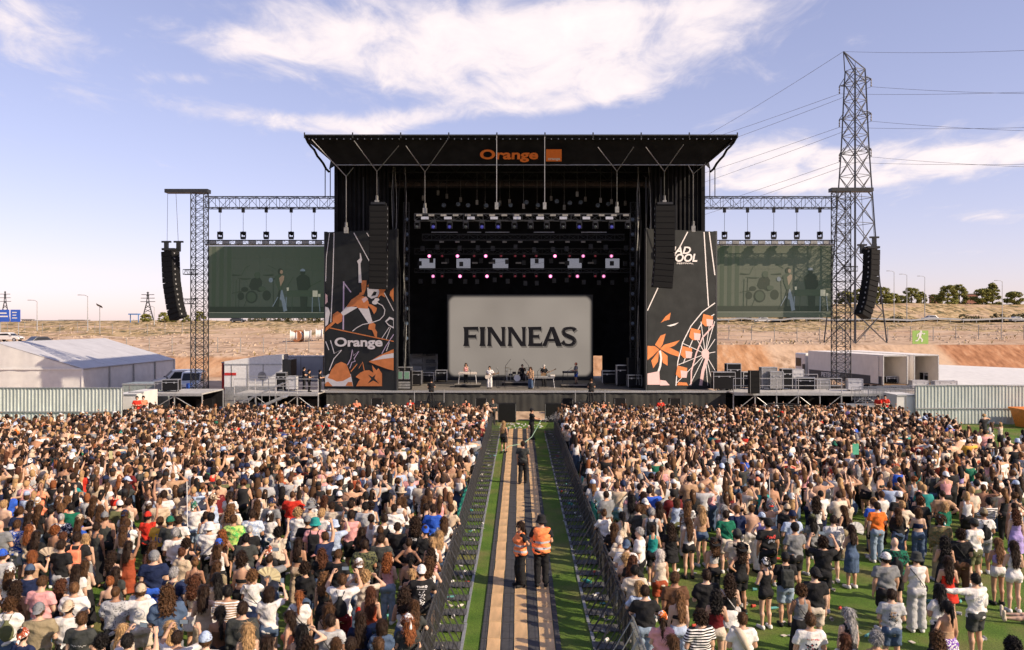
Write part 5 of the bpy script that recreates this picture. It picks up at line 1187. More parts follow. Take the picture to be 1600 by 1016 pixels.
# ------------------------------------------------------------------ beside and behind the stage
def ribbed_fence(x0, x1, D, h, n, lab_root, labs):
    root = empty('ribbed_fence', (0, 0, 0)); tag(root, lab_root, 'fence'); w = (x1 - x0) / n
    v = []; f = []; k = 0; ribs = 9
    for i in range(ribs):
        a = i * w / ribs; s = w / ribs * 1.006
        for (dx, dy) in ((0, 0), (.55 * s, 0), (.66 * s, -.04), (.89 * s, -.04), (s, 0)): v += [(a + dx, dy, .05), (a + dx, dy, h)]
    m = len(v) // 2
    for i in range(m - 1): f.append((2 * i, 2 * i + 2, 2 * i + 3, 2 * i + 1))
    me = MB().add(v, f).mesh('fence_sheet', K['fence'])
    rr = random.Random(int(x0))
    for i in range(n): inst('fence_sheet', me, root, (x0 + i * w, D + rr.uniform(-.008, .008), rr.uniform(-.02, .03)))
    MB().beam((x0, D - .09, h * .42), (x1, D - .09, h * .42), .05, .07).build('fence_rail', K['galv'], root); MB().beam((x0, D - .05, h + .03), (x1, D - .05, h + .03), .08, .05).build('fence_rail', K['galv'], root)
    for i in range(n + 1): MB().tube((x0 + i * w, D + .1, 0), (x0 + i * w, D + .1, h), .04).build('fence_post', K['galv'], root)
    return root
ribbed_fence(-40.5, -25.9, 54.2, 2.65, 7, 'ribbed metal sheet fence behind the crowd on the left', None)
ribbed_fence(26.9, 47.5, 56.5, 2.65, 10, 'pale green ribbed metal sheet fence at the far right of the field', None)
o = empty('waste_skip', (34.1, 54.9, 0)); tag(o, 'orange skip container standing by the right fence', 'skip')
MB().add([(-.9, -.8, 0), (.9, -.8, 0), (.9, .8, 0), (-.9, .8, 0), (-1.25, -.95, 1.25), (1.25, -.95, 1.25), (1.25, .95, 1.25), (-1.25, .95, 1.25)], [(3, 2, 1, 0), (0, 1, 5, 4), (1, 2, 6, 5), (2, 3, 7, 6), (3, 0, 4, 7), (4, 5, 6, 7)]).build('skip_body', mat('skip_orange', (.62, .20, .03), .5, var=.2), o)
MB().box((0, -.97, 1.22), (2.6, .08, .12)).box((0, .97, 1.22), (2.6, .08, .12)).build('rim', MATS['skip_orange'], o)

def scaffold(x0, x1, y0, y1, z, lab, bays, rails=True, name='scaffold_platform', back_rail=True):
    root = empty(name, (0, 0, 0)); tag(root, lab, 'scaffold', 'scaffold platforms beside the stage'); w = (x1 - x0) / bays
    leg = MB().tube((0, 0, 0), (0, 0, z - .1), .05, 6).mesh('leg', K['galv'])
    brd = MB().box((w / 2, (y1 - y0) / 2, z - .05), (w - .03, y1 - y0, .1)).mesh('deck_board', mat('scaffold_deck', (.42, .41, .39), .6, var=.2, scale=3))
    for i in range(bays + 1):
        for y in (y0 + .08, y1 - .08): inst('leg', leg, root, (x0 + i * w, y, 0))
        if i < bays:
            inst('deck_board', brd, root, (x0 + i * w + .015, y0, 0))
            a, b = ((0, .1), (w, z - .2)) if i % 2 == 0 else ((w, .1), (0, z - .2))
            MB().tube((x0 + i * w + a[0], y0 + .08, a[1]), (x0 + i * w + b[0], y0 + .08, b[1]), .035, 5).build('brace', K['galv'], root)
    MB().beam((x0, y0 - .02, z - .09), (x1, y0 - .02, z - .09), .06, .2).build('edge_beam', K['galv'], root)
    MB().span((x0, y1 - .3, .02), (x1, y1 - .26, z - .14)).build('back_cloth', K['black_cloth'], root)
    for i in range(bays): MB().box((x0 + (i + .5) * w, y1 - 1.0, .45), (w * .6, .8, .86)).build('stored_case', K['speaker'], root)
    if rails:
        for yy in ([y0 + .05] if not back_rail else [y0 + .05, y1 - .05]):
            for i in range(bays + 1): MB().tube((x0 + i * w, yy, z), (x0 + i * w, yy, z + 1.1), .03, 5).build('rail_post', K['alu'], root)
            for h in (.55, 1.1): MB().tube((x0, yy, z + h), (x1, yy, z + h), .03, 5).build('guard_rail', K['alu'], root)
    return root
scaffold(16.2, 24.4, 63.0, 68.2, DZ - .02, 'wide scaffold platform with handrails and equipment, right of the stage', 5)
scaffold(24.6, 30.2, 63.6, 68.4, DZ - .12, 'scaffold platform under the right lattice tower', 3, False)
scaffold(-28.2, -24.0, 62.8, 67.4, DZ - .05, 'bare scaffold table at the foot of the left lattice tower', 2, False)
scaffold(-21.8, -15.4, 63.5, 67.0, DZ - .1, 'scaffold landing with handrails between the white container and the left banner', 4)
# steps up to the left landing
st_ = empty('access_stairs', (0, 0, 0)); tag(st_, 'aluminium stairs with handrails climbing to the stage on the left', 'stairs')
for i in range(7):
    MB().box((-20.2 + i * .42, 61.9, .2 + i * .19), (.40, 1.3, .05)).build('tread', K['alu'], st_)
for y in (61.2, 62.6):
    MB().beam((-20.5, y, .1), (-17.4, y, 1.5), .06, .18).build('stringer', K['alu'], st_); MB().tube((-20.5, y, 1.1), (-17.4, y, 2.5), .03).build('handrail', K['alu'], st_)
    for i in range(4): MB().tube((-20.4 + i, y, .15 + i * .45), (-20.4 + i, y, 1.15 + i * .45), .025).build('handrail_post', K['alu'], st_)
# equipment
FC = {}
def flight_case(p, size, lab, m=None, rz=0., group='flight cases and racks'):
    w, d, h = size; r = empty('flight_case', p, rz); tag(r, lab, 'flight case', group); m = m or K['speaker']
    MB().box((0, 0, .12 + h * .38), (w, d, h * .76)).build('case_body', m, r); MB().box((0, 0, .14 + h * .88), (w, d, h * .22)).build('lid', m, r)
    e = MB()
    for sx in (-1, 1):
        for sy in (-1, 1): e.box((sx * w / 2, sy * d / 2, .12 + h / 2), (.05, .05, h))
        e.box((sx * w / 2, 0, .14 + h), (.05, d, .05))
    for sy in (-1, 1): e.box((0, sy * d / 2, .14 + h), (w, .05, .05)).box((0, sy * d / 2, .13 + h * .76), (w, .052, .04))
    e.build('edge_trim', K['alu'], r)
    for sx in (-1, 1): MB().box((sx * w * .25, -d / 2 - .02, .13 + h * .74), (.12, .03, .12)).build('latch', K['alu'], r)
    for sx in (-1, 1):
        for sy in (-1, 1): MB().lathe([(.0, -.025), (.055, -.025), (.055, .025), (0, .025)], (sx * w * .38, sy * d * .36, .055), 10, 'x').build('castor', K['rubber'], r)
    return r
def cab(p, size, lab, group='loudspeaker boxes', name='speaker_box', n=1):
    w, d, h = size; r = empty(name, p); tag(r, lab, 'loudspeaker', group); MB().box((0, 0, h / 2), (w, d, h)).build('cabinet', K['speaker'], r)
    for k in range(n): MB().box((0, -d / 2 - .012, h * (k + .5) / n), (w * .93, .02, h / n * .9)).build('grille', K['grille'], r)
    for sx in (-1, 1): MB().box((sx * (w / 2 - .02), -d / 2 - .022, h / 2), (.025, .02, h)).build('corner_trim', K['dirtymetal'], r)
    return r
for px, lab in ((792, 'black subwoofer box left of the aisle end, before the stage'), (866, 'black subwoofer box right of the aisle end, with a bottle on it')):
    q = P(px, 660, 57.8); cab((q.x, 58.2, 0), (1.28, .9, 1.28), lab)
for px, lab in ((590, 'first black front-fill box from the left along the stage foot'), (752, 'second black front-fill box from the left along the stage foot'), (886, 'third black front-fill box from the left along the stage foot'), (968, 'fourth black front-fill box from the left along the stage foot'), (1054, 'fifth black front-fill box from the left along the stage foot')):
    q = P(px, 640, 63.6); cab((q.x, 63.6, 0), (.85, .7, 1.15), lab)
cab(tuple(P(1178, 608, 62.5) * 1.0)[:2] + (DZ,), (.75, .6, 1.7), 'black stack of small cabinets on the right platform edge', n=4)
for (px, D, s, lab, k) in ((631, 68.5, (1.3, .8, 1.5), 'black rack with lit screens beside the left banner', 1), (650, 70.2, (1.0, .8, 1.1), 'dark flight case at the left wing of the stage', 0), (665, 73.0, (1.5, .8, .8), 'low dark flight case near the left daylight gap', 0), (690, 75.0, (1.0, .7, .9), 'dark flight case beside the left edge of the big screen', 0),
                       (955, 72.0, (1.6, .8, 1.0), 'wide dark flight case in the right wing', 0), (974, 69.8, (1.2, .8, 1.6), 'tall dark flight case in the right wing', 0), (991, 67.8, (1.1, .8, .9), 'amplifier flight case beside the right banner', 0), (1020, 66.4, (.9, .7, 1.2), 'pale topped flight case before the right banner', 0), (612, 66.0, (1.1, .7, 1.4), 'grey topped desk case before the left banner', 0)):
    q = P(px, 606, D); flight_case((q.x, D if D > 66.7 else 65.9, DZ), s, lab)
q = P(990, 600, 68.6); cab((q.x, 68.9, DZ), (1.0, .8, 2.4), 'stack of black wedge cabinets in the right wing of the stage', n=4)
rk = empty('equipment_rack', (P(632, 606, 66.4).x, 66.0, DZ)); tag(rk, 'black equipment rack with two green screens beside the left banner', 'rack')
MB().box((0, 0, .75), (1.25, .6, 1.5)).build('rack_body', K['speaker'], rk)
for sx in (-.28, .28): MB().box((sx, -.31, 1.15), (.46, .03, .62)).build('screen_bezel', K['alu'], rk); MB().box((sx, -.33, 1.15), (.38, .02, .54)).build('rack_screen', mat('rack_screen', (.03, .05, .04), .4, emit=(.12, .2, .12), es=.5), rk)
for i in range(3): MB().box((0, -.31, .18 + i * .2), (1.1, .03, .15)).build('rack_unit', K['dirtymetal'], rk)
sf = empty('storage_shelf', (P(662, 580, 83).x, 83.2, 0)); tag(sf, 'pale shelf unit seen through the gap behind the stage on the left', 'shelf')
for sx in (-1.3, 0, 1.3): MB().beam((sx, 0, 0), (sx, 0, 4.2), .07, .07).build('upright', K['white'], sf)
MB().box((0, .4, 2.6), (3.2, .05, 4.4)).build('back_sheet', K['tentside'], sf)
for z in (2.2, 2.9, 3.6, 4.2): MB().box((0, 0, z), (2.7, .6, .06)).build('shelf', K['white'], sf); MB().box((-.65, 0, z + .25), (1.0, .5, .4)).build('stored_box', K['tentside'], sf); MB().box((.7, 0, z + .2), (.9, .5, .3)).build('stored_box', K['grey'], sf)
for (px, D, s, lab) in ((1130, 65.6, (1.7, .8, 1.3), 'dark wheeled case by the right banner on the platform'), (1145, 66.8, (1.1, .8, 1.9), 'tall dark rack standing on the right platform'), (1200, 66.8, (1.2, .8, 1.6), 'pale equipment rack left of the cable coil on the right platform'), (1212, 66.0, (1.0, .7, 1.3), 'grey equipment rack on the right platform'), (1228, 66.5, (.8, .7, 1.5), 'narrow rack at the outer part of the right platform')):
    q = P(px, 606, D); flight_case((q.x, D, DZ - .02), s, lab, K['grey'] if 'pale' in lab or 'grey' in lab else None)
# camera positions in the pit
def tv_camera(px, D, lab, rail):
    q = P(px, 640, D); r = empty('camera_crane', (q.x, D, 0)); tag(r, lab, 'camera', 'television cameras in the pit')
    MB().box((0, 0, .5), (2.3, 1.3, 1.0)).build('riser', K['black_steel'], r)
    for sx in (-1.1, 1.1): MB().tube((sx, -.6, .9), (sx, -.6, 1.95), .03).build('rail_post', K['alu'], r)
    MB().tube((-1.1, -.6, 1.75), (1.1, -.6, 1.75), .03).build('guard_rail', K['alu'], r)
    for a in range(3): MB().tube((.4 * math.cos(a * 2.1), .4 * math.sin(a * 2.1), 1.0), (0, 0, 2.0), .03).build('tripod_leg', K['black_steel'], r)
    MB().box((0, 0, 2.15), (.28, .6, .34)).build('camera_body', K['speaker'], r); MB().lathe([(.08, -.3), (.09, -.6), (.07, -.62)], (0, .95, 2.15), 10, 'y').build('camera_lens', K['glass'], r, smooth=True)
tv_camera(672, 62.4, 'tripod camera on a railed riser in the pit left of the aisle', True); tv_camera(921, 62.4, 'tripod camera on a railed riser in the pit right of the aisle', True)

# ---- band gear
def stand_keyboard(p, w, lab, m, riser=None, legm=None):
    r = empty('keyboard', p); tag(r, lab, 'keyboard', 'keyboards on stage'); MB().box((0, 0, .86), (w, .42, .16)).build('keyboard_case', m, r); MB().box((0, .12, .946), (w * .9, .16, .012)).build('keys', K['white'], r)
    for sx in (-1, 1):
        for sy in (-1, 1): MB().tube((sx * w * .44, sy * .16, .8), (sx * w * .5, sy * .22, 0), .02).build('leg', legm or K['alu'], r)
    return r
def riser(px, py, D, w, d, h, lab):
    q = P(px, py, D); r = empty('stage_riser', (q.x, D, DZ)); tag(r, lab, 'riser', 'risers on stage'); MB().box((0, 0, h - .04), (w, d, .08)).build('riser_top', K['plywood'], r); MB().box((0, 0, (h - .08) / 2), (w - .06, d - .06, h - .08)).build('riser_skirt', K['black_cloth'], r); return q.x, D, DZ + h
x, y, z = riser(731, 603, 69.0, 2.1, 1.8, .28, 'low black riser under the left keyboard'); KB1 = (x, y, z)
M_PALEK = mat('pale_keyboard', (.55, .48, .40), .5, var=.08)
stand_keyboard((x, y - .35, z), 1.5, 'pale wooden electric piano on the left riser', M_PALEK)
x, y, z = riser(898, 603, 68.8, 2.3, 1.7, .25, 'low black riser under the right keyboard'); KB2 = (x, y, z)
stand_keyboard((x - .45, y - .2, z + .12), 1.15, 'black keyboard on the right riser', K['black_steel'], None, K['black_steel'])
x, y, z = riser(808, 600, 71.4, 2.6, 2.2, .3, 'black riser under the drum kit'); DR = (x, y, z)
dr = empty('drum_kit', (x, y, z)); tag(dr, 'black drum kit with cymbals on the centre riser', 'drums')
M_DRUM = mat('drum_shell', (.02, .02, .025), .25, coat=.5); M_CYM = mat('cymbal_brass', (.45, .30, .12), .3, .9)
MB().lathe([(0, -.2), (.30, -.2), (.30, .2), (0, .2)], (0, -.45, .30), 20, 'y').build('bass_drum', M_DRUM, dr, smooth=False); MB().lathe([(0, -.205), (.28, -.207), (.28, -.203)], (0, -.45, .30), 20, 'y').build('drum_head', K['white'], dr)
for (dx, dy, dz, r_, h_) in ((-.25, -.4, .72, .16, .2), (.2, -.4, .72, .17, .22), (.6, -.05, .45, .22, .36), (-.55, .0, .55, .18, .15)):
    MB().lathe([(0, -h_ / 2), (r_, -h_ / 2), (r_, h_ / 2), (r_ * .9, h_ / 2 + .01), (0, h_ / 2)], (dx, dy, dz), 16).build('drum', M_DRUM, dr)
for (dx, dy, dz, r_) in ((-.85, -.3, 1.15, .26), (-.55, -.45, 1.05, .22), (.75, -.35, 1.15, .27), (-.9, .1, .85, .2), (.95, .1, 1.0, .24)):
    MB().lathe([(0, .03), (.05, .025), (r_, 0), (r_, -.004), (0, .02)], (dx, dy, dz), 16).build('cymbal', M_CYM, dr, smooth=True); MB().tube((dx, dy, 0), (dx, dy, dz), .015).build('cymbal_stand', K['alu'], dr)
for s in (-1, 1): MB().tube((s * 1.05, .3, .0), (s * 1.0, .2, 1.3), .018).tube((s * 1.0, .2, 1.3), (s * .55, -.1, 1.9), .016).build('microphone_boom', K['black_steel'], dr)
q = P(850, 604, 67.6); stand_keyboard((q.x, 67.7, DZ), 1.7, 'long grey electric piano in the centre of the stage', K['grey']); ma = empty('mixer_box', (q.x + .7, 67.6, DZ + .94)); tag(ma, 'pale square box lying on the central electric piano', 'box'); MB().box((0, 0, .07), (.4, .3, .14)).build('box_shell', M_PALEK, ma); MB().box((0, -.155, .07), (.3, .02, .08)).build('front_panel', K['white'], ma)
def mic_stand(px, py, D, lab, boom=0):
    q = P(px, py, D); r = empty('microphone_stand', (q.x, D, DZ)); tag(r, lab, 'microphone stand', 'microphone stands on stage'); MB().lathe([(.16, 0), (.16, .03), (.02, .04)], n=14).build('base', K['black_steel'], r); MB().tube((0, 0, 0), (0, 0, 1.4), .015).build('pole', K['black_steel'], r)
    MB().tube((0, 0, 1.38), (boom, -.1, 1.62), .012).build('boom', K['black_steel'], r); MB().lathe([(0, -.06), (.02, -.05), (.026, .02), (.022, .05), (0, .06)], (boom, -.12, 1.64), 8, 'x').build('microphone', K['wire'], r, smooth=True)
mic_stand(735, 604, 68.2, 'microphone on a boom stand at the left keyboard', -.3); mic_stand(779, 604, 67.6, 'microphone stand and small table beside the guitarist', -.15); mic_stand(840, 604, 67.2, 'microphone stand beside the singer', .25); mic_stand(887, 604, 67.9, 'microphone stand at the right keyboard', .3)
tb = empty('side_table', (P(782, 604, 68).x, 68.2, DZ)); tag(tb, 'small black side table next to the guitarist', 'table'); MB().box((0, 0, .95), (.7, .45, .05)).build('table_top', K['black_steel'], tb)
for sx in (-.3, .3): MB().tube((sx, 0, 0), (sx, 0, .93), .025).build('leg', K['black_steel'], tb)
gu = empty('guitar', (P(764, 590, 66.6).x - .05, 66.72, DZ + 1.0)); gu.rotation_euler = (0, R(-18), 0); tag(gu, 'cream electric guitar held by the guitarist in white', 'guitar')
MB().prism([(-.25, -.14), (-.05, -.17), (.12, -.1), (.16, 0), (.1, .1), (-.05, .12), (-.22, .16), (-.28, 0)], -.03, .03).build('guitar_body', M_PALEK, gu); MB().box((.45, 0, 0), (.66, .03, .05)).box((.83, 0, .01), (.16, .03, .08)).build('guitar_neck', K['wood'], gu)
gu = empty('bass_guitar', (P(850, 590, 68.7).x, 68.55, DZ + 1.05)); gu.rotation_euler = (0, R(-24), 0); tag(gu, 'dark bass guitar held by the man in black on stage', 'guitar')
MB().prism([(-.25, -.14), (-.05, -.17), (.12, -.1), (.16, 0), (.1, .1), (-.05, .12), (-.22, .16), (-.28, 0)], -.03, .03).build('guitar_body', K['wood'], gu); MB().box((.55, 0, 0), (.86, .03, .05)).box((1.02, 0, .01), (.16, .03, .08)).build('guitar_neck', K['wood'], gu)

# ---- left yard: tent, vehicles, containers
def build_tent():
    r = empty('marquee_tent', (-47.3, 75, 0)); tag(r, 'large white marquee tent with a pitched roof at the far left', 'tent'); hw, e, z, L, n = 7.8, 2.82, 5.2, 20.0, 4
    for i in range(n):
        y0, y1 = i * L / n + .03, (i + 1) * L / n - .03
        for s in (-1, 1):
            MB().add([(s * (hw + .15), y0, e), (s * (hw + .15), y1, e), (0, y1, z), (0, y0, z), (s * (hw + .15), y0, e - .06), (s * (hw + .15), y1, e - .06), (0, y1, z - .06), (0, y0, z - .06)], [(0, 1, 2, 3), (7, 6, 5, 4), (0, 4, 5, 1), (2, 6, 7, 3), (0, 3, 7, 4), (1, 5, 6, 2)]).build('roof_panel', K['tent'], r)
            v = []; f = []
            for k in range(13): t = k / 12; yy = y0 + (y1 - y0) * t; v += [(s * hw + .03 * math.sin(k * 1.9 + i), yy, .05), (s * hw + .015 * math.sin(k * 2.3), yy, e - .1)]
            for k in range(12): f.append((2 * k, 2 * k + 2, 2 * k + 3, 2 * k + 1))
            MB().add(v, f).build('side_wall', K['tentside'], r, smooth=True)
    for y in (0, L):
        v = []; f = []
        for k in range(25):
            t = -1 + 2 * k / 24; v += [(t * hw, y + .05 * math.sin(k * 1.7), .05), (t * hw, y + .03 * math.sin(k * 2.1), e + (z - e) * (1 - abs(t)) - .06)]
        for k in range(24): f.append((2 * k, 2 * k + 2, 2 * k + 3, 2 * k + 1))
        MB().add(v, f).build('gable_wall', K['tentside'], r, smooth=True); MB().beam((-hw, y - .08, e - .05), (hw, y - .08, e - .05), .08, .12).build('gable_beam', K['white'], r)
    for i in range(n + 1):
        for s in (-1, 1): MB().beam((s * (hw + .08), i * L / n, 0), (s * (hw + .08), i * L / n, e), .14, .14).build('tent_pole', K['galv'] if 0 < i < n else K['white'], r)
build_tent()
def vehicle_van(p, rz, lab, body, L=5.0, W=1.9, H=2.0, name='van', suv=False, cat='van'):
    r = empty(name, p, rz); tag(r, lab, cat); hood = L * .24
    prof = [(-L / 2, .35), (L / 2 - .1, .35), (L / 2, .6), (L / 2 - .05, .95), (L / 2 - hood, 1.15), (L / 2 - hood - .75, H - .08), (L / 2 - hood - 1.0, H), (-L / 2 + .15, H), (-L / 2, H - .3)]
    if suv: prof = [(-L / 2, .35), (L / 2 - .1, .35), (L / 2, .55), (L / 2 - .08, .85), (L / 2 - hood, 1.0), (L / 2 - hood - .8, H - .05), (-L / 2 + 1.0, H), (-L / 2 + .25, 1.05), (-L / 2, .95)]
    b = MB(); n = len(prof); v = [(q[0], -W / 2 * (.97 if q[1] > 1.2 else 1), q[1]) for q in prof] + [(q[0], W / 2 * (.97 if q[1] > 1.2 else 1), q[1]) for q in prof]
    bevel(b.add(v, [tuple(range(n)), tuple(range(2 * n - 1, n - 1, -1))] + [(i, n + i, n + (i + 1) % n, (i + 1) % n) for i in range(n)]).build('body', body, r), .07, 3)
    a, c = Vector(prof[4]), Vector(prof[5]); nn = Vector((-(c - a).y, (c - a).x)).normalized() * -.012
    MB().add([(a.x - .05 + .014, -W * .43, a.y + .05), (a.x - .05 + .014, W * .43, a.y + .05), (c.x + .03, W * .41, c.y - .03), (c.x + .03, -W * .41, c.y - .03)], [(0, 1, 2, 3)]).build('windscreen', K['glass'], r)
    for s in (-1, 1):
        MB().add([(a.x - .35, s * (W / 2 + .004), 1.1), (c.x - .1, s * (W / 2 - .02), H - .2), (-L / 2 + (.5 if not suv else 1.1), s * (W / 2 - .02), H - .2), (-L / 2 + .5, s * (W / 2 + .004), 1.1)], [(0, 1, 2, 3)]).build('side_window', K['glass'], r)
        for wx in (-L * .31, L * .32): MB().lathe([(.0, -.11), (.33, -.11), (.35, -.05), (.35, .05), (.33, .11), (0, .11)], (wx, s * (W / 2 - .1), .34), 18, 'y').build('wheel', K['rubber'], r); MB().lathe([(0, s * .115), (.2, s * .118), (.2, s * .11)], (wx, s * (W / 2 - .1), .34), 14, 'y').build('hub_cap', K['alu'], r)
        MB().box((L / 2 - .03, s * W * .36, .8), (.08, .34, .16)).build('headlight', K['alu'], r); MB().box((L / 2 - hood - .1, s * (W / 2 + .12), 1.2), (.12, .22, .2)).build('mirror', K['black_steel'], r)
    MB().box((L / 2 + .005, 0, .55), (.04, W * .6, .16)).build('grille', K['rubber'], r); return r
M_VANW = mat('van_white', (.66, .65, .63), .3, coat=.6, var=.04); M_CARS = mat('car_silver', (.42, .43, .44), .3, .6, coat=.5, var=.05); M_CARD = mat('car_dark', (.03, .035, .045), .3, coat=.6, var=.05)
q = P(301, 604, 84); vehicle_van((q.x, 84, 0), R(-78), 'white van parked nose-on behind the left lattice tower', M_VANW); q = P(278, 603, 88); vehicle_van((q.x, 88, 0), R(-150), 'white van seen half hidden beside the tent', M_VANW)
def container(x0, x1, y0, y1, z, lab, m, name='site_container', ribs=True, cat='container', dy=0.):
    r = empty(name, ((x0 + x1) / 2, y0, z)); tag(r, lab, cat); w, d, h = x1 - x0, 2.2, y1
    MB().box((0, d / 2, h / 2), (w, d, h)).build('container_shell', m, r)
    for i in range(int(w / 1.3)): MB().box((-w / 2 + .6 + i * 1.3, -.015, h / 2), (.06, .03, h * .92)).build('panel_seam', K['dirtymetal'], r)
    MB().box((0, -.02, h - .05), (w + .04, .05, .1)).box((0, -.02, .06), (w + .04, .05, .1)).build('frame_rail', K['galv'], r); return r
a, b = P(336, 0, 66.5), P(445, 0, 66.5); g = container(a.x, b.x - .8, 68.6, 2.0, 1.55, 'white generator unit with sloped top standing left of the stage stairs', mat('generator_white', (.58, .58, .57), .5, var=.1), 'generator', cat='generator')
w = b.x - .8 - a.x; MB().add([(-w / 2, 0, 2.0), (w / 2, 0, 2.0), (w / 2, 0, 2.75), (w * .1, 0, 2.62), (-w / 2, 0, 2.2), (-w / 2, 1.8, 2.0), (w / 2, 1.8, 2.0), (w / 2, 1.8, 2.75), (w * .1, 1.8, 2.62), (-w / 2, 1.8, 2.2)], [(0, 1, 2, 3, 4), (9, 8, 7, 6, 5), (2, 7, 8, 3), (3, 8, 9, 4), (1, 6, 7, 2), (0, 4, 9, 5)]).build('sloped_hood', MATS['generator_white'], g)
MB().box((w / 2 + .35, .9, 1.2), (.7, 1.8, 2.3)).build('radiator_end', K['black_steel'], g); MB().lathe([(.0, -.03), (.32, -.03), (.35, -.01), (.2, 0)], (w * .15, -.02, 1.0), 18, 'y').build('round_badge', K['dirtymetal'], g); MB().box((-w / 2 + .5, -.02, 1.15), (.95, .02, .22)).build('red_badge', K['red'], g); MB().box((0, .9, -.75), (w * .98, 1.9, 1.5)).build('plinth', K['galv'], g)
q = P(340, 600, 72); container(q.x, q.x + 5.6, 73, 2.6, 0.9, 'red and black tour coach roof seen over the generator', K['red'], 'tour_coach', cat='coach'); q = P(343, 600, 72); bx = bpy.data.objects['tour_coach']; MB().box((-1.7, -.04, 2.0), (1.9, .04, .9)).build('coach_window', K['glass'], bx); MB().box((.9, -.045, 2.2), (1.4, .03, .5)).build('white_stripe', K['white'], bx)
q = P(407, 590, 74); container(q.x, q.x + 5.2, 75.5, 2.3, 1.6, 'pale grey cabin behind the generator left of the stage', K['tent'])
q = P(243, 600, 67); container(q.x - 2.2, q.x + .6, 66, 2.1, 0, 'grey green site cupboard by the end of the left fence', mat('cupboard_green', (.22, .26, .25), .5, var=.2))
q = P(198, 606, 58); container(q.x, q.x + 1.5, 56.2, 2.1, 0, 'white door panel at the end of the left ribbed fence', K['tentside'], 'white_cabinet', cat='cabinet'); q = P(212, 606, 58); container(q.x, q.x + 1.0, 57, 2.2, 0, 'white cabinet with dark scribbled graffiti by the left scaffold', K['tentside'], 'graffiti_cabinet', cat='cabinet')
gb = bpy.data.objects['graffiti_cabinet']; MB().path([(-.3, -.03, 1.5), (-.2, -.03, 1.8), (0, -.03, 1.4), (.15, -.03, 1.7), (.25, -.03, 1.3), (.0, -.03, 1.1), (-.25, -.03, 1.2), (-.1, -.03, .9)], .03, 4).build('graffiti', K['black_steel'], gb)
q = P(277, 600, 66); o = empty('blue_barrel', (q.x - .4, 69.4, 1.2)); o.scale = (.75, .75, .75); tag(o, 'blue plastic barrel beside the left tower', 'barrel'); MB().lathe([(.0, 0), (.3, .0), (.34, .3), (.33, .8), (.28, .92), (0, .93)], n=16).build('barrel_body', mat('blue_plastic', (.03, .10, .42), .4, var=.1), o, smooth=True); MB().lathe([(.34, .28), (.36, .3), (.36, .36), (.34, .38)], n=16).build('hoop', MATS['blue_plastic'], o)

# ---- right yard: lorries, stacked barriers
def lorry(p, rz, lab, cabin, L=13.4, text=None):
    r = empty('lorry', p, rz); tag(r, lab, 'lorry', 'lorries parked behind the right fence'); W, zb, zt = 2.5, 1.15, 3.85
    m = mat('trailer_white', (.76, .72, .66), .5, var=.06, scale=1.5)
    # open rear at y=0, trailer runs along +y
    MB().box((-W / 2 + .03, L / 2, (zb + zt) / 2), (.06, L, zt - zb)).build('side_panel', m, r); MB().box((W / 2 - .03, L / 2, (zb + zt) / 2), (.06, L, zt - zb)).build('side_panel', m, r); MB().box((0, L / 2, zt + .03), (W, L, .06)).build('roof_panel', m, r); MB().box((0, L / 2, zb - .06), (W, L, .12)).build('load_floor', K['wood'], r); MB().box((0, L - .05, (zb + zt) / 2), (W - .13, .08, zt - zb)).build('bulkhead', m, r)
    fr = MB().box((-W / 2, -.02, (zb + zt) / 2), (.1, .08, zt - zb)).box((W / 2, -.02, (zb + zt) / 2), (.1, .08, zt - zb)).box((0, -.02, zt), (W, .08, .12)); fr.build('rear_frame', K['galv'], r)
    MB().box((-W / 2 - .05, L * .05 + .6, (zb + zt) / 2), (.05, 1.2, zt - zb - .1)).build('rear_door', m, r); MB().box((W / 2 + .07, .62, (zb + zt) / 2), (.05, 1.2, zt - zb - .1)).build('rear_door', m, r)
    for y in (1.6, 2.9, 4.2):
        for s in (-1, 1): MB().lathe([(0, -.15), (.48, -.15), (.5, 0), (.48, .15), (0, .15)], (s * (W / 2 - .25), y, .5), 18, 'x').build('wheel', K['rubber'], r)
    if text:
        MB().box((-W / 2 - .004, L * .5, zb + .35), (.012, L * .97, .8)).build('dark_band', mat('lorry_band', (.02, .025, .035), .5), r)
        text_obj('lettering', text, K['white'], r, (-W / 2 - .012, L * .80, zb + .12), (0, -1, 0), (0, 0, 1), None, .5, .03, .004)
    if cabin:
        c = empty('driver_cab', (0, L + .5, 0), parent=r); bevel(MB().box((0, 1.2, 2.1), (W, 2.2, 3.0)).build('cab_shell', M_VANW, c), .12); MB().box((-W / 2 - .01, 1.5, 2.6), (.03, 1.1, .9)).build('cab_window', K['glass'], c); MB().box((0, 2.32, 2.6), (W * .9, .03, 1.1)).build('windscreen', K['glass'], c); MB().box((-W / 2 - .02, .4, 1.6), (.04, .5, 1.6)).build('dark_panel', K['black_steel'], c); MB().box((0, 1.2, .55), (W * .95, 2.1, .6)).build('bumper', K['black_steel'], c)
        for y in (.3, 1.7):
            for s in (-1, 1): MB().lathe([(0, -.15), (.48, -.15), (.5, 0), (.48, .15), (0, .15)], (s * (W / 2 - .2), y, .5), 18, 'x').build('wheel', K['rubber'], r)
    return r
lorry((35.2, 78.0, 0), R(11), 'white lorry with dark lettered band and open rear, nearest the right tower', True, 13.2, 'PIETER SMIT'); lorry((38.6, 79.0, 0), R(9), 'second white lorry trailer with its open rear, right of the lettered lorry', False)
for (px, D, s, lab) in ((1391, 79.6, (1.0, .7, .5), 'low flight case just inside the open lettered lorry'), (1450, 81, (1.2, .8, .8), 'dark flight case inside the open rear of the second lorry')): q = P(px, 595, D); flight_case((q.x, D, 1.15), s, lab)
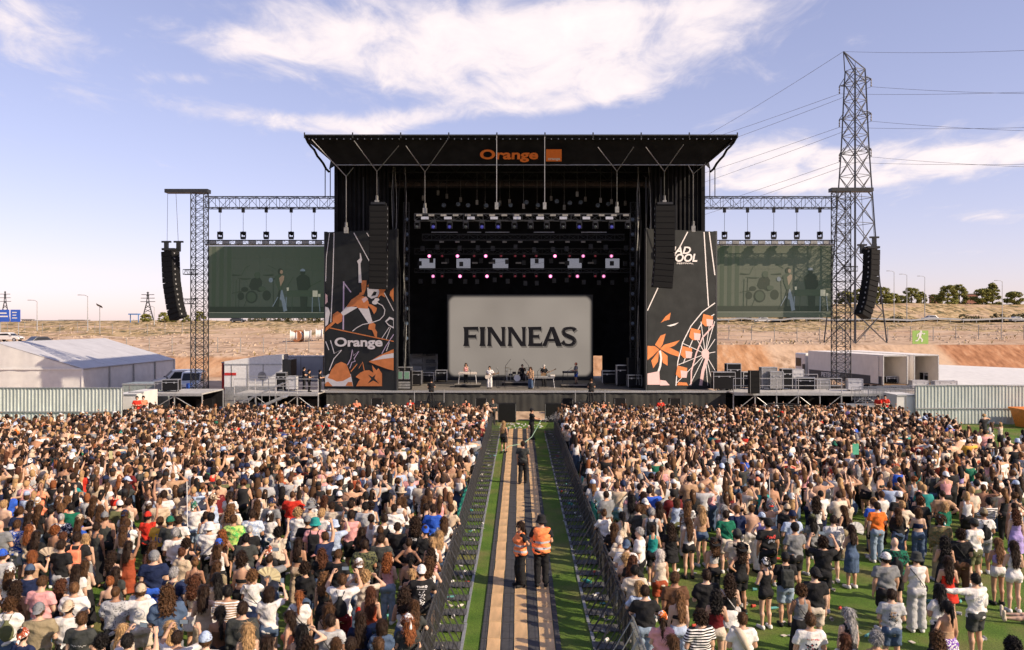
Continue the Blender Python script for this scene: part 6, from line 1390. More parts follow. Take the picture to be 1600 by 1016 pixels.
q = P(1433, 600, 76.8); flight_case((q.x, 76.5, .9), (1.5, .8, .6), 'pale case on the dock before the second lorry', K['tent']); q = P(1475, 600, 76); flight_case((q.x, 76, 1.0), (2.0, .8, .5), 'long pale case on the dock right of the lorries', K['tent'])
dk = empty('loading_dock', (40.5, 75.5, 0)); tag(dk, 'concrete loading dock under the lorries behind the right fence', 'dock'); MB().box((0, 0, .45), (15, 2.6, .9)).build('dock_body', mat('dock_concrete', (.42, .39, .36), .8, var=.15), dk); MB().box((0, -1.3, .92), (15, .1, .06)).build('dock_edge', K['galv'], dk)
cover = empty('ground_cover', (50, 84, 0)); tag(cover, 'white sheet covering the slope foot behind the right fence', 'sheet')
MB().add([(-12, -4, .5), (14, -4, .5), (14, 14, 1.4), (-9, 14, 2.4), (-12, -4, .4), (14, -4, .4), (14, 14, 1.3), (-9, 14, 2.3)], [(0, 1, 2, 3), (7, 6, 5, 4), (0, 4, 5, 1), (1, 5, 6, 2), (2, 6, 7, 3), (3, 7, 4, 0)]).build('cover_cloth', K['tentside'], cover)
BARm = MB()
for sx in (0, 2.2): BARm.tube((sx, 0, .05), (sx, 0, 1.1), .022, 5)
BARm.tube((0, 0, 1.1), (2.2, 0, 1.1), .022, 5).tube((0, 0, .2), (2.2, 0, .2), .018, 5)
fm = BARm.mesh('frame', K['galv']); b = MB()
for k in range(15): b.tube((.14 + k * .137, 0, .2), (.14 + k * .137, 0, 1.1), .009, 4)
bm_ = b.mesh('bars', K['galv']); ft = MB().beam((.2, -.3, .04), (.2, .3, .04), .05, .03).beam((2.0, -.3, .04), (2.0, .3, .04), .05, .03).mesh('foot', K['galv'])
rr = random.Random(4)
for i in range(12):
    px = 1338 + (i % 6) * 14; q = P(px, 610, 62.5); r = empty('pedestrian_barrier', (q.x - .5 + rr.uniform(-.1, .1), 61.4 + (i // 6) * .9 + (i % 6) * .12, .9 + .02 * i), R(-20 + rr.uniform(-6, 6))); r.rotation_euler = (R(rr.uniform(-8, 8)), 0, R(-25 + rr.uniform(-8, 8)))
    tag(r, 'galvanised pedestrian barrier in the stacked row before the lorries, %s' % ['outermost left', 'second', 'third', 'fourth', 'fifth', 'sixth', 'seventh', 'eighth', 'ninth', 'tenth', 'eleventh', 'outermost right'][i], 'barrier', 'stacked pedestrian barriers')
    inst('frame', fm, r); inst('bars', bm_, r); inst('foot', ft, r)
pl = empty('barrier_trolley', (P(1365, 620, 61.5).x + .6, 61.8, 0)); tag(pl, 'low trolley platform under the stacked pedestrian barriers', 'trolley'); MB().box((0, 0, .8), (5.6, 1.8, .12)).build('platform', K['galv'], pl)
for sx in (-2.5, 0, 2.5): MB().tube((sx, -.8, 0), (sx, -.8, .75), .05).build('leg', K['galv'], pl); MB().tube((sx, .8, 0), (sx, .8, .75), .05).build('leg', K['galv'], pl)
q = P(1422, 640, 57); container(q.x - 1, q.x + .3, 56.8, 2.0, 0, 'white end cabinet at the left end of the right fence', K['tentside'], 'white_cabinet', cat='cabinet')

# ---- pylon and power lines
def build_pylon():
    D = 125.0; cx = (1336 - HX) * D / F; z0 = float(ground_z(cx, D)); r = empty('power_pylon', (cx, D, z0), R(24)); tag(r, 'tall steel lattice power pylon rising behind the right screen', 'pylon'); m = mat('pylon_steel', (.075, .078, .082), .5, .5, var=.2)
    zz = lambda py: CAMH + (HY - py) * D / F - z0
    lv = [(0, 3.1), (zz(440), 2.4), (zz(395), 2.12), (zz(350), 1.9), (zz(310), 1.72), (zz(275), 1.55), (zz(240), 1.4), (zz(212), 1.3), (zz(185), 1.22), (zz(158), 1.14), (zz(130), 1.06), (zz(110), .97)]
    C4 = [(-1, -1), (1, -1), (1, 1), (-1, 1)]
    for c in C4: MB().path([(c[0] * w, c[1] * w, z) for z, w in lv], .14, 4).build('leg', m, r)
    l = MB()
    for i in range(len(lv) - 1):
        (za, wa), (zb, wb) = lv[i], lv[i + 1]; sub = 2 if zb - za > 5 else 1
        for j in range(sub):
            t0, t1 = j / sub, (j + 1) / sub; z1, w1, z2, w2 = za + (zb - za) * t0, wa + (wb - wa) * t0, za + (zb - za) * t1, wa + (wb - wa) * t1
            for k in range(4):
                c, d = C4[k], C4[(k + 1) % 4]; l.tube((c[0] * w1, c[1] * w1, z1), (d[0] * w2, d[1] * w2, z2), .06, 4, cap=False); l.tube((d[0] * w1, d[1] * w1, z1), (c[0] * w2, c[1] * w2, z2), .06, 4, cap=False); l.tube((c[0] * w2, c[1] * w2, z2), (d[0] * w2, d[1] * w2, z2), .05, 4, cap=False)
    l.build('lattice_bracing', m, r)
    pk = Vector((-2.1, .2, zz(83))); t = MB()
    for c in C4: t.tube((c[0] * 1.02, c[1] * 1.02, zz(110)), pk, .09, 4)
    t.tube((-1, -1, zz(102)), (1, 1, zz(104)), .05, 4).build('earth_peak', m, r)
    arms = []
    for py in (132, 185, 240):
        z = zz(py)
        for s in (-1, 1):
            tip = Vector((s * .7, s * -2.4, z + .3)); a = MB(); arms.append((tip, s))
            for c in ((-1.1, -1.1), (1.1, -1.1)): a.tube((c[0], c[1] * s, z), tip, .06, 4).tube((c[0], c[1] * s, z + 1.0), tip, .05, 4)
            for k in (.3, .6): a.tube(Vector((-1.1, -1.1 * s, z)).lerp(tip, k), Vector((1.1, -1.1 * s, z + 1.3)).lerp(tip, k), .05, 4)
            a.build('cross_arm', m, r); MB().lathe([(.05, 0), (.12, -.2), (.05, -.4), (.12, -.6), (.05, -.8), (.12, -1.0), (.05, -1.2)], tip, 8).build('insulator', K['grey'], r)
    Mw = Matrix.Translation((cx, D, z0)) @ Matrix.Rotation(R(24), 4, 'Z'); n = 0
    lines = [(Mw @ pk, (960, 258, 260), (1700, 62, 62), 'top earth')] + [(Mw @ (tp + Vector((0, 0, -1.2))), None, None, '') for tp, s in arms]
    left = [(760, 300), (740, 330), (720, 360), (710, 390), (700, 420), (690, 440)]; right = [(1800, 118), (1800, 140), (1800, 178), (1800, 205), (1800, 240), (1800, 262)]
    labs = ['upper near', 'upper far', 'middle near', 'middle far', 'lower near', 'lower far']
    def sag(a, b, s, nseg=18): return [a.lerp(b, k / nseg) + Vector((0, 0, -s * 4 * (k / nseg) * (1 - k / nseg))) for k in range(nseg + 1)]
    pw = mat('power_wire', (.14, .14, .15), .5, .4)
    for i, (p0, l_, r_, nm) in enumerate(lines):
        a = P(*( (900, 300, 300) if i == 0 else (left[i - 1][0], left[i - 1][1], 330))); b = P(*((2000, 52, 80) if i == 0 else (2000, right[i - 1][0] * 0 + right[i - 1][1], 95)))
        o = MB().path(sag(p0, a, 3.0), .03, 4).build('power_line', pw); tag(o, ('thin earth wire from the pylon tip' if i == 0 else 'thin power line from the %s arm of the pylon' % labs[i - 1]) + ' down behind the stage', 'wire', 'power lines')
        o = MB().path(sag(p0, b, .8), .026, 4).build('power_line', pw); tag(o, ('thin earth wire from the pylon tip' if i == 0 else 'thin power line from the %s arm of the pylon' % labs[i - 1]) + ' off to the right', 'wire', 'power lines')
build_pylon()
def far_pylon(px, ytop, D, lab):
    x = (px - HX) * D / F; z0 = float(ground_z(x, D)); h = CAMH + (HY - ytop) * D / F - z0; r = empty('distant_pylon', (x, D, z0)); tag(r, lab, 'pylon', 'distant pylons'); m = MATS['pylon_steel']; b = MB()
    for s in (-1, 1): b.tube((s * 3, 0, 0), (s * .7, 0, h * .6), .3, 4).tube((s * .7, 0, h * .6), (0, 0, h), .25, 4)
    for i in range(7): t = i / 7; w = 3 - 2.3 * min(t / .6, 1) if t < .6 else .7; b.tube((-w, 0, h * t), (w * .8, 0, h * (t + .12)), .18, 4).tube((w, 0, h * t), (-w * .8, 0, h * (t + .12)), .18, 4)
    b.build('lattice_mast', m, r)
    for t in (.66, .78, .9): MB().tube((-5 + 2 * t, 0, h * t), (5 - 2 * t, 0, h * t), .22, 4).build('cross_arm', m, r)
far_pylon(231, 456, 420, 'distant pylon left of the left line array'); far_pylon(8, 455, 520, 'distant pylon at the far left above the blue road sign')

# ---- trees and bushes
def leaf_mat(name, c0, c1):
    m, nt, N, L, b = nodes_of(name); tc = N.new('ShaderNodeTexCoord'); b.inputs['Roughness'].default_value = .6; b.inputs['Specular IOR Level'].default_value = .2
    L.new(ramp2(N, L, noise_(N, L, tc, 1.6, 3), [(.3, c0), (.7, c1)]), b.inputs['Base Color']); return m
M_LEAF = leaf_mat('pine_leaf', (.07, .09, .02), (.30, .27, .06)); M_BUSH = leaf_mat('bush_leaf', (.05, .055, .02), (.13, .11, .045)); M_TRUNK = mat('bark', (.10, .065, .04), .9, var=.3)
def crown_mesh(seed, n, h, w, conic=.4, leaf=.26, base=.18, m=None):
    rg = np.random.default_rng(seed); cl = []
    for i in range(46):
        t = rg.uniform(base, 1); rad = w * ((1 - t) ** .55 * conic + (1 - conic) * math.sqrt(max(0, 1 - ((t - .5) / .55) ** 2))); a = rg.uniform(0, 6.28); q = rad * rg.uniform(.35, .9); cl.append((q * math.cos(a), q * math.sin(a), t * h, rg.uniform(.16, .30) * w))
    ci = rg.integers(0, len(cl), n); cl = np.array(cl); d = rg.normal(size=(n, 3)); d /= np.linalg.norm(d, axis=1)[:, None]; c = cl[ci, :3] + d * (cl[ci, 3] * rg.uniform(.55, 1.1, n))[:, None] * np.array([1, 1, .8])
    u = rg.normal(size=(n, 3)); u /= np.linalg.norm(u, axis=1)[:, None]; w_ = np.cross(u, d + .3 * rg.normal(size=(n, 3))); w_ /= np.linalg.norm(w_, axis=1)[:, None]; s = leaf * rg.uniform(.6, 1.3, n)[:, None]
    V = np.stack([c - u * s, c + w_ * s * .55, c + u * s, c - w_ * s * .55], 1).reshape(-1, 3); return mesh_np('crown', V, np.arange(4 * n).reshape(-1, 4), m or M_LEAF, False)
def trunk_mesh(h, r, seed):
    rg = random.Random(seed); b = MB(); pts = [(rg.uniform(-.05, .05) * i, rg.uniform(-.05, .05) * i, h * i / 5) for i in range(6)]; b.path(pts, [r * (1 - .14 * i) for i in range(6)], 7)
    for k in range(6):
        a = rg.uniform(0, 6.28); z = h * rg.uniform(.35, .85); b.tube((0, 0, z), (math.cos(a) * h * .28, math.sin(a) * h * .28, z + h * .18), r * .35, 5, r * .1)
    return b.mesh('trunk', M_TRUNK, True)
CR = [crown_mesh(1, 5200, 7, 2.7, .55, .22, .06), crown_mesh(2, 5200, 6.2, 3.1, .25, .22, .05), crown_mesh(3, 5200, 8.0, 2.7, .8, .22, .05), crown_mesh(4, 4600, 5.2, 2.8, .2, .22, .04)]; TM = [trunk_mesh(5.5, .22, 1), trunk_mesh(4.6, .25, 2), trunk_mesh(6.5, .22, 3), trunk_mesh(3.9, .22, 4)]
def tree(px, ybase, D, hpx, k, lab, sc=1.0):
    x = (px - HX) * D / F; z = float(ground_z(x, D)); hh = hpx * D / F; base_h = [7, 6.2, 8.0, 5.2][k] * 1.04; s = hh / base_h
    r = empty('pine_tree', (x, D, z - .1), px * 1.7); tag(r, lab, 'tree', 'trees on the skyline'); r.scale = (s * sc, s * sc, s); inst('trunk', TM[k], r); inst('crown', CR[k], r, (0, 0, -.75))
for i, (px, hp, k, lab, D) in enumerate(((1376, 44, 1, 'round pine just right of the right line array', 305), (1393, 30, 3, 'low pine left of the first lamp post', 318), (1408, 24, 3, 'small pine between the first two lamp posts', 330), (1424, 36, 1, 'bright rounded pine behind the middle lamp posts', 305), (1440, 30, 0, 'pine right of the third lamp post', 316), (1461, 26, 1, 'dark pine in the middle of the right skyline', 335),
                                           (1481, 44, 1, 'wide pine left of the brick building', 304), (1499, 47, 0, 'tall pine beside the brick building', 312), (1535, 38, 3, 'broad bushy pine right of the brick building', 302), (1551, 50, 2, 'tallest pointed pine near the right edge', 309), (1585, 33, 3, 'bushy pine at the right edge of the picture', 300), (1345, 40, 1, 'pine behind the right line array', 312), (1320, 34, 3, 'pine seen through the right lattice tower', 318),
                                           (228, 20, 3, 'first tree right of the blue kiosk on the left skyline', 262), (256, 24, 1, 'tree behind the left line array', 265), (270, 20, 3, 'tree right of the left line array', 270), (290, 19, 1, 'tree left of the left lattice tower', 268), (312, 22, 1, 'tree seen through the left lattice tower', 268))):
    tree(px, 0, D, hp * .74, k, lab, 1.25)
BM = [crown_mesh(11, 500, 1.6, 1.5, .1, .16, .05, M_BUSH), crown_mesh(12, 500, 1.3, 1.8, .1, .16, .05, M_BUSH)]
rr = random.Random(8); bl = [(px, 262 + rr.uniform(-6, 6)) for px in (1165, 1226, 1238, 1270, 1310, 1400, 1505, 1525, 1560, 1595)] + [(px, 268) for px in (395, 410, 430, 448, 470, 490)]
nb = ['first', 'second', 'third', 'fourth', 'fifth', 'sixth', 'seventh', 'eighth', 'ninth', 'tenth']
for i, (px, D) in enumerate(bl):
    x = (px - HX) * D / F; r = empty('bush', (x, D, float(ground_z(x, D)) - .1), px); s = rr.uniform(1.2, 2.0); r.scale = (s * 1.3, s, s); tag(r, 'dark low bush on the road verge, %s %s' % (nb[i % 10], 'right of the stage' if i < 10 else 'seen under the left screen'), 'bush', 'bushes along the road'); inst('foliage', BM[i % 2], r)

# ---- road, guard rail, lamp posts, cars, signs, fences in the distance
def strip(name, x0, x1, D, w, dz, m, kind=None):
    n = 60; v = []; f = []
    for i in range(n + 1):
        x = x0 + (x1 - x0) * i / n
        for k in (0, 1): v.append((x, D + k * w, float(max(ground_z(x, D), ground_z(x, D + w))) + dz))
    for i in range(n): f.append((2 * i, 2 * i + 2, 2 * i + 3, 2 * i + 1))
    o = MB().add(v, f).build(name, m); 
    if kind: tag(o, kind=kind)
    return o
strip('road', -40, 190, 257, 7, .15, mat('asphalt', (.06, .06, .06), .9, var=.2), 'structure')
gr = empty('guard_rail', (0, 0, 0)); tag(gr, 'long grey steel guard rail along the road on the right', 'guard rail')
xs = [48 + i * 4.0 for i in range(36)]; gz = lambda x, D: float(ground_z(x, D))
for x in xs: MB().beam((x, 255, gz(x, 255)), (x, 255, gz(x, 255) + 1.2), .12, .12).build('rail_post', K['galv'], gr)
for i in range(len(xs) - 1): MB().beam((xs[i], 254.9, gz(xs[i], 255) + 1.05), (xs[i + 1], 254.9, gz(xs[i + 1], 255) + 1.05), .1, .5).build('rail_segment', K['galv'], gr)
def lamp_post(px, ytop, D, lab, arm_=1.6):
    x = (px - HX) * D / F; z = gz(x, D); h = CAMH + (HY - ytop) * D / F - z; r = empty('lamp_post', (x, D, z)); tag(r, lab, 'lamp post', 'lamp posts by the road'); MB().tube((0, 0, 0), (0, 0, h), .13, 8, .07).build('pole', K['galv'], r); MB().path([(0, 0, h - .1), (-arm_ * .4, 0, h + .25), (-arm_, 0, h + .3)], .06, 6).build('arm', K['galv'], r); MB().box((-arm_ - .35, 0, h + .3), (.8, .3, .14)).build('lamp_head', K['grey'], r)
for i, (px, yt, D, lab) in enumerate(((1397, 425, 256, 'first lamp post right of the pylon'), (1417, 430, 258, 'second lamp post right of the pylon'), (1445, 433, 262, 'third lamp post right of the pylon'), (1566, 440, 250, 'lamp post near the right edge'), (58, 471, 210, 'lamp post behind the tent on the left'), (137, 463, 200, 'tall lamp post in the middle of the left skyline'), (241, 480, 230, 'thin pole among the trees on the left'))): lamp_post(px, yt, D, lab)
x = (156 - HX) * 190 / F; r = empty('solar_lamp', (x, 190, gz(x, 190))); tag(r, 'tilted solar panel lamp on a pole on the left skyline', 'lamp'); h = CAMH + (506 - 478) * 190 / F - gz(x, 190); MB().tube((0, 0, 0), (0, 0, h), .1).build('pole', K['galv'], r); o = MB().box((0, 0, 0), (1.4, .1, .9)).build('solar_panel', K['glass'], r, (-.1, 0, h)); o.rotation_euler = (R(60), R(25), 0)
for (px, D, m, lab, rz) in ((1453, 258.5, M_CARS, 'silver car driving on the road right of the third lamp post', 180), (1190, 259, M_VANW, 'white car on the road seen under the right screen', 180), (1590, 259, M_CARS, 'grey car on the road at the right edge', 0), (14, 150, M_VANW, 'white estate car below the blue road sign', 0), (66, 140, M_CARD, 'dark car parked by the lamp post on the left', 60), (372, 262, M_CARD, 'dark car roof under the left screen', 0)):
    x = (px - HX) * D / F; vehicle_van((x, D, gz(x, D) + .16), R(rz), lab, m, 4.6, 1.9, 1.65, 'car', True, 'car')
D = 180; r = empty('road_sign', ((16 - HX) * D / F, D, gz((16 - HX) * D / F, D))); tag(r, 'large blue motorway sign with white lettering at the left edge', 'sign'); zc = CAMH + (506 - 494) * D / F - r.location.z; zt = CAMH + (506 - 484) * D / F - r.location.z; M_BLUE = mat('sign_blue', (.03, .10, .45), .5, var=.05)
zb = CAMH + (506 - 503) * D / F - r.location.z
MB().span((-2.6, 0, zb), (-.25, .1, zt)).build('sign_board', M_BLUE, r); MB().span((.05, 0, zb), (2.15, .1, zt)).build('sign_board', M_BLUE, r)
for sx in (-2.2, 1.7): MB().tube((sx, .15, 0), (sx, .15, zt), .1).build('sign_post', K['galv'], r)
for i, (a, b) in enumerate(((-2.3, -.8), (-2.3, -.5))): MB().span((a, -.02, zt - .9 - i * .7), (b, 0, zt - .62 - i * .7)).build('lettering_line', K['white'], r)
for i, (a, b) in enumerate(((.4, 1.4), (.5, 1.3), (.4, 1.5))): MB().span((a, -.02, zt - .7 - i * .6), (b, 0, zt - .5 - i * .6)).build('lettering_line', K['white'], r)
es = empty('exit_sign', (P(1438, 527, 118).x, 118, gz(P(1438, 527, 118).x, 118))); tag(es, 'green and white running-man exit sign on the fence above the lorries', 'sign'); zc = CAMH - (527 - 506) * 118 / F - es.location.z; M_GRN = mat('exit_green', (.25, .42, .10), .6, var=.05)
MB().box((0, 0, zc), (2.25, .06, 1.9)).build('sign_panel', M_GRN, es)
fig = [[(-.15, .55), (.1, .6), (.15, .4), (.05, .0), (-.2, .05)], [(-.2, .05), (.02, .05), (.3, -.3), (.2, -.6), (.08, -.55), (.12, -.3)], [(-.15, .1), (-.02, 0), (-.3, -.45), (-.6, -.5), (-.6, -.38), (-.36, -.33)], [(.08, .5), (.4, .3), (.55, .4), (.5, .5), (.38, .42), (.1, .6)], [(-.12, .5), (-.4, .35), (-.45, .05), (-.35, .05), (-.3, .3), (-.1, .38)]]
for k, f in enumerate(fig): MB().prism([(p[0] * 1.2, zc + p[1] * 1.2) for p in f], -.06 - k * .002, -.035).build('running_figure', K['white'], es)
MB().lathe([(0, -.065), (.14, -.065), (.14, -.035)], (.08, 0, zc + .82), 12, 'y').build('running_figure', K['white'], es)
for sx in (-.9, .9): MB().tube((sx, .06, 0), (sx, .06, zc + .9), .04).build('sign_post', K['galv'], es)
def post_fence(x0, x1, step, D, h, lab, wires=3):
    r = empty('wire_fence', (0, 0, 0)); tag(r, lab, 'fence', 'wire fences on the slopes'); x = x0; pts = []
    while x <= x1: pts.append(x); MB().tube((x, D, gz(x, D) - .1), (x, D, gz(x, D) + h), .06, 5).build('fence_post', K['dirtymetal'], r); x += step
    for k in range(wires):
        z = h * (k + 1) / wires - .05; MB().path([(x, D, gz(x, D) + z) for x in pts], .02, 4).build('fence_wire', K['wire'], r)
    return r
post_fence(-62, -20, 3.4, 124, 2.2, 'wire fence on thin posts crossing the sandy slope on the left'); post_fence(26, 92, 3.6, 132, 2.3, 'wire fence on thin posts across the dry slope on the right'); post_fence(-125, -72, 4, 190, 2.4, 'wire fence far off on the left behind the tent')
for i, px in enumerate((459, 466, 481, 499)):
    D = 150; x = (px - HX) * D / F; r = empty('cable_reel', (x, D, gz(x, D))); r.rotation_euler = (0, 0, R(12 if i != 1 else 70)); tag(r, ['first white cable reel from the left on the slope', 'small orange-brown reel turned between the white reels', 'middle white cable reel on the slope', 'white cable reel next to the left banner edge'][i], 'cable reel', 'cable reels on the slope'); m = K['white'] if i != 1 else mat('reel_orange', (.5, .2, .08), .6)
    MB().lathe([(0, -.62), (1.05, -.62), (1.05, -.5), (.0, -.49)], (0, 0, 1.05), 20, 'x').build('flange', m, r); MB().lathe([(0, .49), (1.05, .5), (1.05, .62), (0, .62)], (0, 0, 1.05), 20, 'x').build('flange', m, r); MB().lathe([(.8, -.49), (.85, 0), (.8, .49)], (0, 0, 1.05), 18, 'x').build('cable_winding', K['tentside'], r)
def far_building(px0, px1, ytop, D, lab, m, wn=5, fl=2):
    x0, x1 = (px0 - HX) * D / F, (px1 - HX) * D / F; z = gz((x0 + x1) / 2, D); h = CAMH + (HY - ytop) * D / F - z; r = empty('distant_building', ((x0 + x1) / 2, D, z - .3)); tag(r, lab, 'building', 'distant buildings'); w = x1 - x0
    MB().box((0, w * .2, h / 2), (w, w * .4, h)).build('wall', m, r); MB().box((0, w * .2, h + .2), (w + .6, w * .4 + .6, .4)).build('roof', K['grey'], r)
    for i in range(wn):
        for j in range(fl): MB().box((-w / 2 + (i + .5) * w / wn, -.03, h * (j + .5) / fl), (w / wn * .5, .1, h / fl * .45)).build('window', K['glass'], r)
M_BRK = mat('red_brick_far', (.24, .11, .075), .9); far_building(1510, 1528, 459, 420, 'red brick building among the pines on the right skyline', M_BRK, 4, 2); far_building(1455, 1472, 461, 440, 'low brown building behind the pines on the right skyline', M_BRK, 4, 1)
M_PB = mat('pale_building', (.55, .50, .45), .8)
for i, (a, b, yt, D, lab) in enumerate(((52, 90, 501, 420, 'long pale shed at the far left skyline'), (92, 132, 500, 460, 'wide pale industrial hall on the left skyline'), (34, 50, 499, 440, 'small dark roofed house near the blue sign'), (138, 176, 502, 430, 'low beige hall left of the kiosk on the skyline'))): far_building(a, b, yt, D, lab, M_PB, 5, 1)
far_building(178, 202, 503, 300, 'low blue container building on the left skyline', mat('far_blue', (.05, .16, .40), .6), 3, 1); x = (210 - HX) * 250 / F; r = empty('blue_kiosk', (x, 250, gz(x, 250))); tag(r, 'small blue roofed frame shelter left of the trees', 'shelter'); MB().box((0, 0, 2.5), (2.8, 2, .35)).build('roof', MATS['far_blue'], r)
for sx in (-1.2, 1.2): MB().beam((sx, 0, 0), (sx, 0, 2.4), .2, .2).build('post', MATS['far_blue'], r)

# scrub, stones and clutter on the slopes and in the yard
def scatter(name, lab, n, seed, area, fn, m):
    rg = np.random.default_rng(seed); V = []; Fs = []; k = 0
    x = rg.uniform(area[0], area[1], n); y = area[2] + (area[3] - area[2]) * rg.uniform(0, 1, n) ** 1.3; keep = (np.sin(x * .21 + 2 * np.sin(y * .13)) + np.sin(x * .09 - y * .17) + rg.normal(size=n) * .7) > .25; x, y = x[keep], y[keep]; z = ground_z(x, y)
    for i in range(len(x)): v, f = fn(rg); V += [(x[i] + p[0], y[i] + p[1], z[i] + p[2]) for p in v]; Fs += [tuple(j + k for j in q) for q in f]; k += len(v)
    tag(MB().add(V, Fs).build(name, m), lab, name.replace('_', ' '), kind='stuff')
def tuft(rg):
    v = []; f = []; s = rg.uniform(.25, .8)
    for b in range(5): a = rg.uniform(0, 6.3); l = s * rg.uniform(.6, 1.2); c, si = math.cos(a), math.sin(a); n = len(v); v += [(-.09 * si * s, .09 * c * s, 0), (.09 * si * s, -.09 * c * s, 0), (c * l * .6, si * l * .6, l * .8)]; f.append((n, n + 1, n + 2))
    return v, f
def stone(rg):
    s = rg.uniform(.12, .5); o = [(1, 0, 0), (0, 1, 0), (-1, 0, 0), (0, -1, 0), (.1, .1, .7)]; return [(p[0] * s * rg.uniform(.6, 1.3), p[1] * s * rg.uniform(.6, 1.2), p[2] * s - .03) for p in o], [(0, 1, 4), (1, 2, 4), (2, 3, 4), (3, 0, 4)]
scatter('dry_grass', 'dry grass tufts growing over the sandy slopes', 4200, 1, (-150, 170, 117, 300), tuft, leaf_mat('dry_grass_leaf', (.20, .15, .055), (.40, .30, .13))); scatter('rubble', 'loose stones and rubble lying on the sandy slopes', 6000, 2, (-130, 150, 117, 240), stone, mat('stone', (.40, .30, .21), .9, var=.3))
yr = random.Random(12)
for i, (px, D, s, zz_, lab, mm) in enumerate(((455, 66.4, (.9, .7, 1.0), DZ - .1, 'pale case on the left landing nearest the banner', 'tent'), (440, 66.2, (.8, .6, 1.3), DZ - .1, 'dark case on the left landing beside the generator', None), (268, 64.6, (1.2, .7, .8), DZ - .05, 'dark case on the bare left scaffold table', None), (255, 65.4, (1.0, .7, .6), DZ - .05, 'grey case on the bare left scaffold table', 'grey'), (1258, 66.6, (1.4, .8, .9), DZ - .12, 'dark case on the platform left of the right tower', None), (1285, 66.9, (1.0, .7, .7), DZ - .12, 'grey case on the platform beside the right tower', 'grey'), (1335, 66.2, (1.1, .7, .8), DZ - .12, 'pale case on the platform right of the right tower', 'tent'), (1168, 67.4, (1.0, .6, 1.2), DZ - .02, 'dark case behind the small cabinet stack', None), (1245, 67.6, (.9, .6, 1.4), DZ - .02, 'tall pale rack at the end of the right platform', 'tent'))):
    q = P(px, 600, D); flight_case((q.x, D, zz_), s, lab, K[mm] if mm else None, yr.uniform(-.3, .3))
for i, (px, D, lab) in enumerate(((396, 63.0, 'black cable bundle heaped before the generator'), (1225, 62.6, 'black cable bundle heaped under the right platform'))):
    q = P(px, 630, D); pts = [(q.x + (.8 + .05 * (k % 5)) * math.cos(k * .5) * 1.5, D + .5 * math.sin(k * .5), .15 + .012 * k) for k in range(60)]; tag(MB().path(pts, .05, 5).build('cable_bundle', K['cable']), lab, 'cables', 'cable bundles')
# ------------------------------------------------------------------ people on stage, in the aisle and in the crowd
ARMC = {'d': ('down', 'down'), 'f': ('front', 'front'), 'c': ('cross', 'cross'), 'h': ('hip', 'hip'), 'hr': ('front', 'hip'), 'hl': ('hip', 'down'), 'p': ('phone', 'phone'), 'pr': ('down', 'phone'), 'u': ('down', 'up'), 'ul': ('up', 'front'), 'hd': ('down', 'head'), 'hdd': ('head', 'head'),
        'k': ('clap', 'clap'), 'r': ('rail', 'rail'), 'o': ('out', 'down'), 'df': ('down', 'front'), 'fan': ('front', 'fan'), 'keys': ('keys', 'keys'), 'sing': ('down', 'sing'), 'gt': ('neck', 'guitar'), 'spray': ('front', 'spray')}
def pat_hivis(N, L, tc, oi):
    s = N.new('ShaderNodeSeparateXYZ'); L.new(tc.outputs['Object'], s.inputs[0])
    def band(c, w): return _math(N, L, 'LESS_THAN', _math(N, L, 'ABSOLUTE', _math(N, L, 'SUBTRACT', s.outputs[2], c)), w)
    q = N.new('ShaderNodeMath'); q.operation = 'MAXIMUM'; L.new(band(1.13, .026), q.inputs[0]); L.new(band(.98, .026), q.inputs[1]); return (.42, .43, .44), q.outputs[0]
CLOTHS['hivis'] = obj_mat('hi_vis_cloth', .7, pattern=pat_hivis); COLS['hivis'] = (.95, .26, .09)
def parse(line):
    t = line.split(); d = dict(px=float(t[0]), py=float(t[1]), sex=t[2], hair=t[3], hairc=t[4], top=t[5], topc=t[6], bot=t[7], botc=t[8]); d['la'], d['ra'] = ARMC[t[9]]
    for e in t[10:]:
        k, _, v = e.partition('=')
        if k in HATN: d['hat'] = k; d['hatc'] = v
        elif k in ('backpack', 'drawbag', 'strap'): d['pack'] = k; d['packc'] = v
        elif k in ('skin',): d[k] = int(v)
        elif k in ('face', 'look', 'nod', 'h', 'w'): d[k] = float(v)
        elif k == 'boots': d[k] = True
        else: d[k] = v
    return d
